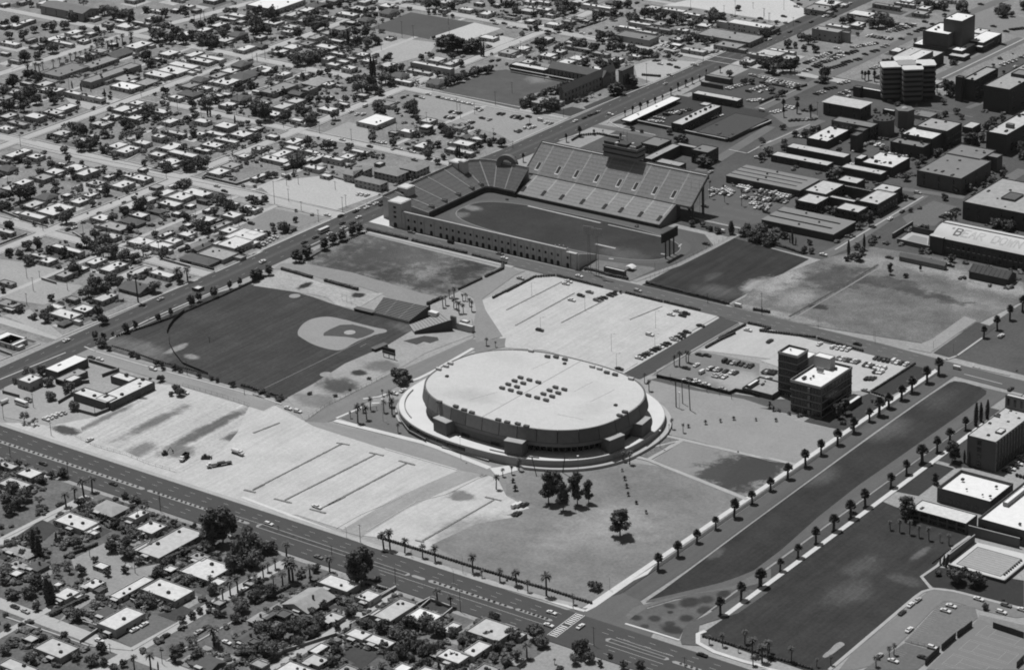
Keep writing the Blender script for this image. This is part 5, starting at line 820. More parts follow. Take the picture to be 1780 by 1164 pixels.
# ================================================================ THE ARENA
def sup(cx, cy, hx, hy, n, k): return [(cx+hx*math.copysign(abs(math.cos(t))**(2/n), math.cos(t)), cy+hy*math.copysign(abs(math.sin(t))**(2/n), math.sin(t))) for t in [2*math.pi*i/k for i in range(k)]]
AC = (20.5, -25.0)
def evenly(poly, k):
    p = [np.array(q) for q in poly]; p.append(p[0]); seg = [np.hypot(*(p[i+1]-p[i])) for i in range(len(p)-1)]; tot = sum(seg); out = []; i = 0; acc = 0
    for j in range(k):
        s = tot*j/k
        while acc+seg[i] < s: acc += seg[i]; i += 1
        out.append(p[i]+(p[i+1]-p[i])*((s-acc)/seg[i]))
    return out
def arena():
    root = empty('arena', (AC[0], AC[1], 0)); tag(root, 'large oval concrete arena with a flat pale roof and panelled rim', 'arena')
    HX, HY, NN = 60.3, 44.8, 2.55; ring = evenly(sup(0, 0, HX, HY, NN, 400), 192)
    T_, Z1, Z0 = 19.0, 19.25, 12.6
    def scaled(s, d=0):
        out = []
        for i, p in enumerate(ring):
            a = ring[i-1]; b = ring[(i+1) % len(ring)]; t = b-a; n = np.array([t[1], -t[0]])/np.hypot(*t); out.append(p-n*s)
        return out
    roof = scaled(.9); mb = MB(); mb.prism(roof, 17.6, T_, True); rf = obj('roof', mb, ground_mat('arena_roof', 199, .05, .03, .035, blobs=[(0, -50, 14, 8, 184, .7), (45, -10, 12, 9, 194, .6), (-15, 0, 16, 7, 192, .6), (30, -30, 5, 14, 196, .6), (62, -30, 7, 12, 190, .6)]), root)
    # dark seams and tar lines on the roof
    mb = MB(); mb.box(-1.2, -HY+1.2, T_+.005, -.9, HY-1.2, T_+.05); obj('roof_seam', mb, M(120), rf)
    for q in ((-17, 20, -15, 34), (35, 2, 36.5, 22), (20, 8, 20.8, 24), (-20, -30, -14, -14), (30, -20, 45, -18)): mb = MB(); mb.tube((q[0], q[1], T_+.0), (q[2], q[3], T_+.0), .1, .1, 4); obj('roof_seam', mb, M(165), rf)
    # rim panels, one by one
    PN = 32; outer = ring; inn = scaled(.85); low = scaled(-1.3); lown = scaled(-.4)
    for k in range(PN):
        idx = [6*k+j for j in range(7)]; idx = [i % 192 for i in idx]; mb = MB(); o_ = [outer[i] for i in idx]; n_ = [inn[i] for i in idx]; lo_ = [low[i] for i in idx]; ln_ = [lown[i] for i in idx]
        for q_ in (o_, n_, lo_, ln_): q_[0] = q_[0]+(q_[1]-q_[0])*.10; q_[6] = q_[6]+(q_[5]-q_[6])*.10
        vs = [(*p, Z0) for p in lo_]+[(*p, Z1) for p in o_]+[(*p, Z0) for p in ln_]+[(*p, Z1) for p in n_]
        fs = [(i, i+1, i+8, i+7) for i in range(6)]+[(i+15, i+14, i+21, i+22) for i in range(6)]+[(i+7, i+8, i+22, i+21) for i in range(6)]+[(i+1, i, i+14, i+15) for i in range(6)]+[(0, 7, 21, 14), (6, 20, 27, 13)]
        mb.add(vs, fs); obj('panel', mb, M(random.choice((96, 104, 110, 118)), var=.10, scale=.5), root)
    def band(s_out, s_in, z0, z1, m, nm, arcs=None, top=True):
        o_ = scaled(s_out); i_ = scaled(s_in); mb = MB(); N = len(o_)
        rng = range(N) if arcs is None else [i % N for i in range(arcs[0], arcs[1])]
        for i in rng:
            j = (i+1) % N; vs = [(*o_[i], z0), (*o_[j], z0), (*o_[j], z1), (*o_[i], z1), (*i_[i], z0), (*i_[j], z0), (*i_[j], z1), (*i_[i], z1)]; mb.add(vs, [(0,1,2,3),(5,4,7,6),(3,2,6,7),(1,0,4,5)])
        return obj(nm, mb, m, root)
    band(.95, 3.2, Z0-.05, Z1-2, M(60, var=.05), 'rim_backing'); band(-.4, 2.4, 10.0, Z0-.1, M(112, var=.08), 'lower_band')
    band(-.8, 1.0, Z0-.5, Z0-.06, M(40), 'painted_shadow')  # solid near-black ring paints in the shade under the rim panels
    # drum wall beneath: plain concrete toward the front left, glass toward the front right
    band(.6, 1.8, 2.0, 10.1, M(92, var=.1), 'drum_wall', (60, 152)); band(5.0, 6.0, 2.0, 10.1, DARK, 'glass_wall', (152, 190)); band(.6, 1.8, 2.0, 10.1, M(92, var=.08), 'drum_wall', (-2, 60))
    ins = scaled(4.6)
    for i in range(152, 190, 2):
        p = ins[i % 192]; q = ins[(i+1) % 192]; d = (q-p)/np.hypot(*(q-p)); mb = MB(); mb.obox(p, d[0], d[1], .22, .5, 4, 9.7); obj('mullion', mb, M(120), root)
    # stair blocks standing out from the drum
    o2 = scaled(-.9)
    for (t, x, y) in (('z1', 440, 730), ('z1', 1045, 900), ('z2', 800, 862), ('z2', 1052, 730)):
        g = GT(t, x, y, 12)-np.array(AC); i = int(np.argmin([np.hypot(*(p-g)) for p in o2])); p = o2[i]; q = o2[(i+1) % 192]; d = (q-p)/np.hypot(*(q-p)); n = np.array([d[1], -d[0]])
        mb = MB(); mb.obox(p+n*1.4, d[0], d[1], 5.2, 3.2, 4, 12.2); b = obj('stair_block', mb, M(100, var=.08), root); mb = MB(); mb.obox(p+n*1.4, d[0], d[1], 5.35, 3.35, 12.22, 12.6); obj('stair_roof', mb, M(168), b)
    # doorways in the plain wall
    o3 = scaled(.55)
    for (t, x, y) in (('z1', 628, 855), ('z1', 880, 935), ('z1', 300, 740), ('z2', 960, 880)):
        g = GT(t, x, y, 5.5)-np.array(AC); i = int(np.argmin([np.hypot(*(p-g)) for p in o3])); p = o3[i]; q = o3[(i+1) % 192]; d = (q-p)/np.hypot(*(q-p)); mb = MB(); mb.obox(p, d[0], d[1], 2.6, .25, 4, 6.8); obj('doorway', mb, M(18), root)
    # rooftop cooling units: one field and a ring at the rim
    mb = MB(); mb.box(-1.5, -.85, .35, 1.5, .85, 1.3); mb.box(-1.1, -.6, 0, 1.1, .6, .35); mb.cyl(-.7, 0, 1.3, 1.5, .5, n=8); mb.cyl(.7, 0, 1.3, 1.5, .5, n=8); UM = mb.mesh('cooling_unit', M(104, var=.05)); mbl = MB(); mbl.box(-1.5, -.85, .35, 1.5, .85, 1.3); mbl.box(-1.1, -.6, 0, 1.1, .6, .35); UL = mbl.mesh('cooling_unit', M(190, var=.05))
    F1 = 'z1 1090 365 1165 385 1240 405 1040 393 1113 413 987 422 1060 443 935 453 1008 472 1082 493 1156 515 1230 535 1305 555 1385 447 1335 473 1408 495 1283 503 1357 524|z2 392 465'
    F2 = 'z1 405 572 545 608 615 638 680 660 903 722 978 742 1067 755 1140 776|z2 250 188 322 192 397 212 858 685 903 655 750 322 820 340'
    F3 = 'z1 400 293 463 268 500 245 1178 140|z2 628 272 690 290 955 375'
    for S_, m in ((F1, UM), (F2, UM), (F3, UL)):
        for p in pts(S_, 19.8): link('cooling_unit', m, rf, (p[0]-AC[0], p[1]-AC[1], T_), 0 if S_ is F1 else random.choice((0, .1)))
    for p in pts('z1 470 355|z2 825 598|z2 395 248', 19.5): link('roof_hatch', UVENT, rf, (p[0]-AC[0], p[1]-AC[1], T_), 0, (1.6, 1.6, 1.0))
    # terrace ring
    tc = (14.5-AC[0], 0.0); dk = evenly(sup(tc[0]+.5, 3.4, 73, 56.5, 2.4, 400), 160); inner = evenly(sup(0, 0, 58.5, 43, 2.4, 400), 160)
    mb = MB(); mb.prism(dk, 4.3, 5.0, True, True); ow_ = evenly(sup(tc[0]+1.5, 3.4, 76, 59, 2.4, 400), 160); ow_ = [p if not 100 <= i <= 132 else dk[i] for i, p in enumerate(ow_)]; mw = MB(); mw.prism(ow_, 0, 1.6, True); obj('outer_walk', mw, M(176, var=.06), root); obj('terrace', mb, M(214, var=.04, scale=.15), root)
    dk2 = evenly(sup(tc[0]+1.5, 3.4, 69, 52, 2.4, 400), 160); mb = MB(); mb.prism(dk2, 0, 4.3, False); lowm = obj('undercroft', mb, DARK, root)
    mb = MB()
    N = len(dk)
    def wallseg(i0, i1, z0, z1, m, nm, off=0.0, w=.5):
        mb = MB()
        for i in range(i0, i1):
            a = dk[i % N]; b = dk[(i+1) % N]; d = b-a; l = np.hypot(*d); d /= l; n = np.array([d[1], -d[0]])*off; mb.obox((a+b)/2+n, d[0], d[1], l/2+.04, w/2, z0, z1)
        return obj(nm, mb, m, root)
    wallseg(0, N, 4.1, 5.12, M(160, var=.05), 'deck_edge', .25, .45)
    # below the deck: solid retaining wall except the open front where columns stand
    lo, hi = 103, 120
    for (i0, i1) in ((0, lo), (hi, N)): wallseg(i0, i1, 0, 4.1, M(150, var=.07), 'retaining_wall', .0, .5)
    for i in range(lo, hi, 3):
        a = dk[i]; mb = MB(); mb.box(a[0]-.3, a[1]+1-.3, 0, a[0]+.3, a[1]+1+.3, 4.3); obj('column', mb, M(96), root)
    # inner kerb curve and ramps on the terrace
    dk3 = evenly(sup(tc[0]+1.5, 3.4, 71, 54, 2.4, 400), 160)
    for (i0, i1) in ((86, 101), (125, 136), (142, 152)):
        mb = MB()
        for i in range(i0, i1):
            a = dk3[i % N]; b = dk3[(i+1) % N]; d = b-a; l = np.hypot(*d); d /= l; mb.obox((a+b)/2, d[0], d[1], l/2+.04, .22, 5.0, 5.6)
        obj('parapet', mb, M(128), root)
    return root
arena(); HR.append((-62, -80, 92, 30))
wall('ramp_wall', 'long low curved wall at the right of the arena terrace', [p for p in pts('z2 460 1090 250 1110 0 1120|z1 1060 1105', 0)], 2.2, 112, .4)
wall('ramp_wall', 'low wall bordering the arena forecourt steps', pts('z1 430 965 560 1000 820 1080', 0), 1.0, 120, .4)
wall('ramp_wall', 'curved wall outside the left terrace', pts('z1 45 650 75 740 150 840 290 915', 0), 2.0, 70, .4)
# ================================================================ THE STADIUM
def stadium():
    # ---- arched east wall with its shallow stand
    root = empty('stadium_wall', (-170, 168.6, 0)); tag(root, 'long stadium wall with a row of dark arches and square windows', 'stadium wall'); wm = M(192, var=.10, scale=.3)
    ox, oy = -170, 168.6; x0, x1 = -229.5, -92.0; HR.append((-245, 166, -90, 172))
    def wbox(a, b, c, d, e, f, m=wm, nm='wall', par=root): mb = MB(); mb.box(a-ox, b-oy, c, d-ox, e-oy, f); return obj(nm, mb, m, par)
    H = 11.6; wbox(x0, 168.6, 0, -100, 169.6, H); wbox(-100, 168.2, 0, -92, 170.4, 10.6, nm='end_pier'); wbox(x0-.2, 168.35, H, -100, 169.85, H+.5, M(165), 'coping')
    # end return of the wall, stepping down toward the field
    mb = MB(); mb.add([(-92.6-ox, 170.4-oy, 0), (-92-ox, 170.4-oy, 0), (-92-ox, 190-oy, 0), (-92.6-ox, 190-oy, 0), (-92.6-ox, 170.4-oy, 10), (-92-ox, 170.4-oy, 10), (-92-ox, 190-oy, 3.5), (-92.6-ox, 190-oy, 3.5)], [(0,1,5,4),(1,2,6,5),(2,3,7,6),(3,0,4,7),(4,5,6,7)]); obj('end_wall', mb, wm, root)
    mbz = MB(); mbz.add([(0, -.12, 0), (2.2, -.12, 0)]+[(1.1+1.1*math.cos(a), -.12, 2.6+1.1*math.sin(a)) for a in [math.pi*i/6 for i in range(7)]], [tuple([1]+list(range(2, 9))+[0])]); mbz.add([(-.15, -.02, 0), (2.35, -.02, 0)], [])
    arch = MB(); pf = [(0, 0), (2.2, 0)]+[(1.1+1.1*math.cos(math.pi*i/6), 2.6+1.1*math.sin(math.pi*i/6)) for i in range(7)]
    arch.add([(p[0], -.14, p[1]) for p in pf]+[(p[0], .05, p[1]) for p in pf], [tuple(range(9))]+[(i, (i+1) % 9 , (i+1) % 9+9, i+9) for i in range(9)]); AM = arch.mesh('arch', M(20, var=0))
    xs_ = [GT('11', x, y)[0] for x, y in ((1027, 410), (1068, 420), (1110, 430), (1153, 440), (1215, 458), (1275, 475), (1315, 485), (1355, 495), (1394, 505), (1433, 515), (1470, 525), (1511, 535), (1552, 545), (1592, 555), (1637, 565), (1677, 577), (1715, 588), (1757, 598))]+[GT('12', x, y)[0] for x, y in ((10, 590), (50, 602), (92, 612), (132, 622), (172, 632), (213, 642), (254, 652), (295, 662), (337, 672), (400, 690), (458, 700))]
    for x in xs_:
        if x < x0+1 or x > -93: continue
        link('arch', AM, root, (x-1.1-ox, 168.6-oy-(.4 if x > -100 else 0), 0), 0, (1, 1, .95)); link('window', UWIN, root, (x-ox, 168.6-oy-(.42 if x > -100 else .02), 6.2), 0, (1.5, 1.2, 1.6))
    for x in xs_[::1]:
        mb = MB(); mb.box(x+2.0-ox, 168.2-oy, 0, x+2.5-ox, 168.58-oy, H-1.2); obj('pilaster', mb, wm, root)
    for i in range(7):
        mb = MB(); xx = -118+i*3.1; mb.cyl(xx-ox, 170-oy, H-1, H+1.2+(i % 3)*.5, .5, .3, 6); 
        if i > 2: obj('finial', mb, M(190), root)
    # low stand behind the wall, facing the field
    st = empty('stadium_stand', (-165, 180, 0)); tag(st, 'shallow tiered stand hidden behind the arched wall', 'stadium stand'); mb = MB()
    for i in range(14): mb.box(-68+i*.3, -10.3+i*1.25, 0, 65-i*.5, -10.3+(i+1)*1.25, 9.6-i*.6)
    obj('seat_tiers', mb, M(118, var=.08), st)
    # ---- corner towers
    def tower(cx, cy, w, h, label, wins=True):
        t = empty('stadium_tower', (cx, cy, 0)); tag(t, label, 'tower', 'stadium towers'); mb = MB(); mb.box(-w/2, -w/2, 0, w/2, w/2, h); obj('wall', mb, wm, t); mb = MB(); mb.box(-w/2-.3, -w/2-.3, h+.01, w/2+.3, w/2+.3, h+.6); obj('coping', mb, M(190), t); mb = MB(); mb.box(-w/2+.5, -w/2+.5, h+.6, w/2-.5, w/2-.5, h+.9); obj('roof', mb, M(205), t); HR.append((cx-w/2, cy-w/2, cx+w/2, cy+w/2))
        if wins:
            for i in range(3): link('window', UWIN, t, (0, -w/2, h*.40+i*3.2), 0, (2.2, 1.3, 1.5))
            link('arch', AM, t, (-1.3, -w/2, 0), 0, (1.2, 1.3, .95))
        return t
    tower(-235, 173.8, 10.5, 16.5, 'square windowed tower at the near corner of the stadium'); tower(-248.5, 197, 8, 16.5, 'flat-topped tower on the outer rim left of the horseshoe'); p = GT('z3', 850, 330, 16); tower(p[0], p[1], 4.5, 18.5, 'thin tower on the horseshoe rim near the road', False); p = GT('z3', 780, 310, 16); tower(p[0], p[1], 7.5, 17, 'stubby pale-roofed tower on the horseshoe rim', False)
    # ---- horseshoe end
    hs = empty('stadium_stand', (-238, 225, 0)); tag(hs, 'dark horseshoe end stand with pale aisles', 'stadium stand'); hx, hy = -238.0, 225.0
    N = 26
    outer = [np.array(p) for p in [(-252.5, 176), (-252.5, 250)]]; c_ = np.array([-229.0, 250.0])
    path_o = [np.array([-252.5, 178+i*5.54]) for i in range(14)]; path_i = [np.array([-227.5, 194+i*4.32]) for i in range(14)]
    for i in range(1, 9):
        a = math.pi-(math.pi/2)*i/8; path_o.append(np.array([-231+21.5*math.cos(a), 250.2+21*math.sin(a)])); path_i.append(np.array([-221.5+6*math.cos(a), 250.2+4.6*math.sin(a)]))
    for i in range(1, 8): path_o.append(np.array([-231+i*3.75, 271.2])); path_i.append(np.array([-221.5+i*2.5, 254.8]))
    mb = MB(); R_ = 30
    for r in range(R_):
        mb.cur = 1 if r % 4 == 0 else 0; f0, f1 = r/R_, (r+1)/R_; z = 3.6+11.6*r/R_
        for i in range(len(path_o)-1):
            a = path_i[i]+(path_o[i]-path_i[i])*f0; b = path_i[i+1]+(path_o[i+1]-path_i[i+1])*f0; c = path_i[i+1]+(path_o[i+1]-path_i[i+1])*f1; d = path_i[i]+(path_o[i]-path_i[i])*f1
            P_ = lambda q, zz: (q[0]-hx, q[1]-hy, zz); z1 = z+11.6/R_
            mb.add([P_(a, z), P_(b, z), P_(c, z), P_(d, z), P_(d, z1), P_(c, z1)], [(0, 1, 2, 3), (3, 2, 5, 4)])
    obj('seat_tiers', mb, [M(122, var=.12, scale=.5), M(112, var=.12, scale=.5)], hs)
    def facing(path, z0, z1, m, nm, w=.5):
        mb = MB()
        for a, b in zip(path[:-1], path[1:]): d = b-a; l = np.hypot(*d); d /= l; mb.obox((a+b)/2-[hx, hy], d[0], d[1], l/2+.1, w/2, z0, z1)
        obj(nm, mb, m, hs)
    facing(path_i, 0, 3.4, M(60), 'front_wall'); facing(path_i, 3.4, 4.5, M(140), 'front_rail', .25); facing(path_o, 0, 15.2, wm, 'outer_wall', .6); facing(path_o, 15.2, 16.2, M(165), 'rim', .5)
    mb = MB(); a, b = path_i[0], path_o[0]; mb.add([(a[0]-hx, a[1]-hy-.3, 0), (b[0]-hx, b[1]-hy-.3, 0), (b[0]-hx, b[1]-hy-.3, 15.4), (a[0]-hx, a[1]-hy-.3, 3.8), (a[0]-hx, a[1]-hy, 0), (b[0]-hx, b[1]-hy, 0), (b[0]-hx, b[1]-hy, 15.4), (a[0]-hx, a[1]-hy, 3.8)], [(0,1,2,3),(3,2,6,7),(4,7,6,5)]); obj('end_wall', mb, wm, hs)
    for k in (2, 5, 8.2, 11.4, 14.6, 18, 21, 24.5):
        i = int(k); f = k-i; mb = MB(); pi_ = path_i[i]*(1-f)+path_i[i+1]*f; po = path_o[i]*(1-f)+path_o[i+1]*f; d = po-pi_; l = np.hypot(*d); d = d/l
        for r in range(R_): q = pi_+(po-pi_)*(r+.5)/R_; mb.obox(q-[hx, hy], d[0], d[1], l/R_/2, .38 if k > 14 else .34, 3.4+11.6*r/R_, 3.9+11.6*r/R_)
        obj('aisle', mb, M(188), hs)
        if k < 17:
            q = pi_+(po-pi_)*.16; mb = MB(); mb.obox(q-[hx, hy], d[0], d[1], 2.3, 1.3, 3.5, 6.1); v = obj('tunnel_wall', mb, M(140), hs); mb = MB(); mb.obox(q-d*.4-[hx, hy], d[0], d[1], 2.1, .95, 6.12, 6.2); obj('tunnel_mouth', mb, M(26), v)
    # arched gateway on the rim of the horseshoe
    q = (-222.5, 271.5); gw = empty('stadium_gateway', (q[0], q[1], 0)); tag(gw, 'broad round arch gateway on the horseshoe rim', 'gateway'); mb = MB()
    th = [math.pi*i/14 for i in range(15)]; w1, w0 = 7.6, 4.0
    prof = [(w1*math.cos(a), 14.5+7.2*math.sin(a)) for a in th]; pin = [(w0*math.cos(a), 14.5+3.9*math.sin(a)) for a in th]
    for y_, fl in ((-1.5, False), (1.5, True)):
        vs = [(p[0], y_, p[1]) for p in prof]+[(p[0], y_, p[1]) for p in pin]; fs = [(i, i+1, i+16, i+15) for i in range(14)]; mb.add(vs, [f[::-1] for f in fs] if fl else fs)
    mb.add([(p[0], y, p[1]) for y in (-1.5, 1.5) for p in prof], [(i, i+15, i+16, i+1) for i in range(14)]); mb.add([(p[0], y, p[1]) for y in (-1.5, 1.5) for p in pin], [(i+1, i+16, i+15, i) for i in range(14)])
    for s in (-1, 1): mb.box(min(s*w0, s*w1), -1.5, 0, max(s*w0, s*w1), 1.5, 14.5)
    o = obj('arch', mb, M(112), gw); gw.rotation_euler = (0, 0, math.radians(12))
    # ---- west stand: two tiers
    ws = empty('stadium_stand', (-150, 275, 0)); tag(ws, 'huge two-tier west stand with pale lower seats and long aisles', 'stadium stand'); wx, wy = -150.0, 275.0; HR.append((-215, 255, -75, 312))
    xa, xb = -204.0, -90.0; ya, yb, za, zb = 256.0, 275.2, 2.0, 9.8; R1 = 26
    mb = MB()
    for r in range(R1): mb.cur = 1 if r % 4 == 0 else 0; y0 = ya+(yb-ya)*r/R1; y1 = ya+(yb-ya)*(r+1)/R1; z = za+(zb-za)*(r+1)/R1; zz = za+(zb-za)*r/R1; mb.add([(xa-wx, y0-wy, zz), (xb-wx, y0-wy, zz), (xb-wx, y0-wy, z), (xa-wx, y0-wy, z), (xb-wx, y1-wy, z), (xa-wx, y1-wy, z)], [(0, 1, 2, 3), (3, 2, 4, 5)])
    obj('lower_tier', mb, [M(170, var=.12, scale=.6), M(156, var=.12, scale=.6)], ws)
    mb = MB(); mb.add([(xb-wx, ya-wy, 0), (xb-wx, yb-wy, 0), (xb-wx, yb-wy, zb+.9), (xb-wx, ya-wy, za+.9), (xb-.5-wx, ya-wy, 0), (xb-.5-wx, yb-wy, 0), (xb-.5-wx, yb-wy, zb+.9), (xb-.5-wx, ya-wy, za+.9)], [(0,1,2,3),(3,2,6,7),(4,7,6,5),(0,3,7,4)]); obj('end_wall', mb, M(110), ws)
    mb = MB(); mb.box(xa-wx, ya-.35-wy, 0, xb-wx, ya-.01-wy, za+.5); obj('front_wall', mb, M(66), ws)
    xa2, xb2, yc, yd, zc, zd = -211.5, -79.0, 275.4, 296.0, 10.3, 26.0; R2 = 36; mb = MB()
    for r in range(R2): mb.cur = 1 if r % 4 == 0 else 0; y0 = yc+(yd-yc)*r/R2; y1 = yc+(yd-yc)*(r+1)/R2; z = zc+(zd-zc)*(r+1)/R2; zz = zc+(zd-zc)*r/R2; mb.add([(xa2-wx, y0-wy, zz), (xb2-wx, y0-wy, zz), (xb2-wx, y0-wy, z), (xa2-wx, y0-wy, z), (xb2-wx, y1-wy, z), (xa2-wx, y1-wy, z)], [(0, 1, 2, 3), (3, 2, 4, 5)])
    mb.add([(xa2-wx, yc-wy, zc-1), (xb2-wx, yc-wy, zc-1), (xb2-wx, yd-wy, zd-1.2), (xa2-wx, yd-wy, zd-1.2)], [(3, 2, 1, 0)]); mb.cur = 0; obj('upper_tier', mb, [M(163, var=.12, scale=.6), M(149, var=.12, scale=.6)], ws)
    for x in (xa2, xb2):
        mb = MB(); mb.add([(x-.25-wx, yc-wy, zc-1.2), (x-.25-wx, yd-wy, zd-1.4), (x-.25-wx, yd-wy, zd+1), (x-.25-wx, yc-wy, zc+.8), (x+.25-wx, yc-wy, zc-1.2), (x+.25-wx, yd-wy, zd-1.4), (x+.25-wx, yd-wy, zd+1), (x+.25-wx, yc-wy, zc+.8)], [(0,1,2,3)[::-1],(4,5,6,7),(3,2,6,7)[::-1],(0,4,5,1)[::-1],(0,3,7,4)[::-1],(1,5,6,2)]); obj('side_parapet', mb, M(90), ws)
    mb = MB(); mb.box(xa2-wx, yd-wy, zd-3, xb2-wx, yd+.5-wy, zd+.6); obj('back_parapet', mb, M(105), ws); mb = MB(); mb.box(xa2+1-wx, yd-1.5-wy, zd-.3, xb2-1-wx, yd-.9-wy, zd+.12); obj('top_walkway', mb, M(196), ws)
    # raking frames and columns under the upper tier
    for i in range(13):
        x = xa2+3+i*(xb2-xa2-6)/12-wx; mb = MB(); mb.box(x-.5, 281-wy, 0, x+.5, 282.5-wy, 13.0); mb.box(x-.5, 293-wy, 0, x+.5, 294.5-wy, 22.5); mb.tube((x, yc+.5-wy, zc-1.6), (x, yd-wy, zd-1.9), .5, .5, 4); obj('frame', mb, M(84), ws)
    mb = MB(); mb.box(xa+.6-wx, yb+1-wy, 0, xb-.6-wx, yb+4-wy, zb-.5); obj('concourse', mb, M(70), ws)
    # aisles measured from the photo: top point and break of each
    al = [((190, 195), (40, 400)), ((370, 235), (215, 455)), ((555, 270), (395, 495)), ((695, 380), (560, 560)), ((910, 425), (800, 600)), ((1140, 405), (985, 625)), ((1330, 440), (1175, 670)), ((1520, 485), (1365, 710))]
    bx = [GT('z4', 35+0, 700, 4)[0]]
    for k, (tp, br) in enumerate(al):
        xt = GT('z4', tp[0], tp[1], 25)[0] if k not in (3, 4) else None; xbm = GT('z4', br[0], br[1], 14)[0]; xt = xbm
        mb = MB()
        for r in range(R2): y0 = yc+(yd-yc)*(r+.5)/R2; z = zc+(zd-zc)*(r+1)/R2; mb.box(xt-.45-wx, y0-.28-wy, z-.3, xt+.45-wx, y0+.28-wy, z+.06)
        obj('aisle', mb, M(206), ws)
        mb = MB()
        for r in range(6, R1): y0 = ya+(yb-ya)*(r+.5)/R1; z = za+(zb-za)*(r+1)/R1; mb.box(xt-.45-wx, y0-.36-wy, z-.3, xt+.45-wx, y0+.36-wy, z+.05)
        obj('aisle', mb, M(214), ws)
        # vomitories: dark openings with pale surrounds
        for (yy, zz, dk_) in ((yc+5.0, zc+(zd-zc)*5.0/20.6, 0), (ya+5.2, za+(zb-za)*5.2/19.2, 1)):
            xx = xt-2.6-wx+(1.6 if dk_ else 0); 
            if dk_ == 0:
                mb = MB(); mb.add([(xx-1.7, yy-2.9-wy, zz-2.9*.76+.45), (xx+1.7, yy-2.9-wy, zz-2.9*.76+.45), (xx+1.7, yy+2.3-wy, zz+2.3*.76+.6), (xx-1.7, yy+2.3-wy, zz+2.3*.76+.6), (xx-1.7, yy-2.9-wy, zz-4), (xx+1.7, yy-2.9-wy, zz-4), (xx+1.7, yy+2.3-wy, zz), (xx-1.7, yy+2.3-wy, zz)], [(0,1,2,3),(0,4,5,1),(1,5,6,2),(2,6,7,3),(3,7,4,0)]); obj('tunnel_wall', mb, M(190), ws)
            mb = MB(); s = .76 if dk_ == 0 else .4; mb.add([(xx-1.15, yy-2.1-wy, zz-2.1*s+.55), (xx+1.15, yy-2.1-wy, zz-2.1*s+.55), (xx+1.15, yy+2.1-wy, zz+2.1*s+.75), (xx-1.15, yy+2.1-wy, zz+2.1*s+.75), (xx-1.15, yy-2.1-wy, zz-3), (xx+1.15, yy-2.1-wy, zz-3), (xx+1.15, yy+2.1-wy, zz-3), (xx-1.15, yy+2.1-wy, zz-3)], [(0,1,2,3),(0,4,5,1),(1,5,6,2),(2,6,7,3),(3,7,4,0)]); obj('tunnel_mouth', mb, M(24, var=0), ws)
    # ---- press box
    pb_ = empty('press_box', (-143.5, 294, 0)); tag(pb_, 'long press box hung above the top of the west stand', 'press box'); 
    def pbx(a, b, c, d, e, f, tone, nm): mb = MB(); mb.box(a, b, c, d, e, f); return obj(nm, mb, M(tone, var=.05), pb_)
    pbx(-13.5, -4.5, 27.5, 13.5, 5, 29.6, 112, 'lower_floor'); pbx(-13.2, -4.2, 29.6, 13.2, 5, 30.8, 34, 'window_band'); pbx(-13.6, -4.7, 30.8, 13.6, 5, 33.0, 116, 'middle_floor'); pbx(-13.2, -4.2, 33, 13.2, 5, 34.0, 40, 'window_band'); pbx(-13.6, -4.7, 34.0, 13.6, 5, 35.6, 110, 'roof_edge'); pbx(-12.8, -3.6, 35.6, 12.8, 4.4, 35.8, 66, 'roof')
    for q in ((-13, -4, -5, 3), (-2, -4, 5, 2), (7, -3, 12.6, 3)): pbx(q[0], q[1], 35.8, q[2], q[3], 37.6, 62, 'roof_booth')
    for q in ((-5, -3.5, -3, -1), (7.5, -4, 12, -3.2), (5.2, 1, 6.6, 3)): pbx(q[0], q[1], 35.8, q[2], q[3], 37.4, 190, 'roof_box')
    for x in (-12, -4, 4, 12): pbx(x-.4, 1, 0, x+.4, 2.2, 27.5, 84, 'column')
    for x in (-1.5, 1.5): mb = MB(); mb.tube((x, 2, 35.6), (x, 2, 45), .08); obj('mast', mb, M(120), pb_)
    # ---- field scoreboard at the open end
    p = GT('12', 1100, 605); sc = empty('stadium_scoreboard', (p[0], p[1], 0)); tag(sc, 'black scoreboard on three tall legs at the open end of the field', 'scoreboard')
    ax = GT('12', 1140, 590)-GT('12', 1075, 625); sc.rotation_euler = (0, 0, math.atan2(ax[1], ax[0])); L_ = 11
    for x in (-4.5, 0, 4.5): mb = MB(); mb.box(x-.35, -.35, 0, x+.35, .35, 12); obj('leg', mb, M(70), sc)
    mb = MB(); mb.box(-8.5, -.5, 11.6, 8.5, .5, 17.4); obj('panel', mb, M(30), sc); mb = MB(); mb.box(-8.7, -.6, 17.41, 8.7, .6, 17.7); obj('top_trim', mb, M(60), sc)
stadium()
# field house by the end of the arched wall
r, rs, c = big('field_house', 'small pale-roofed field house behind a curved hedge', 'building', [('12', 655, 672, 808, 695, 3.6, 0, 'b', 'l', .3)])
p = GT('12', 835, 695); o = empty('shade_canopy', (*p, 0)); tag(o, 'white curved canopy beside the field house', 'canopy'); mb = MB(); mb.add([(-3+6*i/6, y, 2.2+1.2*math.sin(math.pi*i/6)) for y in (-2.4, 2.4) for i in range(7)], [(i, i+1, i+8, i+7) for i in range(6)]); obj('sheet', mb, M(220), o)
for x in (-2.9, 2.9): mb = MB(); mb.tube((x, -2.3, 0), (x, -2.3, 2.3), .07); mb.tube((x, 2.3, 0), (x, 2.3, 2.3), .07); obj('pole', mb, M(120), o)
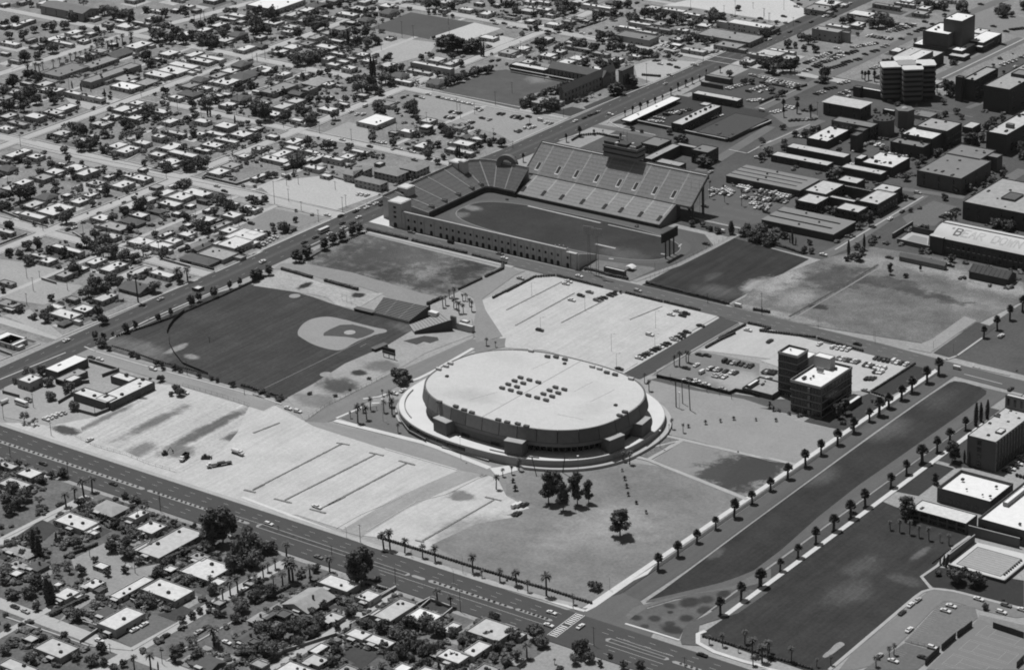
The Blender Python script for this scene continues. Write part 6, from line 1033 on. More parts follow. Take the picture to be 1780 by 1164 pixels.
# ================================================================ VEGETATION
LEAF = {k: M(t, var=.35, scale=.9, rough=.7) for k, t in dict(dark=68, mid=78, pale=114, palm=80, pine=58, hedge=52).items()}
BARK = M(84, var=.2, scale=1.0)
def leafcloud(mb, cx, cy, cz, rx, ry, rz, n, s, shell=.55):
    """small leaf-sized faces spread through a lobe"""
    for _ in range(n):
        while True:
            v = np.random.uniform(-1, 1, 3); r = math.sqrt((v*v).sum())
            if .05 < r < 1: break
        v = v/r*(shell+(1-shell)*random.random()**.6) if random.random() < .8 else v*.9
        p = np.array([cx+v[0]*rx, cy+v[1]*ry, cz+v[2]*rz]); a = np.random.normal(size=3); a /= np.linalg.norm(a); b = np.cross(a, np.random.normal(size=3)); b /= np.linalg.norm(b); k = s*random.uniform(.6, 1.4)
        mb.add([p-a*k-b*k*.55, p+a*k-b*k*.55, p+a*k*.9+b*k*.55, p-a*k*.8+b*k*.6], [(0, 1, 2, 3)])
def lump(mb, cx, cy, cz, rx, ry, rz, n=7, m=5, j=.28):
    """an uneven solid core that stops light passing through the crown"""
    vs = []; 
    for i in range(m+1):
        t = math.pi*i/m
        for k in range(n):
            a = 2*math.pi*k/n; q = 1+random.uniform(-j, j); vs.append((cx+rx*q*math.sin(t)*math.cos(a), cy+ry*q*math.sin(t)*math.sin(a), cz+rz*q*math.cos(t)))
    fs = [(i*n+k, (i+1)*n+k, (i+1)*n+(k+1) % n, i*n+(k+1) % n) for i in range(m) for k in range(n)]; mb.add(vs, fs)
def lobes(mb, R_, zc, hz, nl, leaf, s, spread=.62):
    for i in range(nl):
        a = 2*math.pi*i/nl+random.uniform(-.5, .5); d = R_*spread*random.uniform(.5, 1.0) if i else 0; r = R_*random.uniform(.42, .62); z = zc+random.uniform(-.35, .35)*hz
        lump(mb, d*math.cos(a), d*math.sin(a), z, r*.70, r*.70, r*.6*hz/R_, 7, 5); leafcloud(mb, d*math.cos(a), d*math.sin(a), z, r*1.05, r*1.05, r*.95*hz/R_, leaf, s)
def mk_tree(kind):
    """unit trees, 1 m high, with a trunk and a crown"""
    mb = MB(); tr = MB()
    if kind == 'round': lobes(mb, .47, .50, .47, 10, 105, .038); tr.tube((0, 0, 0), (.02, 0, .55), .045, .03); tr.tube((0, 0, .3), (.18, .1, .62), .025, .012); tr.tube((0, 0, .3), (-.15, -.14, .6), .022, .012); m = 'dark'
    elif kind == 'spread': lobes(mb, .62, .50, .44, 12, 85, .04, .75); tr.tube((0, 0, 0), (-.03, .02, .5), .05, .035); tr.tube((0, 0, .3), (.3, .1, .6), .025, .012); tr.tube((0, 0, .28), (-.3, -.16, .62), .025, .012); m = 'mid'
    elif kind == 'airy':
        for i in range(14):
            a = random.uniform(0, 6.28); d = .5*math.sqrt(random.random()); z = random.uniform(.42, .86); lump(mb, d*math.cos(a), d*math.sin(a), z, .1, .1, .08, 5, 4); leafcloud(mb, d*math.cos(a), d*math.sin(a), z, .19, .19, .12, 52, .032, .2)
        tr.tube((0, 0, 0), (0, .02, .45), .035, .025)
        for a in (0, 2.1, 4.2): tr.tube((0, 0, .25), (.3*math.cos(a), .3*math.sin(a), .68), .02, .008)
        m = 'pale'
    elif kind == 'tall':
        for i in range(13):
            z = .26+.66*i/12; w = .21*math.sin(math.pi*(.22+.72*i/13))+.03; a = i*2.4; lump(mb, .07*math.cos(a), .07*math.sin(a), z, w*.8, w*.8, .07, 6, 4); leafcloud(mb, .09*math.cos(a), .09*math.sin(a), z, w, w, .09, 75, .026)
        tr.tube((0, 0, 0), (0, 0, .7), .028, .012); m = 'pine'
    elif kind == 'gum':
        for i in range(24):
            a = random.uniform(0, 6.28); z = .26+.68*((i+.5)/24); d = .24*math.sin(math.pi*(.18+.72*(z-.2)/.8))*random.uniform(.2, 1.1); lump(mb, d*math.cos(a), d*math.sin(a), z, .085, .085, .075, 6, 4); leafcloud(mb, d*math.cos(a), d*math.sin(a), z, .13, .13, .10, 80, .02, .3)
        tr.tube((0, 0, 0), (.02, 0, .6), .024, .012)
        for a in (.6, 2.6, 4.6): tr.tube((0, 0, .3), (.2*math.cos(a), .2*math.sin(a), .62), .012, .006)
        m = 'dark'
    elif kind == 'cypress':
        for i in range(9): z = .08+.84*i/8; w = .085*math.sin(math.pi*(.25+.7*i/9)); lump(mb, 0, 0, z, w, w, .08, 7, 4, .12); leafcloud(mb, 0, 0, z, w*1.15, w*1.15, .09, 45, .016)
        tr.tube((0, 0, 0), (0, 0, .4), .02, .012); m = 'pine'
    elif kind == 'bush': lobes(mb, .62, .42, .42, 6, 80, .06); tr.tube((0, 0, 0), (0, 0, .3), .04, .03); m = 'dark'
    elif kind == 'palebush': lobes(mb, .62, .42, .40, 6, 80, .06); tr.tube((0, 0, 0), (0, 0, .3), .04, .03); m = 'pale'
    return tr.mesh('trunk', BARK), mb.mesh('crown', LEAF[m] if kind not in ('round', 'spread', 'bush') else M(random.choice((56, 66, 78, 96)), var=.35, scale=.9, rough=.7))
def mk_palm(kind):
    mb = MB(); tr = MB(); random.seed(hash_(kind))
    if kind == 'fan':       # stout trunk, round ball of fans
        tr.tube((0, 0, 0), (0, 0, .72), .075, .062, 7)
        for i in range(90):
            a = random.uniform(0, 6.28); e = random.uniform(-.75, 1.4); L_ = random.uniform(.2, .27); c = np.array([math.cos(a)*math.cos(e), math.sin(a)*math.cos(e), math.sin(e)]); o = np.array([0, 0, .74]); t = np.array([-math.sin(a), math.cos(a), 0])
            q = o+c*L_*1.15; w = .085; mb.add([o+c*.03, q-t*w-c*.04, q+c*.035, q+t*w-c*.04], [(0, 1, 2, 3)])
        lump(mb, 0, 0, .74, .18, .18, .18, 8, 5, .15); lump(mb, 0, 0, .6, .085, .085, .12, 8, 4, .1)
    elif kind == 'date':
        tr.tube((0, 0, 0), (0, 0, .80), .05, .038, 7)
        for i in range(44):
            a = 6.283*i/44*3.1+random.uniform(-.2, .2); e = random.uniform(-.35, 1.25); o = np.array([0, 0, .80]); prev = o; L_ = .115; w0 = .022
            for s in range(3):
                ee = e-s*.55; d = np.array([math.cos(a)*math.cos(ee), math.sin(a)*math.cos(ee), math.sin(ee)]); q = prev+d*L_*(1 if s < 2 else .8); t = np.array([-math.sin(a), math.cos(a), 0]); w1 = (.034, .03, .006)[s]
                mb.add([prev-t*w0, prev+t*w0, q+t*w1, q-t*w1], [(0, 1, 2, 3)]); prev = q; w0 = w1
        lump(mb, 0, 0, .79, .05, .05, .06, 6, 4)
    elif kind == 'skinny':   # tall thin trunk with a small tuft
        tr.tube((0, 0, 0), (.01, 0, .90), .016, .012, 6)
        for i in range(40):
            a = random.uniform(0, 6.28); e = random.uniform(-.6, 1.4); c = np.array([math.cos(a)*math.cos(e), math.sin(a)*math.cos(e), math.sin(e)]); o = np.array([.01, 0, .92]); q = o+c*random.uniform(.07, .105); t = np.array([-math.sin(a), math.cos(a), 0]); w = .022; mb.add([o, q-t*w-c*.015, q+c*.01, q+t*w-c*.015], [(0, 1, 2, 3)])
        lump(mb, .01, 0, .91, .035, .035, .045, 6, 4)
    elif kind == 'tied':     # newly set palm, fronds tied up
        tr.tube((0, 0, 0), (0, 0, .86), .02, .017, 6); tr.tube((0, 0, .0), (.16, 0, 0), .004, .004, 4); lump(mb, 0, 0, .92, .022, .022, .085, 6, 4); leafcloud(mb, 0, 0, .93, .035, .035, .08, 26, .012)
    elif kind == 'young':
        tr.tube((0, 0, 0), (0, 0, .35), .09, .08, 6); lump(mb, 0, 0, .42, .13, .13, .12, 7, 4)
        for i in range(50):
            a = random.uniform(0, 6.28); e = random.uniform(-.3, 1.4); c = np.array([math.cos(a)*math.cos(e), math.sin(a)*math.cos(e), math.sin(e)]); o = np.array([0, 0, .42]); q = o+c*random.uniform(.32, .5); t = np.array([-math.sin(a), math.cos(a), 0]); w = .07; mb.add([o, q-t*w-c*.05, q+c*.05, q+t*w-c*.05], [(0, 1, 2, 3)])
    return tr.mesh('trunk', M(72, var=.2, scale=1)), mb.mesh('crown', LEAF['palm'])
def hash_(s): return sum(ord(c)*(i+3) for i, c in enumerate(s))
random.seed(11); np.random.seed(11)
MODELS = {}
for k in ('round', 'spread', 'airy', 'tall', 'gum', 'cypress', 'bush', 'palebush'): MODELS[k] = [mk_tree(k) for _ in range(7 if k in ('round', 'spread', 'bush') else 3)]
for k in ('fan', 'date', 'skinny', 'tied', 'young'): MODELS[k] = [mk_palm(k) for _ in range(1)]*1
_lc, _lb = leafcloud, lobes
LOW = {}
def leafcloud(mb, cx, cy, cz, rx, ry, rz, n, s, shell=.55): _lc(mb, cx, cy, cz, rx, ry, rz, n//4, s*1.7, shell)
for k in ('round', 'spread', 'airy', 'tall', 'gum', 'cypress', 'bush', 'palebush'): LOW[k] = [mk_tree(k) for _ in range(4)]
leafcloud = _lc
for k in ('fan', 'date', 'skinny', 'tied', 'young'): LOW[k] = MODELS[k]
TN = {'round': ('broadleaf_tree', 'dense dark rounded tree', 'tree'), 'spread': ('broadleaf_tree', 'wide spreading tree', 'tree'), 'airy': ('mesquite_tree', 'pale feathery desert tree', 'tree'), 'tall': ('pine_tree', 'tall dark pine', 'tree'), 'gum': ('eucalyptus_tree', 'tall open-crowned tree', 'tree'),
      'cypress': ('cypress_tree', 'slim dark cypress', 'tree'), 'bush': ('bush', 'dark round bush', 'bush'), 'palebush': ('bush', 'pale dusty bush', 'bush'), 'fan': ('fan_palm', 'stout fan palm', 'palm tree'), 'date': ('date_palm', 'date palm with drooping fronds', 'palm tree'), 'skinny': ('fan_palm', 'tall thin palm', 'palm tree'), 'tied': ('palm_pole', 'bare new palm with tied fronds', 'palm tree'), 'young': ('young_palm', 'short young palm', 'palm tree')}
GR = {'round': 'broadleaf trees', 'spread': 'broadleaf trees', 'airy': 'pale desert trees', 'tall': 'pine trees', 'gum': 'tall open-crowned trees', 'cypress': 'cypress trees', 'bush': 'bushes in yards', 'palebush': 'bushes in yards', 'fan': 'stout fan palms', 'date': 'date palms', 'skinny': 'tall thin palms', 'tied': 'newly planted palms', 'young': 'young palms'}
TREES = []; PLAN = []
def tree(kind, x, y, h, wf=1.0):
    """a tree of height h at world x, y; wf widens it"""
    PLAN.append((kind, float(x), float(y), float(h), wf, random.uniform(0, 6.28))); TREES.append((x, y, h*wf*.45))
def plant(kind, x, y, h, wf, rz):
    nm, look, cat = TN[kind]; tm, cm = random.choice(MODELS[kind]); r = empty(nm, (x, y, .1), rz); s = h*wf*random.uniform(.9, 1.12); r.scale = (s, s, h*random.uniform(.92, 1.06)); r.rotation_euler = (random.gauss(0, .025), random.gauss(0, .025), rz)
    link('trunk', tm, r); link('crown', cm, r); return reg(r, look, cat, GR[kind])
def merged(name, label, metas, xf):
    # what lies past the first 300 of its kind: one mesh, real geometry
    vs, fs, n, nf = [], [], 0, 0; mats = []; mi = []
    for ms, (x, y, sx, sz, rz) in zip(metas, xf):
        for m in ms:
            co_ = np.empty(len(m.vertices)*3); m.vertices.foreach_get('co', co_); co_ = co_.reshape(-1, 3); c, s = math.cos(rz), math.sin(rz)
            vs.append(np.stack([x+(co_[:, 0]*c-co_[:, 1]*s)*sx, y+(co_[:, 0]*s+co_[:, 1]*c)*sx, .1+co_[:, 2]*sz], 1)); mt = m.materials[0]
            if mt not in mats: mats.append(mt)
            k = mats.index(mt)
            for p in m.polygons: fs.append(tuple(v+n for v in p.vertices)); mi.append(k)
            n += len(co_)
    me = bpy.data.meshes.new(name); me.from_pydata(np.concatenate(vs).tolist(), [], fs); [me.materials.append(m) for m in mats]; me.polygons.foreach_set('material_index', mi); me.update()
    o = link(name, me); o['kind'] = 'stuff'; o['label'] = label; return o
PXM = lambda x, y: 2.0+1.75*(y/1164.0)          # vertical photo pixels for a metre
def tpx(t, s, kind, wf=1.0):
    """s: base x, base y, top y in tile units"""
    n = nums(s)
    for i in range(0, len(n), 3):
        bx, by = P(t, n[i], n[i+1]); tx, ty = P(t, n[i], n[i+2]); b = G(bx, by); dep = (np.array([b[0], b[1], 0])-CAM)@CF; h = (by-ty)/(FPX/dep*CU[2]); tree(kind, b[0], b[1], h, wf)
def crowns(t, s, kind, wf=1.0):
    """s: crown centre x, y and crown width in tile units"""
    n = nums(s); ratio = {'round': .98, 'spread': 1.3, 'airy': 1.15, 'gum': .62, 'bush': 1.25, 'palebush': 1.25, 'tall': .5}[kind]
    for i in range(0, len(n), 3):
        x, y = P(t, n[i], n[i+1]); g = G(x, y, 3.5); dep = (np.array([g[0], g[1], 0])-CAM)@CF; wm = n[i+2]*TILE[t][2]*dep/FPX*random.uniform(.74, .96); h = wm/ratio/wf; g = G(x, y, h*.52); tree(kind, g[0], g[1], h, wf)
# palms and trees read off the photo
tpx('32', '1020 490 375 1155 400 290 1283 305 210 1410 215 125 1533 135 15 1655 45 -40', 'fan', 1.0)
tpx('23', '75 1055 965 190 975 865 310 895 785 415 815 715 525 745 640 635 665 565 740 590 500 805 550 430 870 500 395 955 445 340 1025 395 285 1128 330 225 1205 275 165', 'fan', 1.0)
tpx('32', '1440 790 670 1580 690 570 1705 600 480', 'fan', 1.0)
tpx('33', '10 600 475 140 495 405 260 405 305 380 310 205 500 225 105 615 140 20', 'fan', 1.0)
tpx('23', '615 1200 1115 712 1161 1040 885 1030 935 990 945 855 1095 870 740 1195 795 690 1280 730 630 1387 645 555', 'fan', 1.0)
tpx('13', '1510 1150 1075 1600 1095 1005 1685 1030 935 1770 970 875', 'fan', 1.0)
tpx('31', '880 350 225 922 352 210 1020 375 270 1140 405 310 1225 430 315 1478 505 375 1660 565 470 1770 590 485 1540 540 485', 'date', .9)
tpx('32', '70 595 485 145 635 550 270 660 500 455 720 655', 'date', .9)
tpx('32', '1365 985 925 1455 1000 910 1605 985 890 1655 1065 930 1720 1110 980 1760 1080 955 1560 1040 990', 'date', .9)
tpx('33', '18 1105 980 65 1050 960 215 1110 1000 385 1140 1080 480 1130 1060 785 1140 1060 875 1080 1000 905 1060 980 800 1090 1050', 'date', .9)
tpx('21', '655 570 520 705 600 470 740 530 460 790 515 420 765 580 480 880 530 440 935 545 430 975 665 600 918 490 375 870 420 370 690 530 490 830 515 490', 'date', .8)
tpx('21', '1570 80 25 1630 90 50 1680 960 900 1740 945 880 1635 1045 945', 'date', .9)
tpx('22', '1130 215 135 1165 218 105 1210 190 105 1225 195 115 930 330 260 960 385 310 1115 640 570 1190 665 600 830 880 785 785 860 785 85 920 830', 'date', .8)
tpx('22', '1143 495 310 1187 470 310 1237 515 340', 'tied', 1.0); tpx('22', '1020 305 265 1105 325 275 1350 395 330 1435 415 370 1515 440 380 1095 680 610', 'tied', 1.4)
b = GT('22', 380, 935); o = plant('tied', b[0], b[1], 13.5, 1, 0); o.rotation_euler = (math.radians(6), math.radians(14), 0); b = GT('22', 205, 960); o = plant('tied', b[0], b[1], 11, 1, 0); o.rotation_euler = (math.radians(-10), math.radians(-24), 0)
tpx('11', '1278 945 870 1295 930 860 1320 880 820 1352 880 800 1350 950 880 1385 985 905 1415 985 920 1455 935 880 1470 970 895 1430 900 850 1410 900 850 1440 890 860 1340 900 870 1370 960 900', 'date', .85)
tpx('02', '800 785 745 850 765 715 903 745 690 952 725 680 1003 705 655 1050 680 640 1108 640 595 1155 610 560 1207 585 540 1252 565 525 1302 545 510 1345 500 470 1440 490 450 405 955 900 495 920 850 590 910 875 770 940 900 115 1090 1035 60 1105 1060 650 895 875', 'fan', .8)
tpx('12', '1367 215 95 1470 240 125 1583 265 150 1690 270 160', 'skinny', 1.0)
tpx('03', '163 740 670 253 765 690 345 800 710 165 790 730 690 530 480 735 540 475 775 550 475 710 545 480 1165 620 570 1195 625 570 1270 960 900', 'fan', .7)
tpx('31', '225 400 290 245 560 400 385 560 440 515 500 390 270 570 420 150 480 400 200 590 490 330 500 460 140 600 520 1240 710 610 1330 740 650 20 590 510 70 540 440 100 500 430', 'date', 1.0)
tpx('30', '1015 1161 1035 905 1161 1060 1440 1000 850 1175 1100 985 1600 640 520 1550 660 560 1680 580 510 1420 620 520 1500 690 590 1720 620 530', 'date', 1.0)
tpx('20', '565 1095 965 620 1060 955 505 1120 1020 445 1161 1060', 'date', 1.1)
tpx('32', '75 1120 1010 140 1080 975 325 1120 1080 20 1140 1060 1660 1130 1060', 'date', 1.1)
tpx('10', '1263 770 675 1205 780 675', 'date', 1.1); tpx('10', '930 910 720 1070 600 505 1168 510 430', 'skinny', 1.6)
tpx('30', '235 390 200 265 400 240 330 720 530 355 720 550 205 330 230 380 300 235', 'cypress', 1.6)
tpx('31', '1250 1161 1100', 'cypress', 1.6); tpx('30', '1065 1161 1100', 'cypress', 1.2)
tpx('23', '1455 620 455 1490 590 450 1530 570 435 1380 870 780 1410 890 790', 'cypress', 1.2)
tpx('01', '797 515 380 820 515 395 1535 380 280 1550 380 285 640 310 200', 'cypress', 1.1)
tpx('13', '225 520 425 245 525 470 600 600 485 705 560 445 205 510 460', 'cypress', 1.1)
tpx('00', '707 660 600 1398 785 720 1415 785 720 487 595 550 547 610 560 612 620 590 1580 840 780', 'cypress', 1.3)
tpx('12', '1515 455 365', 'cypress', 2.6); tpx('33', '1215 455 400 1240 460 385 1265 450 375 1255 470 400', 'cypress', 1.4)
tpx('22', '285 1150 915 385 1195 985 480 1150 925 345 1125 925 555 1140 985', 'gum', .82); tpx('32', '765 262 60', 'gum', 1.2)
tpx('32', '595 622 530', 'bush', .75)
tpx('31', '690 590 350 760 560 320 655 520 400 730 600 440', 'gum', .9); tpx('30', '1440 320 60 1500 310 50 1560 260 120', 'gum', 1.0)
crowns('30', '1640 320 220 1580 430 180 1700 400 160 1400 320 120 250 560 130 200 620 120 1060 500 110 1010 690 120 745 320 110 530 780 120 680 1000 120 500 1060 90 430 920 70 1225 810 80 1340 750 80 1290 780 70 1400 710 60 1460 690 60 1620 720 130 1720 640 110 1580 800 90 1320 1060 110 1210 1000 90 140 850 70 45 860 70 290 940 80 240 230 110 390 280 80 510 300 90 80 320 90 540 480 110 840 480 80 640 410 60 720 500 70 30 1020 100 200 1080 120 620 1080 110 700 1100 90 760 1140 90 540 30 90 770 160 110 700 130 90 1170 160 80 1300 190 70 880 60 60 1170 700 60 830 1110 80 1750 1000 110 1700 1080 90 1500 780 70 1550 1150 90 1450 950 70 650 790 50 1010 320 50 1740 320 140 1660 220 110 30 560 70 150 370 70 230 290 60 1360 570 60 1250 560 60', 'round')
crowns('30', '860 210 80 380 500 90 450 450 80 680 680 70 980 40 70 1150 720 60 820 200 60', 'airy')
crowns('31', '60 870 160 200 900 150 110 1010 180 280 870 150 300 950 120 440 830 130 560 850 80 390 760 80 480 720 90 660 760 120 760 840 100 870 850 130 960 900 130 1050 830 120 1040 930 170 1000 1020 140 1150 830 130 1230 870 130 1100 980 140 1170 1020 120 880 990 90 560 1010 120 530 1090 110 1260 980 90 1340 900 90 1400 960 90 1480 940 100 1540 1050 80 1640 990 110 1570 920 70 1720 900 90 1620 790 110 1760 1060 90 1330 1130 90 1160 1100 120 1060 1080 90 940 1080 100 0 650 110 120 620 120 50 560 90 30 300 110 120 320 120 420 470 70 840 545 50 1620 1080 80 1700 1110 90 1340 1060 60 310 520 70 700 560 60', 'round')
crowns('31', '920 1060 90 1290 900 60 870 1130 80 410 880 80', 'airy')
crowns('32', '200 900 130 240 960 120 60 920 110 490 1000 170 560 1060 130 460 1080 120 630 1110 70 700 1060 50 900 1110 90 790 1120 80 200 880 90 20 1000 70 360 1150 70', 'round')
crowns('20', '190 250 110 280 240 90 325 310 100 100 310 60 340 410 100 460 360 110 500 480 80 1185 360 90 1210 380 80 1150 400 50 1080 290 65 680 50 100 730 90 60 885 130 60 925 145 50 1050 190 60 1085 195 50 1170 215 60 1210 235 60 1335 275 50 1420 290 50 1460 305 50 1560 330 60 120 870 80 420 930 100 345 940 70 270 970 90 80 1020 120 160 1070 130 40 1090 100 130 1120 110 840 1080 60 910 1110 90 60 1161 120 1100 230 40', 'round')
crowns('20', '160 560 120 230 590 70 440 370 60', 'airy')
crowns('21', '100 400 60 180 420 80 50 380 60', 'bush'); crowns('21', '990 260 130 1050 290 70 960 270 90 1000 300 100', 'round')
crowns('21', '380 395 45 550 410 40 650 370 35 780 295 40', 'bush')
tpx('10', '640 1160 1090 700 1161 1100 850 1120 1040 915 1090 1020 1065 1040 975 1150 1000 940 1290 940 850 1340 910 830 1440 880 790 1545 820 755 1615 795 735 1700 755 700 1742 735 680 760 1140 1100', 'round', .62)
tpx('11', '290 640 555 315 645 570 360 615 530 480 560 480 540 520 450 600 500 425 670 460 385 715 445 380 10 770 690 40 750 685 105 730 660', 'tall', 1.5)
crowns('10', '130 170 140 200 160 120 60 180 90 270 30 80 370 110 90 370 150 80 30 250 100 20 180 60 440 330 120 400 290 80 230 380 50 720 150 110 620 240 70 800 40 70 1050 190 80 945 245 120 840 290 100 760 335 100 1020 280 60 880 400 90 900 210 60 1210 110 80 1250 110 90 1180 140 60 180 520 80 250 510 90 330 550 90 420 570 100 130 580 80 190 620 100 60 560 80 640 450 120 700 490 130 750 550 150 690 560 120 830 590 110 640 510 110 580 500 90 900 600 90 500 670 110 640 780 140 590 830 120 700 810 140 740 740 110 800 760 80 1040 800 100 990 700 70 1100 570 100 1200 730 80 660 960 100 690 1020 90 330 960 90 300 1010 80 230 1000 70 340 870 70 1380 390 130 1330 380 90 1230 420 80 1240 330 80 1440 290 90 1480 210 100 1540 250 110 1640 290 80 1690 210 80 1720 240 70 1780 210 60 1480 480 70 1420 500 60 1260 540 80 1620 560 90 60 390 110 20 460 60 500 60 60 480 20 60 1040 450 60 530 530 60 470 590 80 130 950 80 90 920 60 790 680 60 20 820 60 540 840 50 1380 200 60', 'round')
crowns('10', '520 150 110 1060 180 100 960 550 130 480 640 90 250 490 70 150 270 60 640 120 60 1300 340 70 450 320 70 1100 480 50 940 640 60', 'airy')
crowns('10', '780 205 30 880 155 25 690 335 30 920 180 25 590 310 25 660 360 25 620 375 25 745 240 25 800 215 20', 'bush')
crowns('11', '80 210 60 60 230 50 130 390 60 200 400 90 285 350 50 100 440 60 140 430 50 880 115 70 1050 60 60 110 50 60 20 220 60 150 50 50', 'round')
crowns('00', '100 130 90 30 150 80 300 170 80 230 190 80 430 160 90 350 170 90 160 230 90 60 230 80 480 100 90 350 310 120 290 270 70 280 320 80 550 190 60 650 195 60 740 190 60 210 25 50 270 20 50 160 370 100 250 370 80 80 540 110 180 500 90 260 520 100 220 490 80 30 600 90 200 610 130 130 650 120 240 660 120 60 700 140 160 710 110 340 620 80 360 670 80 20 760 70 520 850 110 560 870 90 480 840 80 400 880 50 330 910 50 620 800 60 700 890 90 430 1000 80 460 1060 70 540 970 100 610 960 110 640 930 90 690 1000 70 840 820 120 870 850 90 1050 790 80 1000 730 90 980 770 80 750 800 60 760 80 110 700 60 90 860 90 110 820 100 90 910 170 50 560 190 60 1230 60 70 1250 90 60 980 60 60 1060 130 90 1110 80 80 1060 220 120 1020 200 80 1180 200 80 1140 250 110 1230 250 110 1290 230 100 1360 240 120 1430 260 120 1400 290 110 1500 220 100 1350 160 90 1420 140 80 1680 110 90 1720 140 110 1760 190 90 1520 180 90 1600 200 80 1650 260 70 1700 200 80 980 370 90 1010 410 90 600 380 100 1740 700 110 1780 750 140 1540 730 80 1640 690 70 1110 600 70 1040 630 40 740 650 50 690 670 50 525 690 45 1690 560 80 1600 570 80 1290 690 80 1380 680 110 1450 660 80 1300 890 70 1250 790 60 1310 780 60 1740 920 60 1700 930 70 1230 990 90 1200 920 50 1350 1080 120 1270 1100 110 1230 1060 80 1110 1110 90 970 1090 60 770 1040 70 720 980 50 120 1060 80 180 1090 90 340 1100 80 400 1120 70 1010 270 60 860 480 80 680 270 60 640 270 50 1160 480 60 880 260 40 1740 820 60 1650 640 60 1490 440 50 1090 690 50 1530 530 60', 'round')
crowns('00', '920 900 130 850 910 90 560 20 80 430 850 60 680 290 60 1560 1000 130 1250 1010 60 700 230 60 280 600 50 1110 660 90 1440 110 60 1500 600 70 880 610 60 950 380 60', 'airy')
tpx('00', '190 500 430 240 490 420 360 455 405 405 440 390 440 420 385 475 410 360 510 400 350 545 390 345 575 370 330 620 360 310 655 345 295 690 340 285 725 330 275 755 320 270 790 320 250 825 300 235 885 285 215 290 470 420 265 490 430', 'date', 1.1)
tpx('00', '1035 240 175 1075 225 165 1110 210 155 1150 200 145 1310 160 100 1350 140 90 1375 130 80', 'skinny', 2.2)
crowns('01', '300 390 120 360 380 120 400 370 110 450 360 100 250 380 70 180 360 60 120 70 90 160 80 70 300 220 90 370 130 90 420 170 90 480 160 90 540 220 80 610 240 100 690 210 90 760 210 90 820 260 90 770 280 100 700 260 80 600 160 60 700 70 70 760 70 60 810 60 60 860 60 50 905 60 30 935 50 30 30 60 90 80 100 80 20 130 80 150 130 80 30 190 80 100 200 80 420 80 70 520 30 70 580 20 60 740 120 50 1180 30 80 1230 20 90 1330 30 90 1280 60 60 1700 20 70 1760 60 70 1610 10 60 1510 90 60 900 380 80 920 370 60 1130 380 60 1200 370 70 1340 370 80 1400 420 70 1000 450 80 940 470 90 890 520 110 930 550 80 780 540 120 730 570 130 820 590 110 700 530 110 860 610 80 1190 540 50 1240 490 60 1310 540 80 1350 530 80 1390 520 80 1430 500 80 1480 480 80 1520 470 80 1570 460 80 1600 450 70 840 710 100 870 740 90 970 740 60 1080 740 110 1060 700 110 1110 800 70 340 740 90 310 720 80 400 780 110 380 800 100 200 780 90 230 770 90 550 770 80 600 730 50 20 720 120 60 740 110 290 1060 110 330 1090 90 270 1080 90 800 920 90 940 950 70 1100 900 60 500 970 90 550 970 60 460 980 60 370 940 80 270 940 60 190 960 50 740 1040 70 640 1000 60 1190 960 80 1170 1030 90 1240 960 80 1180 990 80 1270 850 90 1330 880 100 1300 870 100 1210 880 60 1280 1050 60 1240 1080 60 1170 1020 70 1550 920 70 1590 950 80 1520 960 70 1620 940 60 1670 950 80 1440 1050 60 150 460 60 120 480 50 330 510 70 220 610 90 140 630 60 640 530 60 40 480 60 500 660 70 440 660 60 620 660 70 740 660 60 680 660 60 40 630 50 170 330 60 500 470 60 600 320 50 410 340 60 480 400 50 890 460 40 1490 1000 50 380 660 70 450 490 60', 'round')
crowns('01', '570 530 80 190 520 60 240 470 60 1100 560 60 830 560 80 850 690 90 1510 890 60 1390 850 60 1180 370 60 290 200 80 120 540 80 100 560 70 200 470 40', 'airy')
tpx('01', '1265 340 255 1300 345 240 1340 360 230 1375 350 255 1410 350 260 1470 350 270 1500 360 265 1315 330 250 1440 360 290', 'tall', 1.6)
tpx('01', '1370 1060 975 1390 1060 990 1360 1050 1000 1560 960 890', 'cypress', 1.4); tpx('01', '1670 30 -30 1740 30 -20', 'cypress', 1.6)
crowns('02', '40 20 60 80 80 60 350 30 90 400 20 90 440 50 80 380 60 80 320 90 60 240 90 60 180 90 50 500 30 50 640 90 90 600 110 80 720 80 70 750 20 80 820 20 70 430 190 60 400 180 60 340 190 60 200 180 60 160 160 50 240 290 90 210 280 80 230 320 60 640 230 80 690 230 80 620 250 60 720 260 60 760 260 60 860 120 90 830 110 80 930 80 90 970 70 80 1060 100 90 1020 120 80 1130 110 90 1180 130 90 1100 140 90 1210 110 70 1390 80 90 1420 110 100 1370 120 90 1450 100 70 1560 50 50 1240 160 60 1280 150 60 1310 130 70 1230 260 80 1280 250 70 1330 270 70 1380 260 70 1730 210 90 480 290 80 520 300 80 590 310 80 700 300 90 740 310 80 780 310 70 840 320 80 870 330 80 660 440 80 720 420 80 740 410 70 920 350 90 960 350 80 1000 370 80 690 460 70 620 410 80 370 300 50 340 320 60 150 390 60 190 400 60 460 550 70 420 560 70 380 570 70 350 600 80 300 600 80 260 620 80 230 640 70 170 650 90 130 680 90 270 700 110 320 690 100 210 720 100 1180 920 80 1150 930 70 1100 880 60 1210 940 60 790 1050 50 850 860 50 910 880 40 1720 410 100 1770 430 80 1610 430 60 1600 540 60 1650 540 60 1500 490 60 530 410 70 450 270 60', 'round')
tpx('02', '725 640 560 765 640 570 845 590 510 862 590 530 705 620 570 745 635 560', 'tall', 1.7); tpx('02', '1325 1120 1040 1360 1130 1070', 'tall', 1.8)
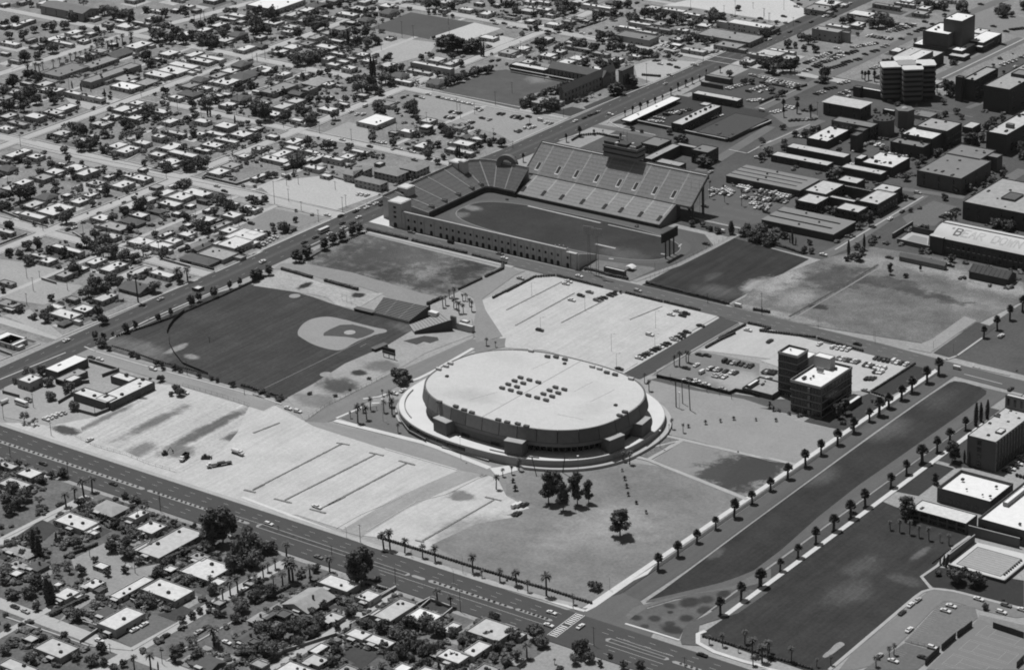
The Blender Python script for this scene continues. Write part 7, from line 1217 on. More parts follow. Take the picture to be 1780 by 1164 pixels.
crowns('03', '210 430 130 160 440 120 60 440 110 100 460 90 130 400 90 250 400 80 380 320 80 440 480 110 430 520 90 300 320 60 190 290 70 240 300 60 280 240 70 330 260 80 370 260 60 60 400 80 800 130 120 760 150 100 840 120 90 870 140 80 1140 20 90 1180 30 80 1220 30 80 1250 40 70 1370 40 100 1350 50 80 1380 70 70 1650 50 100 1640 80 80 1700 90 60 1780 30 80 1600 70 60 1070 20 50 560 130 80 610 120 80 500 50 70 480 20 60 80 600 60 150 620 60 120 650 50 260 580 60 400 860 60 360 870 70 310 890 70 170 980 70 60 1010 90 20 1040 70 240 890 60 1270 570 90 1290 620 80 1330 740 60 1430 940 110 1460 970 80 1500 920 80 1540 840 80 1580 800 70 1640 790 60 1400 1010 80 1250 760 60 780 740 50 960 1010 50 1070 1100 70 1200 1020 80 1100 1060 80 1760 980 110 1780 1030 90 1360 780 50 1240 680 60', 'round')
tpx('03', '1260 640 540 1290 650 550 1310 630 570', 'gum', .9); tpx('03', '1400 1000 890 1440 1000 900', 'gum', 1.2)
crowns('12', '1660 440 110 1720 420 100 1620 400 80 1690 470 110 1760 460 90 1590 430 80 1250 375 60 1320 380 50 1370 410 60 1420 420 60 530 685 25 735 840 40 770 840 30', 'round')
crowns('13', '20 410 80 90 470 120 60 490 90 110 430 80 170 450 70 340 500 50 350 560 50 300 550 60 430 240 80 470 280 70 500 300 60 410 300 50 670 390 70 740 360 50 720 310 60 510 40 110 470 50 80 540 20 80 985 60 80 970 200 60 770 480 70 750 500 60 660 530 70 690 560 70 620 600 60 590 610 60 1310 310 50 1290 340 40 1590 370 90 1650 380 100 1700 380 90 1620 350 80 1680 400 90 1760 380 80 1330 150 80 1400 130 80 1560 90 80 1640 40 80 1510 110 70 1480 40 60 960 190 40', 'round')
tpx('13', '740 400 300 700 380 320', 'gum', .9)
crowns('33', '1330 520 150 1450 540 140 1200 500 60 1380 490 100 1000 60 110 1520 730 70 1640 690 30 1290 490 90 1500 560 90', 'round')
tpx('33', '880 220 150 943 235 150 1010 250 150 1075 270 190 1140 290 200 1215 300 240 1275 320 240 990 140 0', 'date', .8); tpx('33', '990 150 -10', 'gum', 1.3)
tpx('23', '1295 870 720 1320 860 740 1180 1010 930 540 570 460 510 560 470 580 540 420', 'gum', .9); crowns('23', '830 445 60 500 480 70 560 590 60 620 620 50 130 510 40 200 530 40 280 540 40 260 550 30 1730 245 25 1480 880 70 1190 1000 60 770 440 60', 'bush')
tpx('22', '780 925 900 797 985 950 810 1035 1000 822 1090 1055 875 1145 1115 1340 610 575 1440 595 565 1530 580 550 1680 585 560 1225 630 600 45 1000 965 62 1055 1010 1560 800 785', 'young', .9); tpx('32', '875 45 20 940 110 80', 'young', .9); tpx('21', '1750 1000 970 1765 1055 1010', 'young', .9)
tpx('23', '110 590 560 70 500 450 95 520 480', 'young', .9)
# ---- hedges: long clipped rows of leaves
def hedge(path, w=1.6, h=1.6, label=None, tone='hedge'):
    p = [np.array(q, float) for q in path]; mb = MB(); c0 = p[0]
    for a, b in zip(p[:-1], p[1:]):
        d = b-a; l = np.hypot(*d); d /= l+1e-9; n = max(1, int(l/1.5))
        for i in range(n):
            q = a+(b-a)*(i+.5)/n-c0; lump(mb, q[0], q[1], h*.48, w*.62, w*.62, h*.55*random.uniform(.85, 1.15), 6, 4, .15); leafcloud(mb, q[0], q[1], h*.55, w*.62, w*.62, h*.5, 14, .16)
    o = obj('hedge', mb, LEAF[tone]); o.location = (c0[0], c0[1], .1)
    if label: return tag(o, label, 'hedge')
    m = p[len(p)//2]; return reg(o, 'dark clipped hedge', 'hedge', 'hedges along the streets', m)
for q, w, h in [('11 765 425 1040 490', 2, 1.8), ('11 1070 500 1437 585', 2, 1.8), ('11 1475 598 1705 655', 2, 1.8), ('11 1680 660 1680 690 1560 745', 1.8, 1.8), ('11 1540 755 1380 830', 1.6, 1.6), ('11 190 692 400 750', 2, 1.8), ('11 480 768 705 830', 2, 1.8), ('11 1270 885 1170 930', 2, 2), ('11 1610 888 1780 800|12 0 845 190 745 330 735', 1.4, 1.5), ('12 340 735 650 812', 1.5, 1.5), ('12 800 850 1050 912', 1.6, 1.6), ('12 1060 912 1305 970', 1.6, 1.6), ('12 940 785 1500 925', 1.8, 1.9), ('12 1660 965 1775 985', 1.8, 1.9), ('12 1625 1055 1780 1090|23 0 -15 380 30', 1.5, 1.6), ('12 1610 1065 1430 1161', 1.6, 1.6), ('22 1340 100 1440 45 1540 0', 1.6, 1.6), ('23 390 35 700 122', 1.5, 1.6), ('23 1050 205 900 300 750 395 860 430', 1.2, 1.4), ('12 530 690 600 705 700 735 820 760', 1.8, 1.8),
                ('31 835 270 1200 385 1500 480 1780 565', 1.3, 1.4), ('32 0 545 300 630 580 720', 1.3, 1.4), ('32 1315 935 1500 990 1780 1075', 1.3, 1.4), ('33 0 1060 200 1110 360 1161', 1.3, 1.4), ('10 780 1145 1010 1070 1150 1020 1500 870 1780 740|11 0 770 90 740', 1.3, 1.5), ('11 335 645 480 560 700 470 790 430', .9, 1.1), ('20 750 85 900 130 1050 185 1180 220 1400 275', .8, 1.0), ('20 1620 350 1780 385|21 0 375 200 430', 1.6, 1.6), ('30 1110 430 1330 345', 2.6, 2.4), ('30 340 800 590 680', 2.6, 2.2), ('10 1215 640 1290 655', 1.4, 1.5), ('10 1290 660 1440 695', 1.6, 1.5), ('10 720 700 940 640', 1.6, 1.8), ('30 430 410 660 320', 1.6, 1.8), ('31 20 720 250 600', 1.8, 1.8), ('31 650 960 860 1040', 1.2, 1.8), ('31 520 690 640 740', 1.4, 1.8), ('31 520 690 720 660', .8, 1.6), ('31 750 590 950 640', 1.2, 1.5), ('33 1160 450 1290 350', .8, 1.0), ('00 1340 710 1460 660', 2.4, 2.4), ('12 1570 440 1780 520', 2.0, 2.0), ('13 0 500 180 550 300 590', 1.4, 1.6), ('02 910 510 1040 520', 1.6, 1.8), ('01 1290 560 1600 470', 1.6, 2.2), ('02 600 215 780 260', 1.6, 2.0), ('03 0 560 240 600 320 580', 1.6, 1.8), ('03 0 700 190 620', 1.6, 1.8), ('11 480 55 700 120 910 170', .9, 1.2), ('32 0 560 10 565', 1, 1), ('02 440 950 500 915 620 905 760 935', 1.4, 1.6), ('23 1720 955 1790 975', 1.6, 1.8)]:
    hedge(pts(q), w, h)
# median shrubs, one row
def median_shrubs(x0, x1, y, n):
    for i in range(n): 
        x = x0+(x1-x0)*(i+.5)/n; tree('bush', x, y, 1.25)
median_shrubs(-260, -100, -201, 44); median_shrubs(-92, -28, -200.8, 20); median_shrubs(89, 134, -198.6, 14); median_shrubs(140, 157, -198.3, 7); median_shrubs(228, 262, -198.8, 12)
# ---- fences: posts and rails
def fence(path, h=2.4, gap=4.0, label=None, tone=110, mesh_=True):
    p = [np.array(q, float) for q in path]; c0 = p[0]; r = empty('fence', (c0[0], c0[1], .1)); rails = MB()
    for a, b in zip(p[:-1], p[1:]):
        d = b-a; l = np.hypot(*d); n = max(1, int(l/gap))
        for i in range(n): q = a+d*i/n-c0; link('post', POSTM, r, (q[0], q[1], 0), 0, (1, 1, h))
        for z in (h*.98, .3): rails.tube((*(a-c0), z), (*(b-c0), z), .035, .035, 4)
        if mesh_:
            for k in range(int(l/.9)): q = a+d*k*.9/l-c0; q2 = a+d*min((k*.9+h)/l, 1)-c0; rails.tube((*q, .1), (*q2, h), .011, .011, 3)
    o = obj('rail', rails, M(tone), r); return tag(r, label, 'fence') if label else reg(r, 'thin wire fence', 'fence', 'wire fences', (p[0]+p[-1])/2)
mb = MB(); mb.cyl(0, 0, 0, 1, .06, n=5); POSTM = mb.mesh('post', M(90))
# outfield fence curve (dark boards)
def board_fence(path, h, label, tone=40):
    p = [np.array(q, float) for q in path]; c0 = p[0]; r = empty('board_fence', (c0[0], c0[1], .1)); k = 0
    for a, b in zip(p[:-1], p[1:]):
        d = b-a; l = np.hypot(*d); d /= l; n = max(1, int(l/3.2))
        for i in range(n): mb = MB(); mb.obox(a+d*l*(i+.5)/n-c0, d[0], d[1], l/n/2-.04, .12, 0, h*random.uniform(.97, 1.03)); obj('panel', mb, M(tone), r)
    return tag(r, label, 'fence')
board_fence(pts('10 1125 1120 1135 1090 1170 1040 1240 980'), 2.2, 'curved dark outfield fence at the left corner of the ball field')
board_fence(pts('20 1135 20 1140 70 1170 130 1230 205 1300 235 1400 275'), 1.4, 'low curved dark fence inside the baseball outfield')
for i, (q, lb) in enumerate([('33 1430 870 1330 945', 'first'), ('33 1320 950 1225 1030', 'b'), ('33 1210 1040 1115 1130', 'c'), ('33 1570 880 1780 950', 'd'), ('33 1780 1100 1730 1150', 'e')]): board_fence(pts(q), 3.2, {'first': 'dark windscreen fence at the courts nearest the small tree', 'b': 'dark windscreen fence midway along the tennis courts', 'c': 'dark windscreen fence at the lower end of the tennis courts', 'd': 'dark windscreen fence along the top of the tennis courts', 'e': 'dark windscreen fence at the right edge of the courts'}[lb], 60)
board_fence(pts('23 0 430 -60 410|22 1540 390 1500 410 1200 335 1010 295'), 2.0, 'long dark board wall along the office parking lot', 36)
fence(pts('20 1230 355 1500 430 1680 490'), 2.0, 4, 'wire fence between gravel lot and service road'); fence(pts('20 480 680 640 760 850 820 1000 880 1190 935'), 1.6, 4, 'dark wire fence by the near avenue', 60)
fence(pts('21 350 590 480 495 900 285'), 2.0, 4, 'wire fence along the soil corner'); fence(pts('13 200 1030 480 870 800 670'), 2.2, 5, 'wire fence across the weedy ground'); fence(pts('12 940 770 1540 455'), 2.4, 4.5, 'pale fence beside the dark practice turf', 150)
fence(pts('33 980 975 1200 1020'), 1.4, 3, 'low fence at the end of the small car park', 60); fence(pts('11 600 900 690 930'), 4, 3, 'tall backstop netting behind third base', 120)
wall('yard_wall', None, pts('30 850 400 1010 370 1180 350'), 1.2, 110, .3)
for q in ('30 945 345 1090 405 1380 245', '30 840 395 1010 310', '30 930 180 940 195', '31 790 720 960 620', '31 800 700 960 615', '31 650 870 830 780', '31 1190 690 1090 740 1030 790', '31 1200 700 1330 750', '31 1340 760 1240 840', '31 560 930 640 960 760 1010 860 1040', '30 880 700 970 740', '30 950 760 1100 700', '30 540 980 660 900', '31 0 1161 220 1040 560 930', '10 280 760 380 790', '10 20 310 90 280', '10 25 310 180 370 320 410', '10 0 530 180 460', '10 1370 70 1440 30 1500 10', '10 1100 630 1280 680', '10 490 450 560 490', '10 1440 410 1540 370', '20 0 120 80 150', '30 560 850 660 880', '31 1120 760 1190 700', '10 1380 75 1590 125', '10 1590 125 1780 60'): wall('yard_wall', None, pts(q), 1.6, 128, .3)
# ---- utility poles and lamps
mb = MB(); mb.cyl(0, 0, 0, 1, .16, .11, 6); PM = mb.mesh('pole', M(64, var=.15)); mb = MB(); mb.box(-1.2, -.07, -.07, 1.2, .07, .07); XM = mb.mesh('crossarm', M(60)); mb = MB(); mb.cyl(0, 0, 0, 1, .10, .06, 6); LM = mb.mesh('pole', M(116)); mb = MB(); mb.tube((0, 0, 0), (1.8, 0, .5), .05, .04, 4); mb.box(1.6, -.14, .42, 2.4, .14, .56); AM2 = mb.mesh('lamp_arm', M(130)); mb = MB(); mb.cyl(0, 0, 0, .5, .35, .55, 8); mb.cyl(0, 0, .5, .62, .55, .15, 8); HM = mb.mesh('lamp_head', M(235))
def pole(t, x, yb, yt, kind='u', rz=0.0):
    bx, by = P(t, x, yb); g = G(bx, by); dep = (np.array([g[0], g[1], 0])-CAM)@CF; h = (yb-yt)*TILE[t][2]/(FPX/dep*CU[2])
    r = empty('utility_pole' if kind == 'u' else 'street_lamp', (g[0], g[1], .1)); link('pole', PM if kind == 'u' else LM, r, (0, 0, 0), 0, (1, 1, h))
    if kind == 'u': link('crossarm', XM, r, (0, 0, h-.5), rz); reg(r, 'tall wooden utility pole', 'utility pole', 'utility poles')
    elif kind == 'h': link('lamp_head', HM, r, (0, 0, h-.3)); reg(r, 'round-headed plaza lamp', 'street lamp', 'plaza lamps')
    else: link('lamp_arm', AM2, r, (0, 0, h-.5), rz); reg(r, 'thin arm street lamp', 'street lamp', 'street lamps')
def poles(t, s, kind='u', rz=0.0):
    n = nums(s)
    for i in range(0, len(n), 3): pole(t, n[i], n[i+1], n[i+2], kind, rz)
poles('20', '25 575 480 225 495 400 345 685 590 640 550 480 70 830 740 460 960 850 1078 1160 1060'); poles('30', '1080 95 0 910 510 390 605 400 340 932 170 80 1092 1120 1000 742 1040 980')
poles('31', '722 305 180 530 400 320 960 610 470 1395 770 600 880 1080 950 755 750 680 1420 1080 1000 170 220 190'); poles('32', '590 1000 865 1200 1140 1070 450 750 640')
poles('11', '145 255 100 240 235 150 325 300 235 440 370 290 603 305 205 625 270 190 553 155 100 305 120 60 1070 315 240'); poles('10', '455 830 760 182 930 850 182 750 680 267 745 700 243 120 70 52 100 50 1450 430 350 1608 400 340 290 430 380 1120 80 40 550 610 560')
poles('00', '140 990 910 950 650 590 1195 740 670 955 1040 960 1700 430 350 1730 420 360 1360 340 290 740 940 860 75 900 850 920 60 0'); poles('01', '82 405 310 28 410 370 420 300 220 690 190 85 848 220 160 1003 260 150 770 190 140 1630 710 620 1395 800 705 447 900 830 662 950 870 1490 770 690 500 1140 1060 205 860 820 1205 610 560 1320 240 190')
poles('02', '98 370 280 115 380 310 45 1000 950 385 790 730 1325 430 380 945 560 430 1020 250 190 1240 60 0 1735 110 60 1465 90 40 1540 120 10 1660 60 20 1765 150 90'); poles('03', '70 150 90 228 180 120 610 260 170 30 120 60 165 70 0 390 780 690 820 1000 880')
poles('12', '1355 920 850 1718 980 850 1720 1000 940'); poles('20', '1645 410 360 1260 280 180 1410 60 20')
poles('12', '1248 330 95 1302 340 110 172 870 780 530 970 860 1005 1085 970 230 1080 1010 1000 700 640', 'l', .5); poles('22', '708 120 0 742 230 130 1000 90 0', 'l', .5); poles('31', '1065 405 330 1412 515 400 1350 585 490 630 280 210', 'l', 2.5); poles('32', '697 630 535 75 630 590', 'l', 2.5); poles('23', '778 70 -20 1305 130 60 1170 100 50', 'l', 1.5); poles('13', '395 1100 1010 770 1161 1080 15 980 840', 'l', 1.5)
poles('21', '875 590 440 1398 850 690 1090 640 180', 'h') if False else None; poles('21', '875 590 440 1398 850 690', 'h'); poles('22', '1165 500 395 485 940 820 1035 770 650', 'h')
random.seed(51)
def pole_row(x0, y0, x1, y1, step, kind='u'):
    l = math.hypot(x1-x0, y1-y0); n = int(l/step)
    for i in range(n):
        x, y = x0+(x1-x0)*(i+.5)/n+random.uniform(-2, 2), y0+(y1-y0)*(i+.5)/n+random.uniform(-2, 2)
        if inside_(x, y): continue
        h = random.uniform(8.5, 11); r = empty('utility_pole', (x, y, .1)); link('pole', PM, r, (0, 0, 0), 0, (1, 1, h)); link('crossarm', XM, r, (0, 0, h-.5), .2); reg(r, 'wooden utility pole', 'utility pole', 'utility poles')
def inside_(x, y): return any(a[0] < x < a[2] and a[1] < y < a[3] for a in HR)
for q in ((-352, -60, -352, 36), (-352, 50, -352, 158), (-352, 176, -352, 280), (-500, 176, -500, 400), (-352, 296, -352, 400), (-502, 416, -502, 578), (-640, 176, -640, 400), (-420, 50, -285, 50), (-580, 293, -430, 293), (-345, 416, -345, 578), (-640, 416, -640, 560), (-284, 200, -284, 400)): pole_row(*q, 34)
# floodlight towers of the stadium
for (x, yb, yt) in ((560, 710, 405), (615, 740, 420)):
    bx, by = P('12', x, yb); g = G(bx, by); dep = (np.array([g[0], g[1], 0])-CAM)@CF; h = (yb-yt)*TS/(FPX/dep*CU[2]); r = empty('floodlight_tower', (g[0], g[1], .1)); 
    for s in (-.9, .9): mb = MB(); mb.tube((s, 0, 0), (s*.5, 0, h-5), .16, .12, 5); obj('mast', mb, M(108), r)
    for i in range(12): mb = MB(); z = i*(h-5)/12; mb.tube((-.9+.4*i/12, 0, z), (.86-.4*i/12, 0, z+(h-5)/12), .05, .05, 4); obj('brace', mb, M(108), r)
    for row in range(5):
        for cc in range(6): mb = MB(); mb.box(-3.4+cc*1.18, -.3, h-5.2+row*1.1, -2.6+cc*1.18, .1, h-4.4+row*1.1); obj('floodlight', mb, M(148, var=.1), r)
    for row in range(5): mb = MB(); mb.tube((-3.6, .15, h-4.8+row*1.1), (3.6, .15, h-4.8+row*1.1), .06, .06, 4); obj('light_bar', mb, M(110), r)
    r.rotation_euler = (0, 0, .2); tag(r, 'tall floodlight tower before the field, %s of its pair' % ('the one nearer the arched wall' if x == 560 else 'the one farther from the arched wall'), 'floodlight tower', 'floodlight towers')
# ================================================================ VEHICLES
PAINT = {'w': M(224, rough=.35, var=0), 'l': M(180, rough=.35, var=0), 'g': M(118, rough=.35, var=0), 'd': M(62, rough=.3, var=0), 'k': M(34, rough=.3, var=0)}
GLASS = M(30, rough=.15, var=0); TYRE = M(26, var=0)
def shell(mb, prof, w, y_in=0.0):
    """side profile in x, z extruded to width w with slightly tucked top"""
    n = len(prof); zt = max(p[1] for p in prof); L_ = [(p[0], -(w/2-y_in*max(0, (p[1]-.75)/(zt-.75+1e-6))), p[1]) for p in prof]; R_ = [(p[0], -p[1], p[2]) for p in L_]
    mb.add(L_+R_, [tuple(range(n))[::-1], tuple(range(n, 2*n))]+[(i, (i+1) % n, (i+1) % n+n, i+n) for i in range(n)])
def car_meshes(kind):
    body = MB(); gl = MB()
    if kind == 'sedan': shell(body, [(-2.6,.3),(2.6,.3),(2.65,.62),(2.5,.86),(1.1,.98),(-1.3,.98),(-2.5,.92),(-2.66,.6)], 1.9); shell(gl, [(-1.65,.96),(1.1,.96),(.45,1.36),(-1.1,1.36)], 1.66, .16); shell(body, [(-1.12,1.355),(.42,1.355),(.3,1.44),(-1.0,1.44)], 1.4, .05)
    elif kind == 'wagon': shell(body, [(-2.6,.3),(2.6,.3),(2.65,.62),(2.5,.86),(1.1,.98),(-2.55,.98),(-2.66,.6)], 1.9); shell(gl, [(-2.5,.96),(1.1,.96),(.45,1.4),(-2.2,1.4)], 1.66, .14); shell(body, [(-2.25,1.395),(.42,1.395),(.3,1.5),(-2.1,1.5)], 1.46, .05)
    elif kind == 'van': shell(body, [(-2.3,.35),(2.2,.35),(2.3,1.1),(1.9,1.95),(-2.2,2.0),(-2.35,1.0)], 1.8, .12); shell(gl, [(1.45,1.2),(2.1,1.25),(1.86,1.82),(1.45,1.84)], 1.84, .12)
    elif kind == 'pickup': shell(body, [(-2.6,.4),(2.6,.4),(2.65,.8),(2.45,1.02),(1.2,1.1),(-.5,1.1),(-.5,.7),(-2.5,.7),(-2.6,.7)], 1.9); body.box(-2.6, -.95, .7, -.5, -.85, 1.1); body.box(-2.6, .85, .7, -.5, .95, 1.1); body.box(-2.65, -.85, .7, -2.55, .85, 1.1); shell(gl, [(-.5,1.08),(1.1,1.08),(.6,1.58),(-.4,1.58)], 1.7, .14); shell(body, [(-.42,1.575),(.58,1.575),(.5,1.68),(-.35,1.68)], 1.46, .05)
    elif kind == 'bus': shell(body, [(-4.6,.5),(4.6,.5),(4.7,1.6),(4.5,2.9),(-4.6,2.95),(-4.7,1.6)], 2.4, .08); shell(gl, [(-4.2,1.6),(4.3,1.6),(4.3,2.3),(-4.2,2.3)], 2.46)
    wh = MB(); wh.tube((0, -.12, 0), (0, .12, 0), .34, .34, 10)
    return body, gl, wh
CM = {}; CPLAN = []
def vehicle(kind, tone, x, y, rz, look=None):
    CPLAN.append((kind, tone, float(x), float(y), rz)); HR.append((x-2.6, y-2.6, x+2.6, y+2.6))
def put_vehicle(kind, tone, x, y, rz, look=None):
    if (kind, tone) not in CM:
        b, g, w = car_meshes(kind); CM[(kind, tone)] = (b.mesh('body', PAINT[tone]), g.mesh('windows', GLASS), w.mesh('wheel', TYRE))
    bm_, gm_, wm_ = CM[(kind, tone)]; nm = {'sedan': 'parked_car', 'wagon': 'station_wagon', 'van': 'van', 'pickup': 'pickup_truck', 'bus': 'bus'}[kind]; r = empty(nm, (x, y, .29), rz); link('body', bm_, r); link('windows', gm_, r)
    a, s = (1.6, .86) if kind != 'bus' else (3.0, 1.1)
    for i, j in ((1, 1), (1, -1), (-1, 1), (-1, -1)): link('wheel', wm_, r, (i*a, j*s, .34))
    cn = {'w': 'white', 'l': 'pale grey', 'g': 'mid-grey', 'd': 'dark', 'k': 'black'}[tone]; nk = {'sedan': 'sedan', 'wagon': 'station wagon', 'van': 'van', 'pickup': 'pickup truck', 'bus': 'bus'}[kind]
    return reg(r, look or '%s %s' % (cn, nk), nk if kind != 'sedan' else 'car', 'cars on the streets and lots')
DIRS = {'a': math.pi/2, 'b': 0.0, 'c': math.pi/4, 'A': -math.pi/2, 'B': math.pi}
def cars(t, s):
    """x y direction tone [kind letter]"""
    for e in s.split(';'):
        w = e.split(); g = GT(t, float(w[0]), float(w[1]), .7); k = {'s': 'sedan', 'w': 'wagon', 'v': 'van', 'p': 'pickup', 'B': 'bus'}[w[4] if len(w) > 4 else random.choice('ssssw')]
        vehicle(k, w[3], g[0], g[1], DIRS[w[2]]+random.uniform(-.04, .04))
def row(t, x0, y0, x1, y1, n, d, fill=.8, tones='wwlgddk'):
    a = GT(t, x0, y0, .7); b = GT(t, x1, y1, .7)
    for i in range(n):
        if random.random() > fill: continue
        p = a+(b-a)*(i+.5)/n+np.random.uniform(-.25, .25, 2); vehicle(random.choice(('sedan', 'sedan', 'sedan', 'wagon', 'sedan', 'van' if random.random() < .3 else 'sedan')), random.choice(tones), p[0], p[1], DIRS[d]+random.uniform(-.05, .05)+random.choice((0, math.pi)))
cars('10', '1080 890 a l s;1765 635 a w;1155 140 a w v;1415 15 a w;460 420 a d;500 410 a w;1460 130 b l;1510 165 b d;210 1015 b d;1135 795 a k;1690 380 b d;1730 525 a l;1760 515 a w;1220 560 a g v')
cars('20', '447 45 a w;672 172 b w;1030 238 b w;603 712 a w;290 875 b d;762 1010 b d;1245 395 b w;190 450 b g;1600 800 b w p;615 160 b d;190 440 b d')
cars('20', '145 475 b w B'); row('20', 290, 580, 440, 525, 5, 'b', 1, 'wwlk')
cars('21', '235 500 b w;300 520 b w;950 400 b w;1010 380 a w;425 1160 b w'); cars('31', '432 65 b w;105 178 b w;440 402 b g;1760 60 a w v;1765 110 a d;1010 785 b w;20 575 a w;30 990 b l')
cars('32', '85 55 a w v;125 50 a d;80 110 a d;305 775 b w;500 868 a w;285 860 b w;1318 1060 b k'); cars('33', '1065 690 a l;1018 722 a w;960 775 a d;1008 890 a w;1290 730 b w;1252 762 b w;1165 1008 b w;900 1098 b w;805 1065 a l;1475 683 b w;1660 725 b g w;1628 770 b w;1770 755 b w;1100 1075 b d')
cars('30', '905 890 a w;970 855 a w;1112 930 a d;1335 905 a l;1385 875 a d;668 962 b w;100 735 b d;170 765 b l;1525 975 b w;405 45 a d;1720 925 b l;1730 580 a w;1640 620 a w;830 665 a d')
cars('11', '65 640 a l;345 508 a d;420 475 a d;475 435 a w B;515 450 a l;600 380 a d;605 410 a l;668 378 a d;710 340 a w;590 330 a d;500 325 b w;690 300 a d;700 290 a w;765 275 a w;775 255 a l;825 248 a w;865 255 a d;870 230 a d;900 205 a d;1065 440 b g;1330 510 b k v;1690 615 b w;712 182 a w;738 185 a w;765 190 a w;210 65 b w v;1660 585 b g;500 50 b l v'); row('11', 20, 545, 160, 465, 6, 'b', 1, 'wwld')
cars('12', '490 735 b w;885 832 b l w;95 748 b l;440 895 b w;502 865 b d;560 842 b g;225 1097 b d;965 1125 b l;1108 992 b w;1150 970 b l;1210 985 b k;1185 1000 b k;1560 935 b w v;1625 1097 b w;1345 518 b d;1335 265 b d;1375 35 a l;400 785 b w;420 770 b w;1365 415 b d v;1450 435 b w v')
row('12', 600, 900, 730, 850, 6, 'b', .95, 'ddwgd'); row('22', 880, 168, 1190, 10, 13, 'b', .95, 'dkwkld'); row('12', 1110, 1161, 1320, 1060, 7, 'b', .7, 'dwld')
row('22', 1455, 180, 1660, 220, 7, 'a', .85); row('22', 1360, 230, 1550, 265, 9, 'a', .9); row('22', 1390, 275, 1480, 290, 4, 'a', .9, 'wwl'); row('22', 1200, 315, 1290, 315, 4, 'b', .8, 'wkl'); row('22', 1730, 250, 1780, 260, 3, 'a', 1)
cars('22', '1345 340 b w;1280 210 a w;1315 260 a w v;1350 145 b d;1455 370 b l;1210 230 b d;760 235 b d;1300 140 b d;1770 50 a d;1240 320 b w;965 5 b w')
cars('23', '72 48 a d;405 68 a w;660 70 b k;715 380 b l;1330 233 b w v;1628 15 a l w;1690 370 a d;30 350 b l;1765 830 b l;1600 180 b d' .replace(';1600 180 b d', '')); row('23', 480, 85, 610, 108, 4, 'a', 1, 'dwww'); row('23', 520, 160, 670, 190, 6, 'a', .9); row('23', 700, 205, 850, 235, 6, 'a', .9, 'kdwlkd'); row('23', 770, 250, 830, 260, 3, 'a', 1, 'dwd'); row('23', 710, 300, 780, 300, 3, 'a', .8, 'kd'); row('23', 770, 160, 1000, 205, 8, 'a', .9, 'wwdkdld'); row('23', 20, 250, 110, 265, 4, 'a', 1, 'dkd'); row('23', 1650, 930, 1780, 850, 5, 'b', 1, 'wlwd'); row('22', 1740, 300, 1780, 310, 2, 'a', 1)
cars('01', '865 130 a l;755 715 a w v;658 752 a w;30 635 b w B;190 260 b k v;1010 655 a d;970 690 a l;1100 648 b d;1135 658 b w;1180 635 b w;700 770 a w;740 770 a w;595 690 b w v;600 940 b w;515 945 b w;785 985 b d;55 993 a d;975 25 b l;1610 140 b d;1630 160 b l;1690 160 b d;1410 480 a d;1040 970 b d;1085 958 b l;945 1000 a l;985 1000 b w;1070 1022 b w w;1085 1075 b g;1525 1085 b w;1410 380 a l;960 580 b l;850 960 b w;880 960 b w;1260 535 a w;1320 495 b d;1605 410 a d;1650 405 a d;1480 450 a l;820 790 b d')
row('01', 1230, 650, 1480, 705, 7, 'b', .9, 'wwlwd'); row('01', 1320, 750, 1400, 765, 3, 'a', 1); row('01', 1290, 785, 1370, 800, 4, 'a', .8); row('01', 1490, 725, 1540, 745, 3, 'a', 1, 'wwd'); cars('01', '1450 820 a w;1475 825 a d;1540 795 b d;1590 805 a l;1655 765 a k;1680 768 a d;1745 785 a d;1775 885 b l;1770 785 a d')
cars('02', '465 815 a w;525 793 a d;565 775 a d;600 762 a d;615 755 a l;90 885 a d;150 785 b d;230 810 b w v;270 825 a w;300 830 a l;150 840 a d;130 860 a w;185 855 a w;160 860 a w;80 880 a k;65 790 a l;1100 505 b l;1035 430 b w;1100 435 b d;1150 455 b d;1260 435 b w;1275 440 b l;1105 405 b l;1070 380 b l;1125 405 b g;1070 565 a l;510 225 b w;700 770 b w;1720 745 b w v;1690 1060 b w;1710 125 b d;650 135 a w;620 145 a l;570 155 a l;1150 350 a l;1230 330 b l;20 185 b w;60 185 b l;130 200 b d;200 190 b w;280 230 b d;880 20 a d;745 100 a w;715 110 a w')
row('02', 40, 780, 110, 800, 4, 'a', 1, 'dkld'); row('02', 440, 205, 610, 150, 6, 'a', .8); row('02', 150, 180, 330, 225, 8, 'b', .8); row('02', 990, 320, 1180, 380, 9, 'a', .95); row('02', 1040, 300, 1150, 330, 5, 'a', .9); row('02', 960, 815, 1050, 820, 4, 'b', 1, 'wlw'); row('02', 1000, 790, 1060, 800, 3, 'b', 1, 'wlw'); row('02', 1060, 775, 1240, 735, 9, 'b', .9, 'wldw'); row('02', 1080, 745, 1180, 765, 5, 'a', .9); row('02', 1340, 800, 1450, 770, 6, 'b', .95, 'wwl'); row('02', 1460, 605, 1620, 560, 8, 'b', .9, 'wwlg'); row('02', 1640, 505, 1720, 520, 5, 'b', 1, 'wwl'); row('02', 1620, 620, 1780, 560, 7, 'b', .8, 'dldw'); row('02', 1630, 680, 1720, 670, 5, 'b', .9, 'wwl'); row('02', 1320, 360, 1450, 340, 6, 'a', .7, 'dld'); row('02', 1600, 300, 1780, 265, 7, 'a', .8, 'wlw')
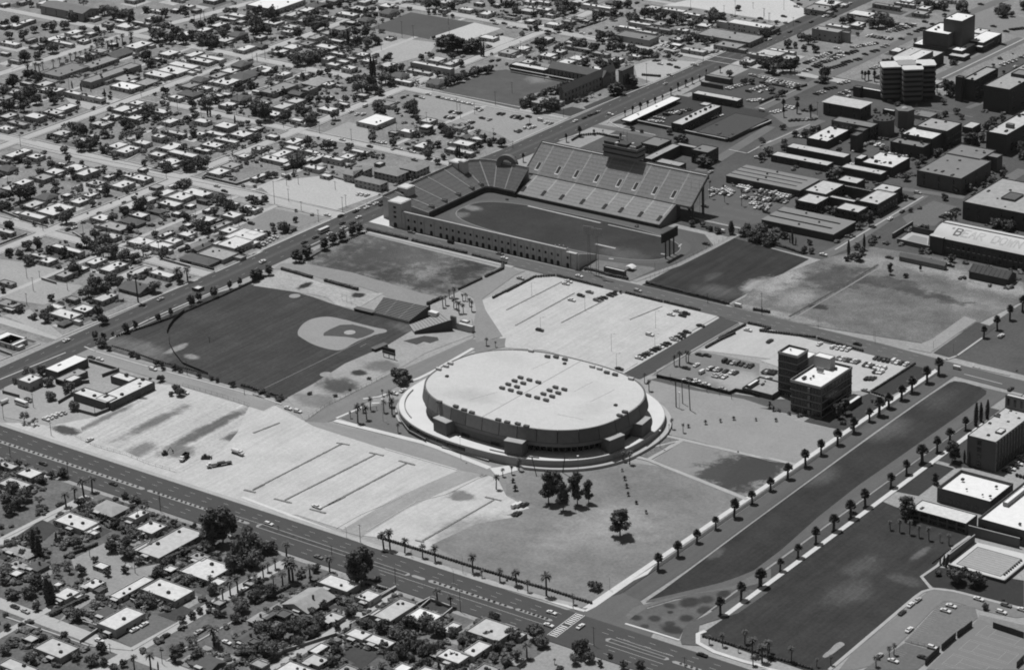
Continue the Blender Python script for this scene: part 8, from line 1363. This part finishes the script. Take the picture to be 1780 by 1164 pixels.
row('03', 860, 215, 1000, 160, 8, 'b', .95, 'wlwd'); row('03', 900, 210, 1050, 170, 7, 'b', .9); row('03', 1000, 235, 1200, 150, 9, 'b', .9, 'dgdk'); row('03', 860, 170, 940, 160, 4, 'a', .9, 'dd'); row('03', 720, 240, 900, 265, 8, 'a', .9); row('03', 300, 430, 480, 350, 9, 'b', .95, 'wldd'); row('03', 360, 450, 560, 350, 11, 'b', .95); row('03', 430, 420, 660, 340, 12, 'b', .95, 'dkdw'); row('03', 620, 320, 790, 290, 9, 'b', .95); row('03', 480, 460, 580, 430, 5, 'b', .9, 'ddk'); row('03', 560, 425, 680, 395, 6, 'b', .9, 'kkd'); row('03', 700, 370, 800, 335, 4, 'b', .8, 'kd'); row('03', 820, 320, 890, 290, 3, 'b', .9, 'lw'); row('03', 300, 480, 420, 440, 5, 'b', .9)
row('03', 0, 515, 270, 575, 12, 'a', .95, 'wlwg'); row('03', 0, 540, 240, 590, 11, 'a', .9, 'wlwd'); row('03', 0, 620, 70, 600, 4, 'a', .9, 'ww'); row('03', 440, 600, 520, 585, 3, 'b', 1); row('03', 370, 635, 440, 615, 3, 'b', 1, 'gld'); row('03', 530, 565, 600, 545, 3, 'b', 1); row('03', 540, 635, 640, 600, 5, 'b', .9); row('03', 810, 430, 880, 400, 3, 'b', 1, 'dk'); row('03', 750, 465, 800, 445, 3, 'b', 1, 'wl'); row('03', 780, 530, 850, 490, 4, 'b', 1, 'dwk'); row('03', 170, 715, 240, 730, 3, 'a', 1); row('03', 290, 740, 380, 740, 4, 'a', 1); row('03', 200, 810, 390, 800, 7, 'a', .9); row('03', 80, 760, 140, 745, 3, 'b', 1, 'ww'); row('03', 580, 1110, 680, 1100, 4, 'a', .9, 'www'); row('03', 850, 1020, 1010, 1050, 7, 'a', .9, 'wdwl'); row('03', 780, 975, 830, 980, 3, 'a', 1, 'ww'); row('03', 1620, 440, 1780, 380, 6, 'b', .9, 'wlw'); row('03', 1690, 200, 1780, 190, 5, 'b', .9, 'dkw'); row('03', 400, 130, 620, 20, 9, 'a', .8, 'wwld'); row('03', 560, 115, 450, 110, 3, 'a', .7)
cars('03', '265 920 b w;1575 178 b d;165 112 b d;260 148 b d;120 145 b l;180 155 b l;250 45 b w;270 30 b d;350 148 a d;320 95 b d;205 215 a d;520 325 b w;955 262 b d;290 525 b d;390 555 b k;745 120 b l;640 1012 a w;1115 148 b d;1320 410 b k v;1660 212 b d;600 650 a w;1640 300 b d;940 70 b w;10 265 a w;50 270 a d;130 230 a d;1720 450 a l;1490 30 b d;80 185 b w;370 100 b d')
row('12', 1590, 160, 1780, 200, 9, 'a', .85); row('12', 1640, 240, 1780, 262, 6, 'a', .8); row('12', 1380, 165, 1520, 190, 5, 'a', .8); row('13', 0, 180, 200, 225, 9, 'a', .8); row('12', 1370, 150, 1440, 165, 4, 'a', 1, 'lwl'); row('12', 1460, 140, 1530, 175, 5, 'a', 1, 'wwl'); row('12', 1560, 125, 1650, 145, 5, 'a', 1, 'www'); row('12', 1580, 200, 1780, 235, 7, 'a', .85, 'dwdl'); row('12', 1670, 270, 1750, 285, 3, 'a', 1); row('13', 0, 155, 230, 205, 10, 'a', .95, 'wlwd'); row('13', 0, 205, 190, 240, 8, 'a', .9, 'wldd'); row('13', 0, 270, 60, 285, 3, 'a', .8); row('12', 1700, 160, 1780, 170, 4, 'a', 1, 'lwd'); cars('12', '1385 190 a w;1750 305 b d')
cars('13', '880 350 a w;960 300 a d;1065 175 b l;430 590 b w;875 610 b d;1285 665 b k;1030 215 b d;1280 325 b d;1275 660 b l;1725 115 b w;1760 165 b w;1740 175 b w;600 470 b g;620 465 b d;200 120 b l;1625 1135 a w') ; row('13', 1200, 355, 1340, 280, 7, 'b', .9, 'wdlk')
# construction vehicles by the avenue
WHEELM = car_meshes('sedan')[2].mesh('wheel', TYRE)
def truck(t, x, y, rz, tone_cab, label, kind='dump'):
    g = GT(t, x, y); r = empty('dump_truck' if kind == 'dump' else 'lorry', (g[0], g[1], .15), rz); tag(r, label, 'truck')
    mb = MB(); mb.box(-3.8, -.5, .7, 3.6, .5, 1.0); obj('chassis', mb, M(50), r); mb = MB(); shell(mb, [(1.6,.9),(3.9,.9),(4.0,1.8),(3.2,1.9),(2.9,2.7),(1.6,2.75)], 2.2, .1); c = obj('cab', mb, PAINT[tone_cab], r); mb = MB(); shell(mb, [(1.8,1.95),(3.1,1.95),(2.85,2.55),(1.8,2.6)], 2.26, .1); obj('windows', mb, GLASS, c)
    if kind == 'dump': mb = MB(); mb.box(-4.0, -1.2, 1.05, 1.3, 1.2, 1.25); mb.box(-4, -1.2, 1.25, 1.3, -1.05, 2.7); mb.box(-4, 1.05, 1.25, 1.3, 1.2, 2.7); mb.box(1.15, -1.05, 1.25, 1.3, 1.05, 2.9); mb.box(-4, -1.05, 1.25, -3.85, 1.05, 2.4); obj('tipper_body', mb, M(44), r)
    elif kind == 'tank': mb = MB(); mb.tube((-4, 0, 2.0), (1.3, 0, 2.0), 1.05, 1.05, 10); obj('tank', mb, PAINT['w'], r)
    else: mb = MB(); mb.box(-9.5, -1.15, 1.05, 1.2, 1.15, 1.3); mb.box(-6, -1, 1.31, -2, 1, 2.0); obj('flatbed', mb, M(58), r)
    for i in (2.7, -2.0, -3.2) + ((-7.6, -8.6) if kind == 'flat' else ()):
        for j in (-1, 1): link('wheel', WHEELM, r, (i, j, .5), 0, (1.45, 1.5, 1.45))
truck('20', 1240, 845, math.pi+.9+math.pi/2-.6, 'w', 'dump truck with dark tipper and white cab on the gravel lot'); truck('20', 1600, 812, -.05, 'w', 'white tank truck standing furthest right on the gravel', 'tank'); truck('20', 1440, 895, math.pi+1.0, 'w', 'flatbed truck with white cab by the avenue', 'flat')
g = GT('20', 1385, 840); r = empty('bulldozer', (*g, .15), .6); tag(r, 'low dark tracked loader between the trucks', 'bulldozer'); mb = MB(); mb.box(-2, -.8, .5, 2, .8, 1.6); mb.box(-1, -.6, 1.6, .4, .6, 2.6); obj('body', mb, M(70), r)
for s in (-1.1, 1.1): mb = MB(); shell(mb, [(-2.2,.2),(2.2,.2),(2.6,.6),(2.2,1.0),(-2.2,1.0),(-2.6,.6)], .5); o = obj('track', mb, M(40), r); o.location = (0, s, 0)
mb = MB(); mb.box(2.9, -1.4, .1, 3.1, 1.4, 1.2); mb.tube((1.5, 0, .7), (3, 0, .6), .12); obj('blade', mb, M(60), r)
g = GT('20', 1110, 815); r = empty('backhoe', (*g, .15), 1.2); tag(r, 'small dark backhoe digging beside the dump truck', 'digger'); mb = MB(); mb.box(-1.6, -.8, .6, 1.4, .8, 1.6); mb.box(-.7, -.7, 1.6, .6, .7, 2.7); obj('body', mb, M(64), r); mb = MB(); mb.tube((1.4, 0, 1.3), (3.2, 0, 3.6), .18, .14); mb.tube((3.2, 0, 3.6), (4.6, 0, 1.4), .14, .12); mb.box(4.3, -.4, .6, 4.9, .4, 1.5); obj('boom', mb, M(70), r)
for i in (1, -1.1):
    for j in (-.95, .95): link('wheel', WHEELM, r, (i, j, .5), 0, (1.4, 1.3, 1.4))
g = GT('20', 30, 470); r = empty('storage_tank', (*g, .1), 1.5); tag(r, 'white horizontal storage tank at the left edge', 'tank'); mb = MB(); mb.tube((-2.5, 0, 1.5), (2.5, 0, 1.5), 1.1, 1.1, 12); obj('drum', mb, M(215), r); 
for s in (-1.6, 1.6): mb = MB(); mb.box(s-.15, -.8, 0, s+.15, .8, .6); obj('cradle', mb, M(80), r)
for i in range(4):
    g = GT('11', 255+i*60, 5-i*12); r = empty('mobile_home', (*g, .1), 0); mb = MB(); mb.box(-1.6, -6, .4, 1.6, 6, 3); w_ = obj('wall', mb, M(84 if i % 2 else 120), r); mb = MB(); mb.box(-1.75, -6.1, 3.001, 1.75, 6.1, 3.15); obj('roof', mb, M(190), r); link('window', UWIN, r, (1.6, 2, 1.4), math.pi/2, (2, 1, 1)); reg(r, 'long narrow trailer', 'trailer', 'trailers beside the pale lot')
def seen(x, y): d = (np.array([x, y, 2.0])-CAM); z = d@CF; return abs((d@CR)/z*FPX) < 910 and abs((d@CU)/z*FPX) < 600
# ================================================================ INFILL: yards have more bushes and trees than one can list
def inside(x, y, m=0.0):
    for a in HR:
        if a[0]-m < x < a[2]+m and a[1]-m < y < a[3]+m: return True
    return False
STR_X = [(-430, -418), (-588, -576), (-728, -700)]; STR_Y = [(36, 48), (159, 174), (282, 293), (402, 414), (581, 594)]
def on_street(x, y): return any(a < x < b for a, b in STR_X) or any(a < y < b for a, b in STR_Y)
def infill(n, x0, x1, y0, y1, kinds, hs, holes=(), seed=1):
    random.seed(seed); k = 0; t = 0
    while k < n and t < n*30:
        t += 1; x = random.uniform(x0, x1); y = random.uniform(y0, y1)
        if on_street(x, y) or inside(x, y, 1.2) or nobuild(x, y) or any(h[0] < x < h[2] and h[1] < y < h[3] for h in holes): continue
        if any((x-a)**2+(y-b)**2 < (r*.8)**2+4 for a, b, r in TREES[-600:]): continue
        h = random.uniform(*hs); kd = random.choice(kinds); tree(kd, x, y, h); k += 1
# low scrub nobody could count
def scrub(n, x0, x1, y0, y1, name, label, sz=(.7, 1.9), seed=2, near=.75):
    random.seed(seed); np.random.seed(seed); mb = MB(); k = 0; t = 0; hs = [a for a in HR if a[2] > x0 and a[0] < x1 and a[3] > y0 and a[1] < y1 and a[2]-a[0] > 5.5]
    while k < n and t < n*20:
        t += 1
        if hs and random.random() < near: a = random.choice(hs); x = random.uniform(a[0]-6, a[2]+6); y = random.uniform(a[1]-6, a[3]+6)
        else: x = random.uniform(x0, x1); y = random.uniform(y0, y1)
        if on_street(x, y) or inside(x, y, .3) or nobuild(x, y): continue
        for _ in range(random.choice((1, 2, 3))):
            s = random.uniform(*sz); xx = x+random.uniform(-1.6, 1.6); yy = y+random.uniform(-1.6, 1.6); mb.cur = random.choice((0, 0, 1)); lump(mb, xx, yy, s*.5, s*random.uniform(.7, 1.2), s*random.uniform(.7, 1.2), s*.6, 6, 4, .35); leafcloud(mb, xx, yy, s*.6, s*1.1, s*1.1, s*.7, 9, .22)
        k += 1
    o = obj(name, mb, [LEAF['dark'], LEAF['pale']]); o['kind'] = 'stuff'; o['label'] = label
# houses that fill the remaining plots
def fill_houses(x0, x1, y0, y1, rows, single=False, seed=4):
    random.seed(seed); k = 0; mbw, n = MB(), 0
    for xc in rows:
        y = y0+random.uniform(2, 8)
        while y < y1-8:
            w, d = random.uniform(8, 12), random.uniform(9, 14); cx, cy = xc+random.uniform(-3, 3), y+d/2; y += d+random.uniform(2.5, 5)
            a = (cx-w/2, cy-d/2, cx+w/2, cy+d/2)
            if random.random() < .12 or any(on_street(px, py) or nobuild(px, py) for px in (a[0]-1, cx, a[2]+1) for py in (a[1]-1, cy, a[3]+1)): continue
            if any(b[0]-2 < a[2] and b[2]+2 > a[0] and b[1]-2 < a[3] and b[3]+2 > a[1] for b in HR): continue
            if any((tx-cx)**2+(ty-cy)**2 < (r+3)**2 and r > 3.2 for tx, ty, r in TREES): continue
            FILL.append((*a, random.uniform(2.9, 3.6), random.choice('wwwlltgd'))); HR.append(a)
FILL = []
for bx in ((-418, -283), (-576, -430), (-700, -590)):
    rows_ = [bx[0]+13, bx[0]+38, (bx[0]+bx[1])/2, bx[1]-38, bx[1]-13]
    for by_ in ((48, 158), (-78, 36), (175, 281), (294, 401), (415, 580), (596, 700), (710, 900)): fill_houses(bx[0], bx[1], by_[0], by_[1], rows_, seed=int(abs(bx[0])+by_[1]))
for bx in ((-230, -60),): fill_houses(*bx, 600, 900, [-215, -190, -155, -120, -90], seed=77)
_r = len(HR); HR[:] = HR[:len(HR)-len(FILL)]; random.seed(21)
mbw = MB()
for (x0, y0, x1, y1, h, k) in FILL:
    if not seen((x0+x1)/2, (y0+y1)/2): HR.append((x0, y0, x1, y1)); continue
    HR.append((x0, y0, x1, y1)); t_ = .28; wi = random.choice((0, 0, 1)); ri = {'w': 2, 'l': 3, 't': 4, 'g': 5, 'd': 6}[k]
    if k == 'd':
        mbw.cur = wi; mbw.box(x0, y0, 0, x1, y1, h); mbw.cur = 6; my = (y0+y1)/2; e = .6; mbw.add([(x0-e, y0-e, h-.1), (x1+e, y0-e, h-.1), (x1+e, y1+e, h-.1), (x0-e, y1+e, h-.1), (x0+2, my, h+1.7), (x1-2, my, h+1.7)], [(0, 1, 5, 4), (1, 2, 5), (2, 3, 4, 5), (3, 0, 4)])
    else:
        for (a0, b0, a1, b1, hh) in ((x0, y0, x1, y1, h),)+(((x1-.3, y0+1, x1+2.6, y0+5, h-.6),) if random.random() < .5 else ()):
            mbw.cur = wi; mbw.add([(a0,b0,0),(a1,b0,0),(a1,b1,0),(a0,b1,0),(a0,b0,hh),(a1,b0,hh),(a1,b1,hh),(a0,b1,hh),(a0+t_,b0+t_,hh),(a1-t_,b0+t_,hh),(a1-t_,b1-t_,hh),(a0+t_,b1-t_,hh),(a0+t_,b0+t_,hh-.5),(a1-t_,b0+t_,hh-.5),(a1-t_,b1-t_,hh-.5),(a0+t_,b1-t_,hh-.5)], [(0,1,5,4),(1,2,6,5),(2,3,7,6),(3,0,4,7),(4,5,9,8),(5,6,10,9),(6,7,11,10),(7,4,8,11),(8,9,13,12),(9,10,14,13),(10,11,15,14),(11,8,12,15)]); mbw.cur = ri; mbw.add([(a0+t_,b0+t_,hh-.5),(a1-t_,b0+t_,hh-.5),(a1-t_,b1-t_,hh-.5),(a0+t_,b1-t_,hh-.5)], [(0,1,2,3)])
        mbw.cur = 7; cx, cy = random.uniform(x0+2, x1-2), random.uniform(y0+2, y1-2); mbw.box(cx-.6, cy-.6, h-.5, cx+.6, cy+.6, h+.6)
    mbw.cur = 8
    for q in (.25, .7): xx = x0+(x1-x0)*q; mbw.box(xx-.6, y0-.05, 1, xx+.6, y0+.05, 2.2); yy = y0+(y1-y0)*q; mbw.box(x1-.05, yy-.6, 1, x1+.05, yy+.6, 2.2)
o = obj('distant_houses', mbw, [WALLM['w'], WALLM['t'], ROOFM['w'], ROOFM['l'], ROOFM['t'], ROOFM['g'], ROOFM['d'], VENT, DARK]); o['kind'] = 'stuff'; o['label'] = 'the remaining small houses of the far residential blocks'
def fill_yards():
    random.seed(31)
    for (x0, y0, x1, y1, h, k) in FILL:
        if random.random() < .45 and seen(x0, y0): tn = random.choice((86, 104, 172, 180)); sheet('yard', rectp(x0-random.uniform(1, 6), y0-random.uniform(1, 6), x1+random.uniform(1, 5), y1+1), YARDM[tn] if tn in YARDM else YARDM.setdefault(tn, ground_mat('plot_soil', tn, .22, .08, .12)), 2+random.random()*.8, 'small yard round a house')
fill_yards()
HL = [(-420, 288, -268, 410), (-330, 170, -275, 290), (-420, 80, -385, 165)]
infill(380, -700, -286, 175, 580, ('round', 'spread', 'round', 'bush', 'palebush', 'airy'), (2.4, 4.8), HL + [(-480, 405, -300, 600)], 3)
infill(100, -560, -290, -60, 160, ('round', 'bush', 'bush', 'palebush'), (2.0, 4.2), [(-360, -70, -284, 0)], 4)
infill(220, -700, -270, 415, 800, ('round', 'spread', 'airy', 'round', 'palebush'), (2.6, 5.2), (), 5)
infill(150, -230, 150, -330, -222, ('round', 'round', 'spread', 'bush', 'date', 'palebush', 'airy'), (2.4, 6.5), [(10, -340, 24, -210), (78, -340, 86, -210)], 6)
infill(90, -230, 200, 430, 860, ('round', 'bush', 'round'), (2.5, 5.5), [(-40, 430, 150, 640)], 8)
infill(110, 20, 330, 260, 620, ('round', 'bush', 'round', 'gum'), (3.5, 8), (), 9)
scrub(1900, -740, -286, 175, 800, 'scrub', 'low scattered scrub and garden plants between the houses')
scrub(500, -560, -286, -80, 160, 'scrub', 'low scattered garden plants left of the wide road', seed=5)
scrub(1300, -240, 160, -345, -222, 'scrub', 'low garden plants in the near neighbourhood', seed=6)
scrub(600, -80, 320, 290, 720, 'scrub', 'low planting between campus buildings', seed=7, sz=(.8, 2.0))
PLAN = [p for p in PLAN if seen(p[1], p[2])]
dist = lambda x, y: float((np.array([x, y, 0.0])-CAM)@CF)
by_kind = {}
for p in PLAN: by_kind.setdefault(TN[p[0]][0], []).append(p)
for nm, L_ in by_kind.items():
    L_.sort(key=lambda p: -p[3]*p[4]/dist(p[1], p[2]))
    for p in L_[:296]: plant(*p)
    rest = L_[296:]
    if rest: merged('distant_'+nm+'s' if nm != 'bush' else 'distant_bushes', 'many small %s too small to tell apart' % ('trees' if nm != 'bush' else 'bushes'), [random.choice(LOW[p[0]]) for p in rest], [(p[1], p[2], p[3]*p[4], p[3], p[5]) for p in rest])
CPLAN = [c for c in CPLAN if seen(c[2], c[3])]; CPLAN.sort(key=lambda c: dist(c[2], c[3]))
for c in CPLAN[:296]: put_vehicle(*c)
rest = CPLAN[296:]; MM = {}
for c in rest:
    if (c[0], c[1]) not in MM: b_, g_, w_ = car_meshes(c[0]); w2 = MB(); [w2.tube((i*1.6, j*.86-.12, .34), (i*1.6, j*.86+.12, .34), .34, .34, 6) for i in (-1, 1) for j in (-1, 1)]; MM[(c[0], c[1])] = (b_.mesh('b', PAINT[c[1]]), g_.mesh('g', GLASS), w2.mesh('w', TYRE))
merged('distant_cars', 'rows of small parked cars in the far campus lots', [MM[(c[0], c[1])] for c in rest], [(c[2], c[3], 1, 1, c[4]) for c in rest]).location = (0, 0, .19)
# ================================================================ LABELS: each thing is placed by what stands nearest
LMK = [('the oval arena', 'p', 925, 690), ('home plate', '11', 870, 1100), ('the white baseball scoreboard legs', '21', 915, 165), ('the stadium corner tower', 'p', 690, 390), ('the horseshoe gateway arch', 'z3', 1215, 400), ('the press box', 'z4', 850, 330), ('the stadium scoreboard on legs', '12', 1100, 610), ('the roof reading BEAR DOWN', 'z7', 900, 640), ('the swimming pool', 'z8', 700, 980), ('the striped crosswalk', '32', 420, 860), ('the mottled grass island', '32', 1100, 800), ('the twin office block', 'z5', 900, 700), ('the tennis courts', '33', 1450, 1000), ('the dump truck', '20', 1240, 845), ('the walled corner workshop', '20', 700, 350), ('the lobed eight-sided tower', '03', 985, 640), ('the auditorium stage tower', '03', 1340, 250), ('the maintenance compound workshop', '02', 1260, 800), ('the gabled school', '02', 560, 620), ('the dark park lawn', '01', 1100, 180), ('the bright paved playground', '01', 1450, 220), ('the pale dormitory courtyards', '13', 600, 200), ('the long ribbed shed', '13', 250, 420), ('the filling station', '11', 230, 400), ('the bare vacant lot at far left', '10', 200, 800), ('the long tan apartment row', '00', 750, 500), ('the slatted-end hall', '00', 470, 80), ('the bright clustered rooftops', '00', 1200, 460), ('the bullpen dirt strip', '11', 600, 850), ('the grandstand palms', '11', 1400, 940), ('the long narrow pale roof', '30', 1150, 290), ('the two cars in a front yard', '30', 940, 870), ('the eight-cornered white house', '31', 570, 570), ('the tall dark yard trees', '30', 1600, 300), ('the pale lot top edge', '02', 1700, 30), ('the white library roof', '03', 600, 690), ('the round drum hall', '03', 835, 900), ('the brick hall court', '13', 1300, 20), ('the dark wet lawn patch', '22', 1600, 920), ('the tank at the left edge', '20', 30, 470), ('the pale store roof', '10', 1620, 470), ('the big white gable lot', '01', 830, 800), ('the crossroads at upper left', '00', 900, 640), ('the left-side crossroads', '10', 340, 440), ('the far top-left corner', '00', 60, 60), ('the palm-lined upper street', '00', 600, 350), ('the three tall thin trunks', '22', 1190, 500), ('the barn', 'z7', 1200, 980), ('the bottom-left corner', '30', 30, 1120), ('the bottom edge alley mouth', '31', 200, 1120)]
LP = np.array([GT(t, x, y) for _, t, x, y in LMK]); LN = [l[0] for l in LMK]
ones = ['', 'first', 'second', 'third', 'fourth', 'fifth', 'sixth', 'seventh', 'eighth', 'ninth', 'tenth', 'eleventh', 'twelfth', 'thirteenth', 'fourteenth', 'fifteenth', 'sixteenth', 'seventeenth', 'eighteenth', 'nineteenth']
def ordinal(n):
    if n < 20: return ones[n]
    if n < 100: return ({2: 'twentieth', 3: 'thirtieth', 4: 'fortieth', 5: 'fiftieth', 6: 'sixtieth', 7: 'seventieth', 8: 'eightieth', 9: 'ninetieth'}[n//10] if n % 10 == 0 else {2: 'twenty', 3: 'thirty', 4: 'forty', 5: 'fifty', 6: 'sixty', 7: 'seventy', 8: 'eighty', 9: 'ninety'}[n//10]+'-'+ones[n % 10])
    return '%dth' % n
by = {}
for o, look, p in REG: by.setdefault(look, []).append((o, p))
for look, L_ in by.items():
    pp = np.array([p for _, p in L_]); D = np.hypot(pp[:, None, 0]-LP[None, :, 0], pp[:, None, 1]-LP[None, :, 1]); rank = D.argsort(axis=0).argsort(axis=0)+1; used = set()
    for i, (o, p) in enumerate(L_):
        c = min(range(len(LN)), key=lambda k: (rank[i, k] + D[i, k]/60.0)); r = int(rank[i, c]); o['label'] = look+', '+('' if r == 1 else ordinal(r)+' ')+'nearest '+LN[c]
print('things', len(REG), 'objects', len(bpy.data.objects), 'faces', sum(len(m.polygons) for m in bpy.data.meshes))
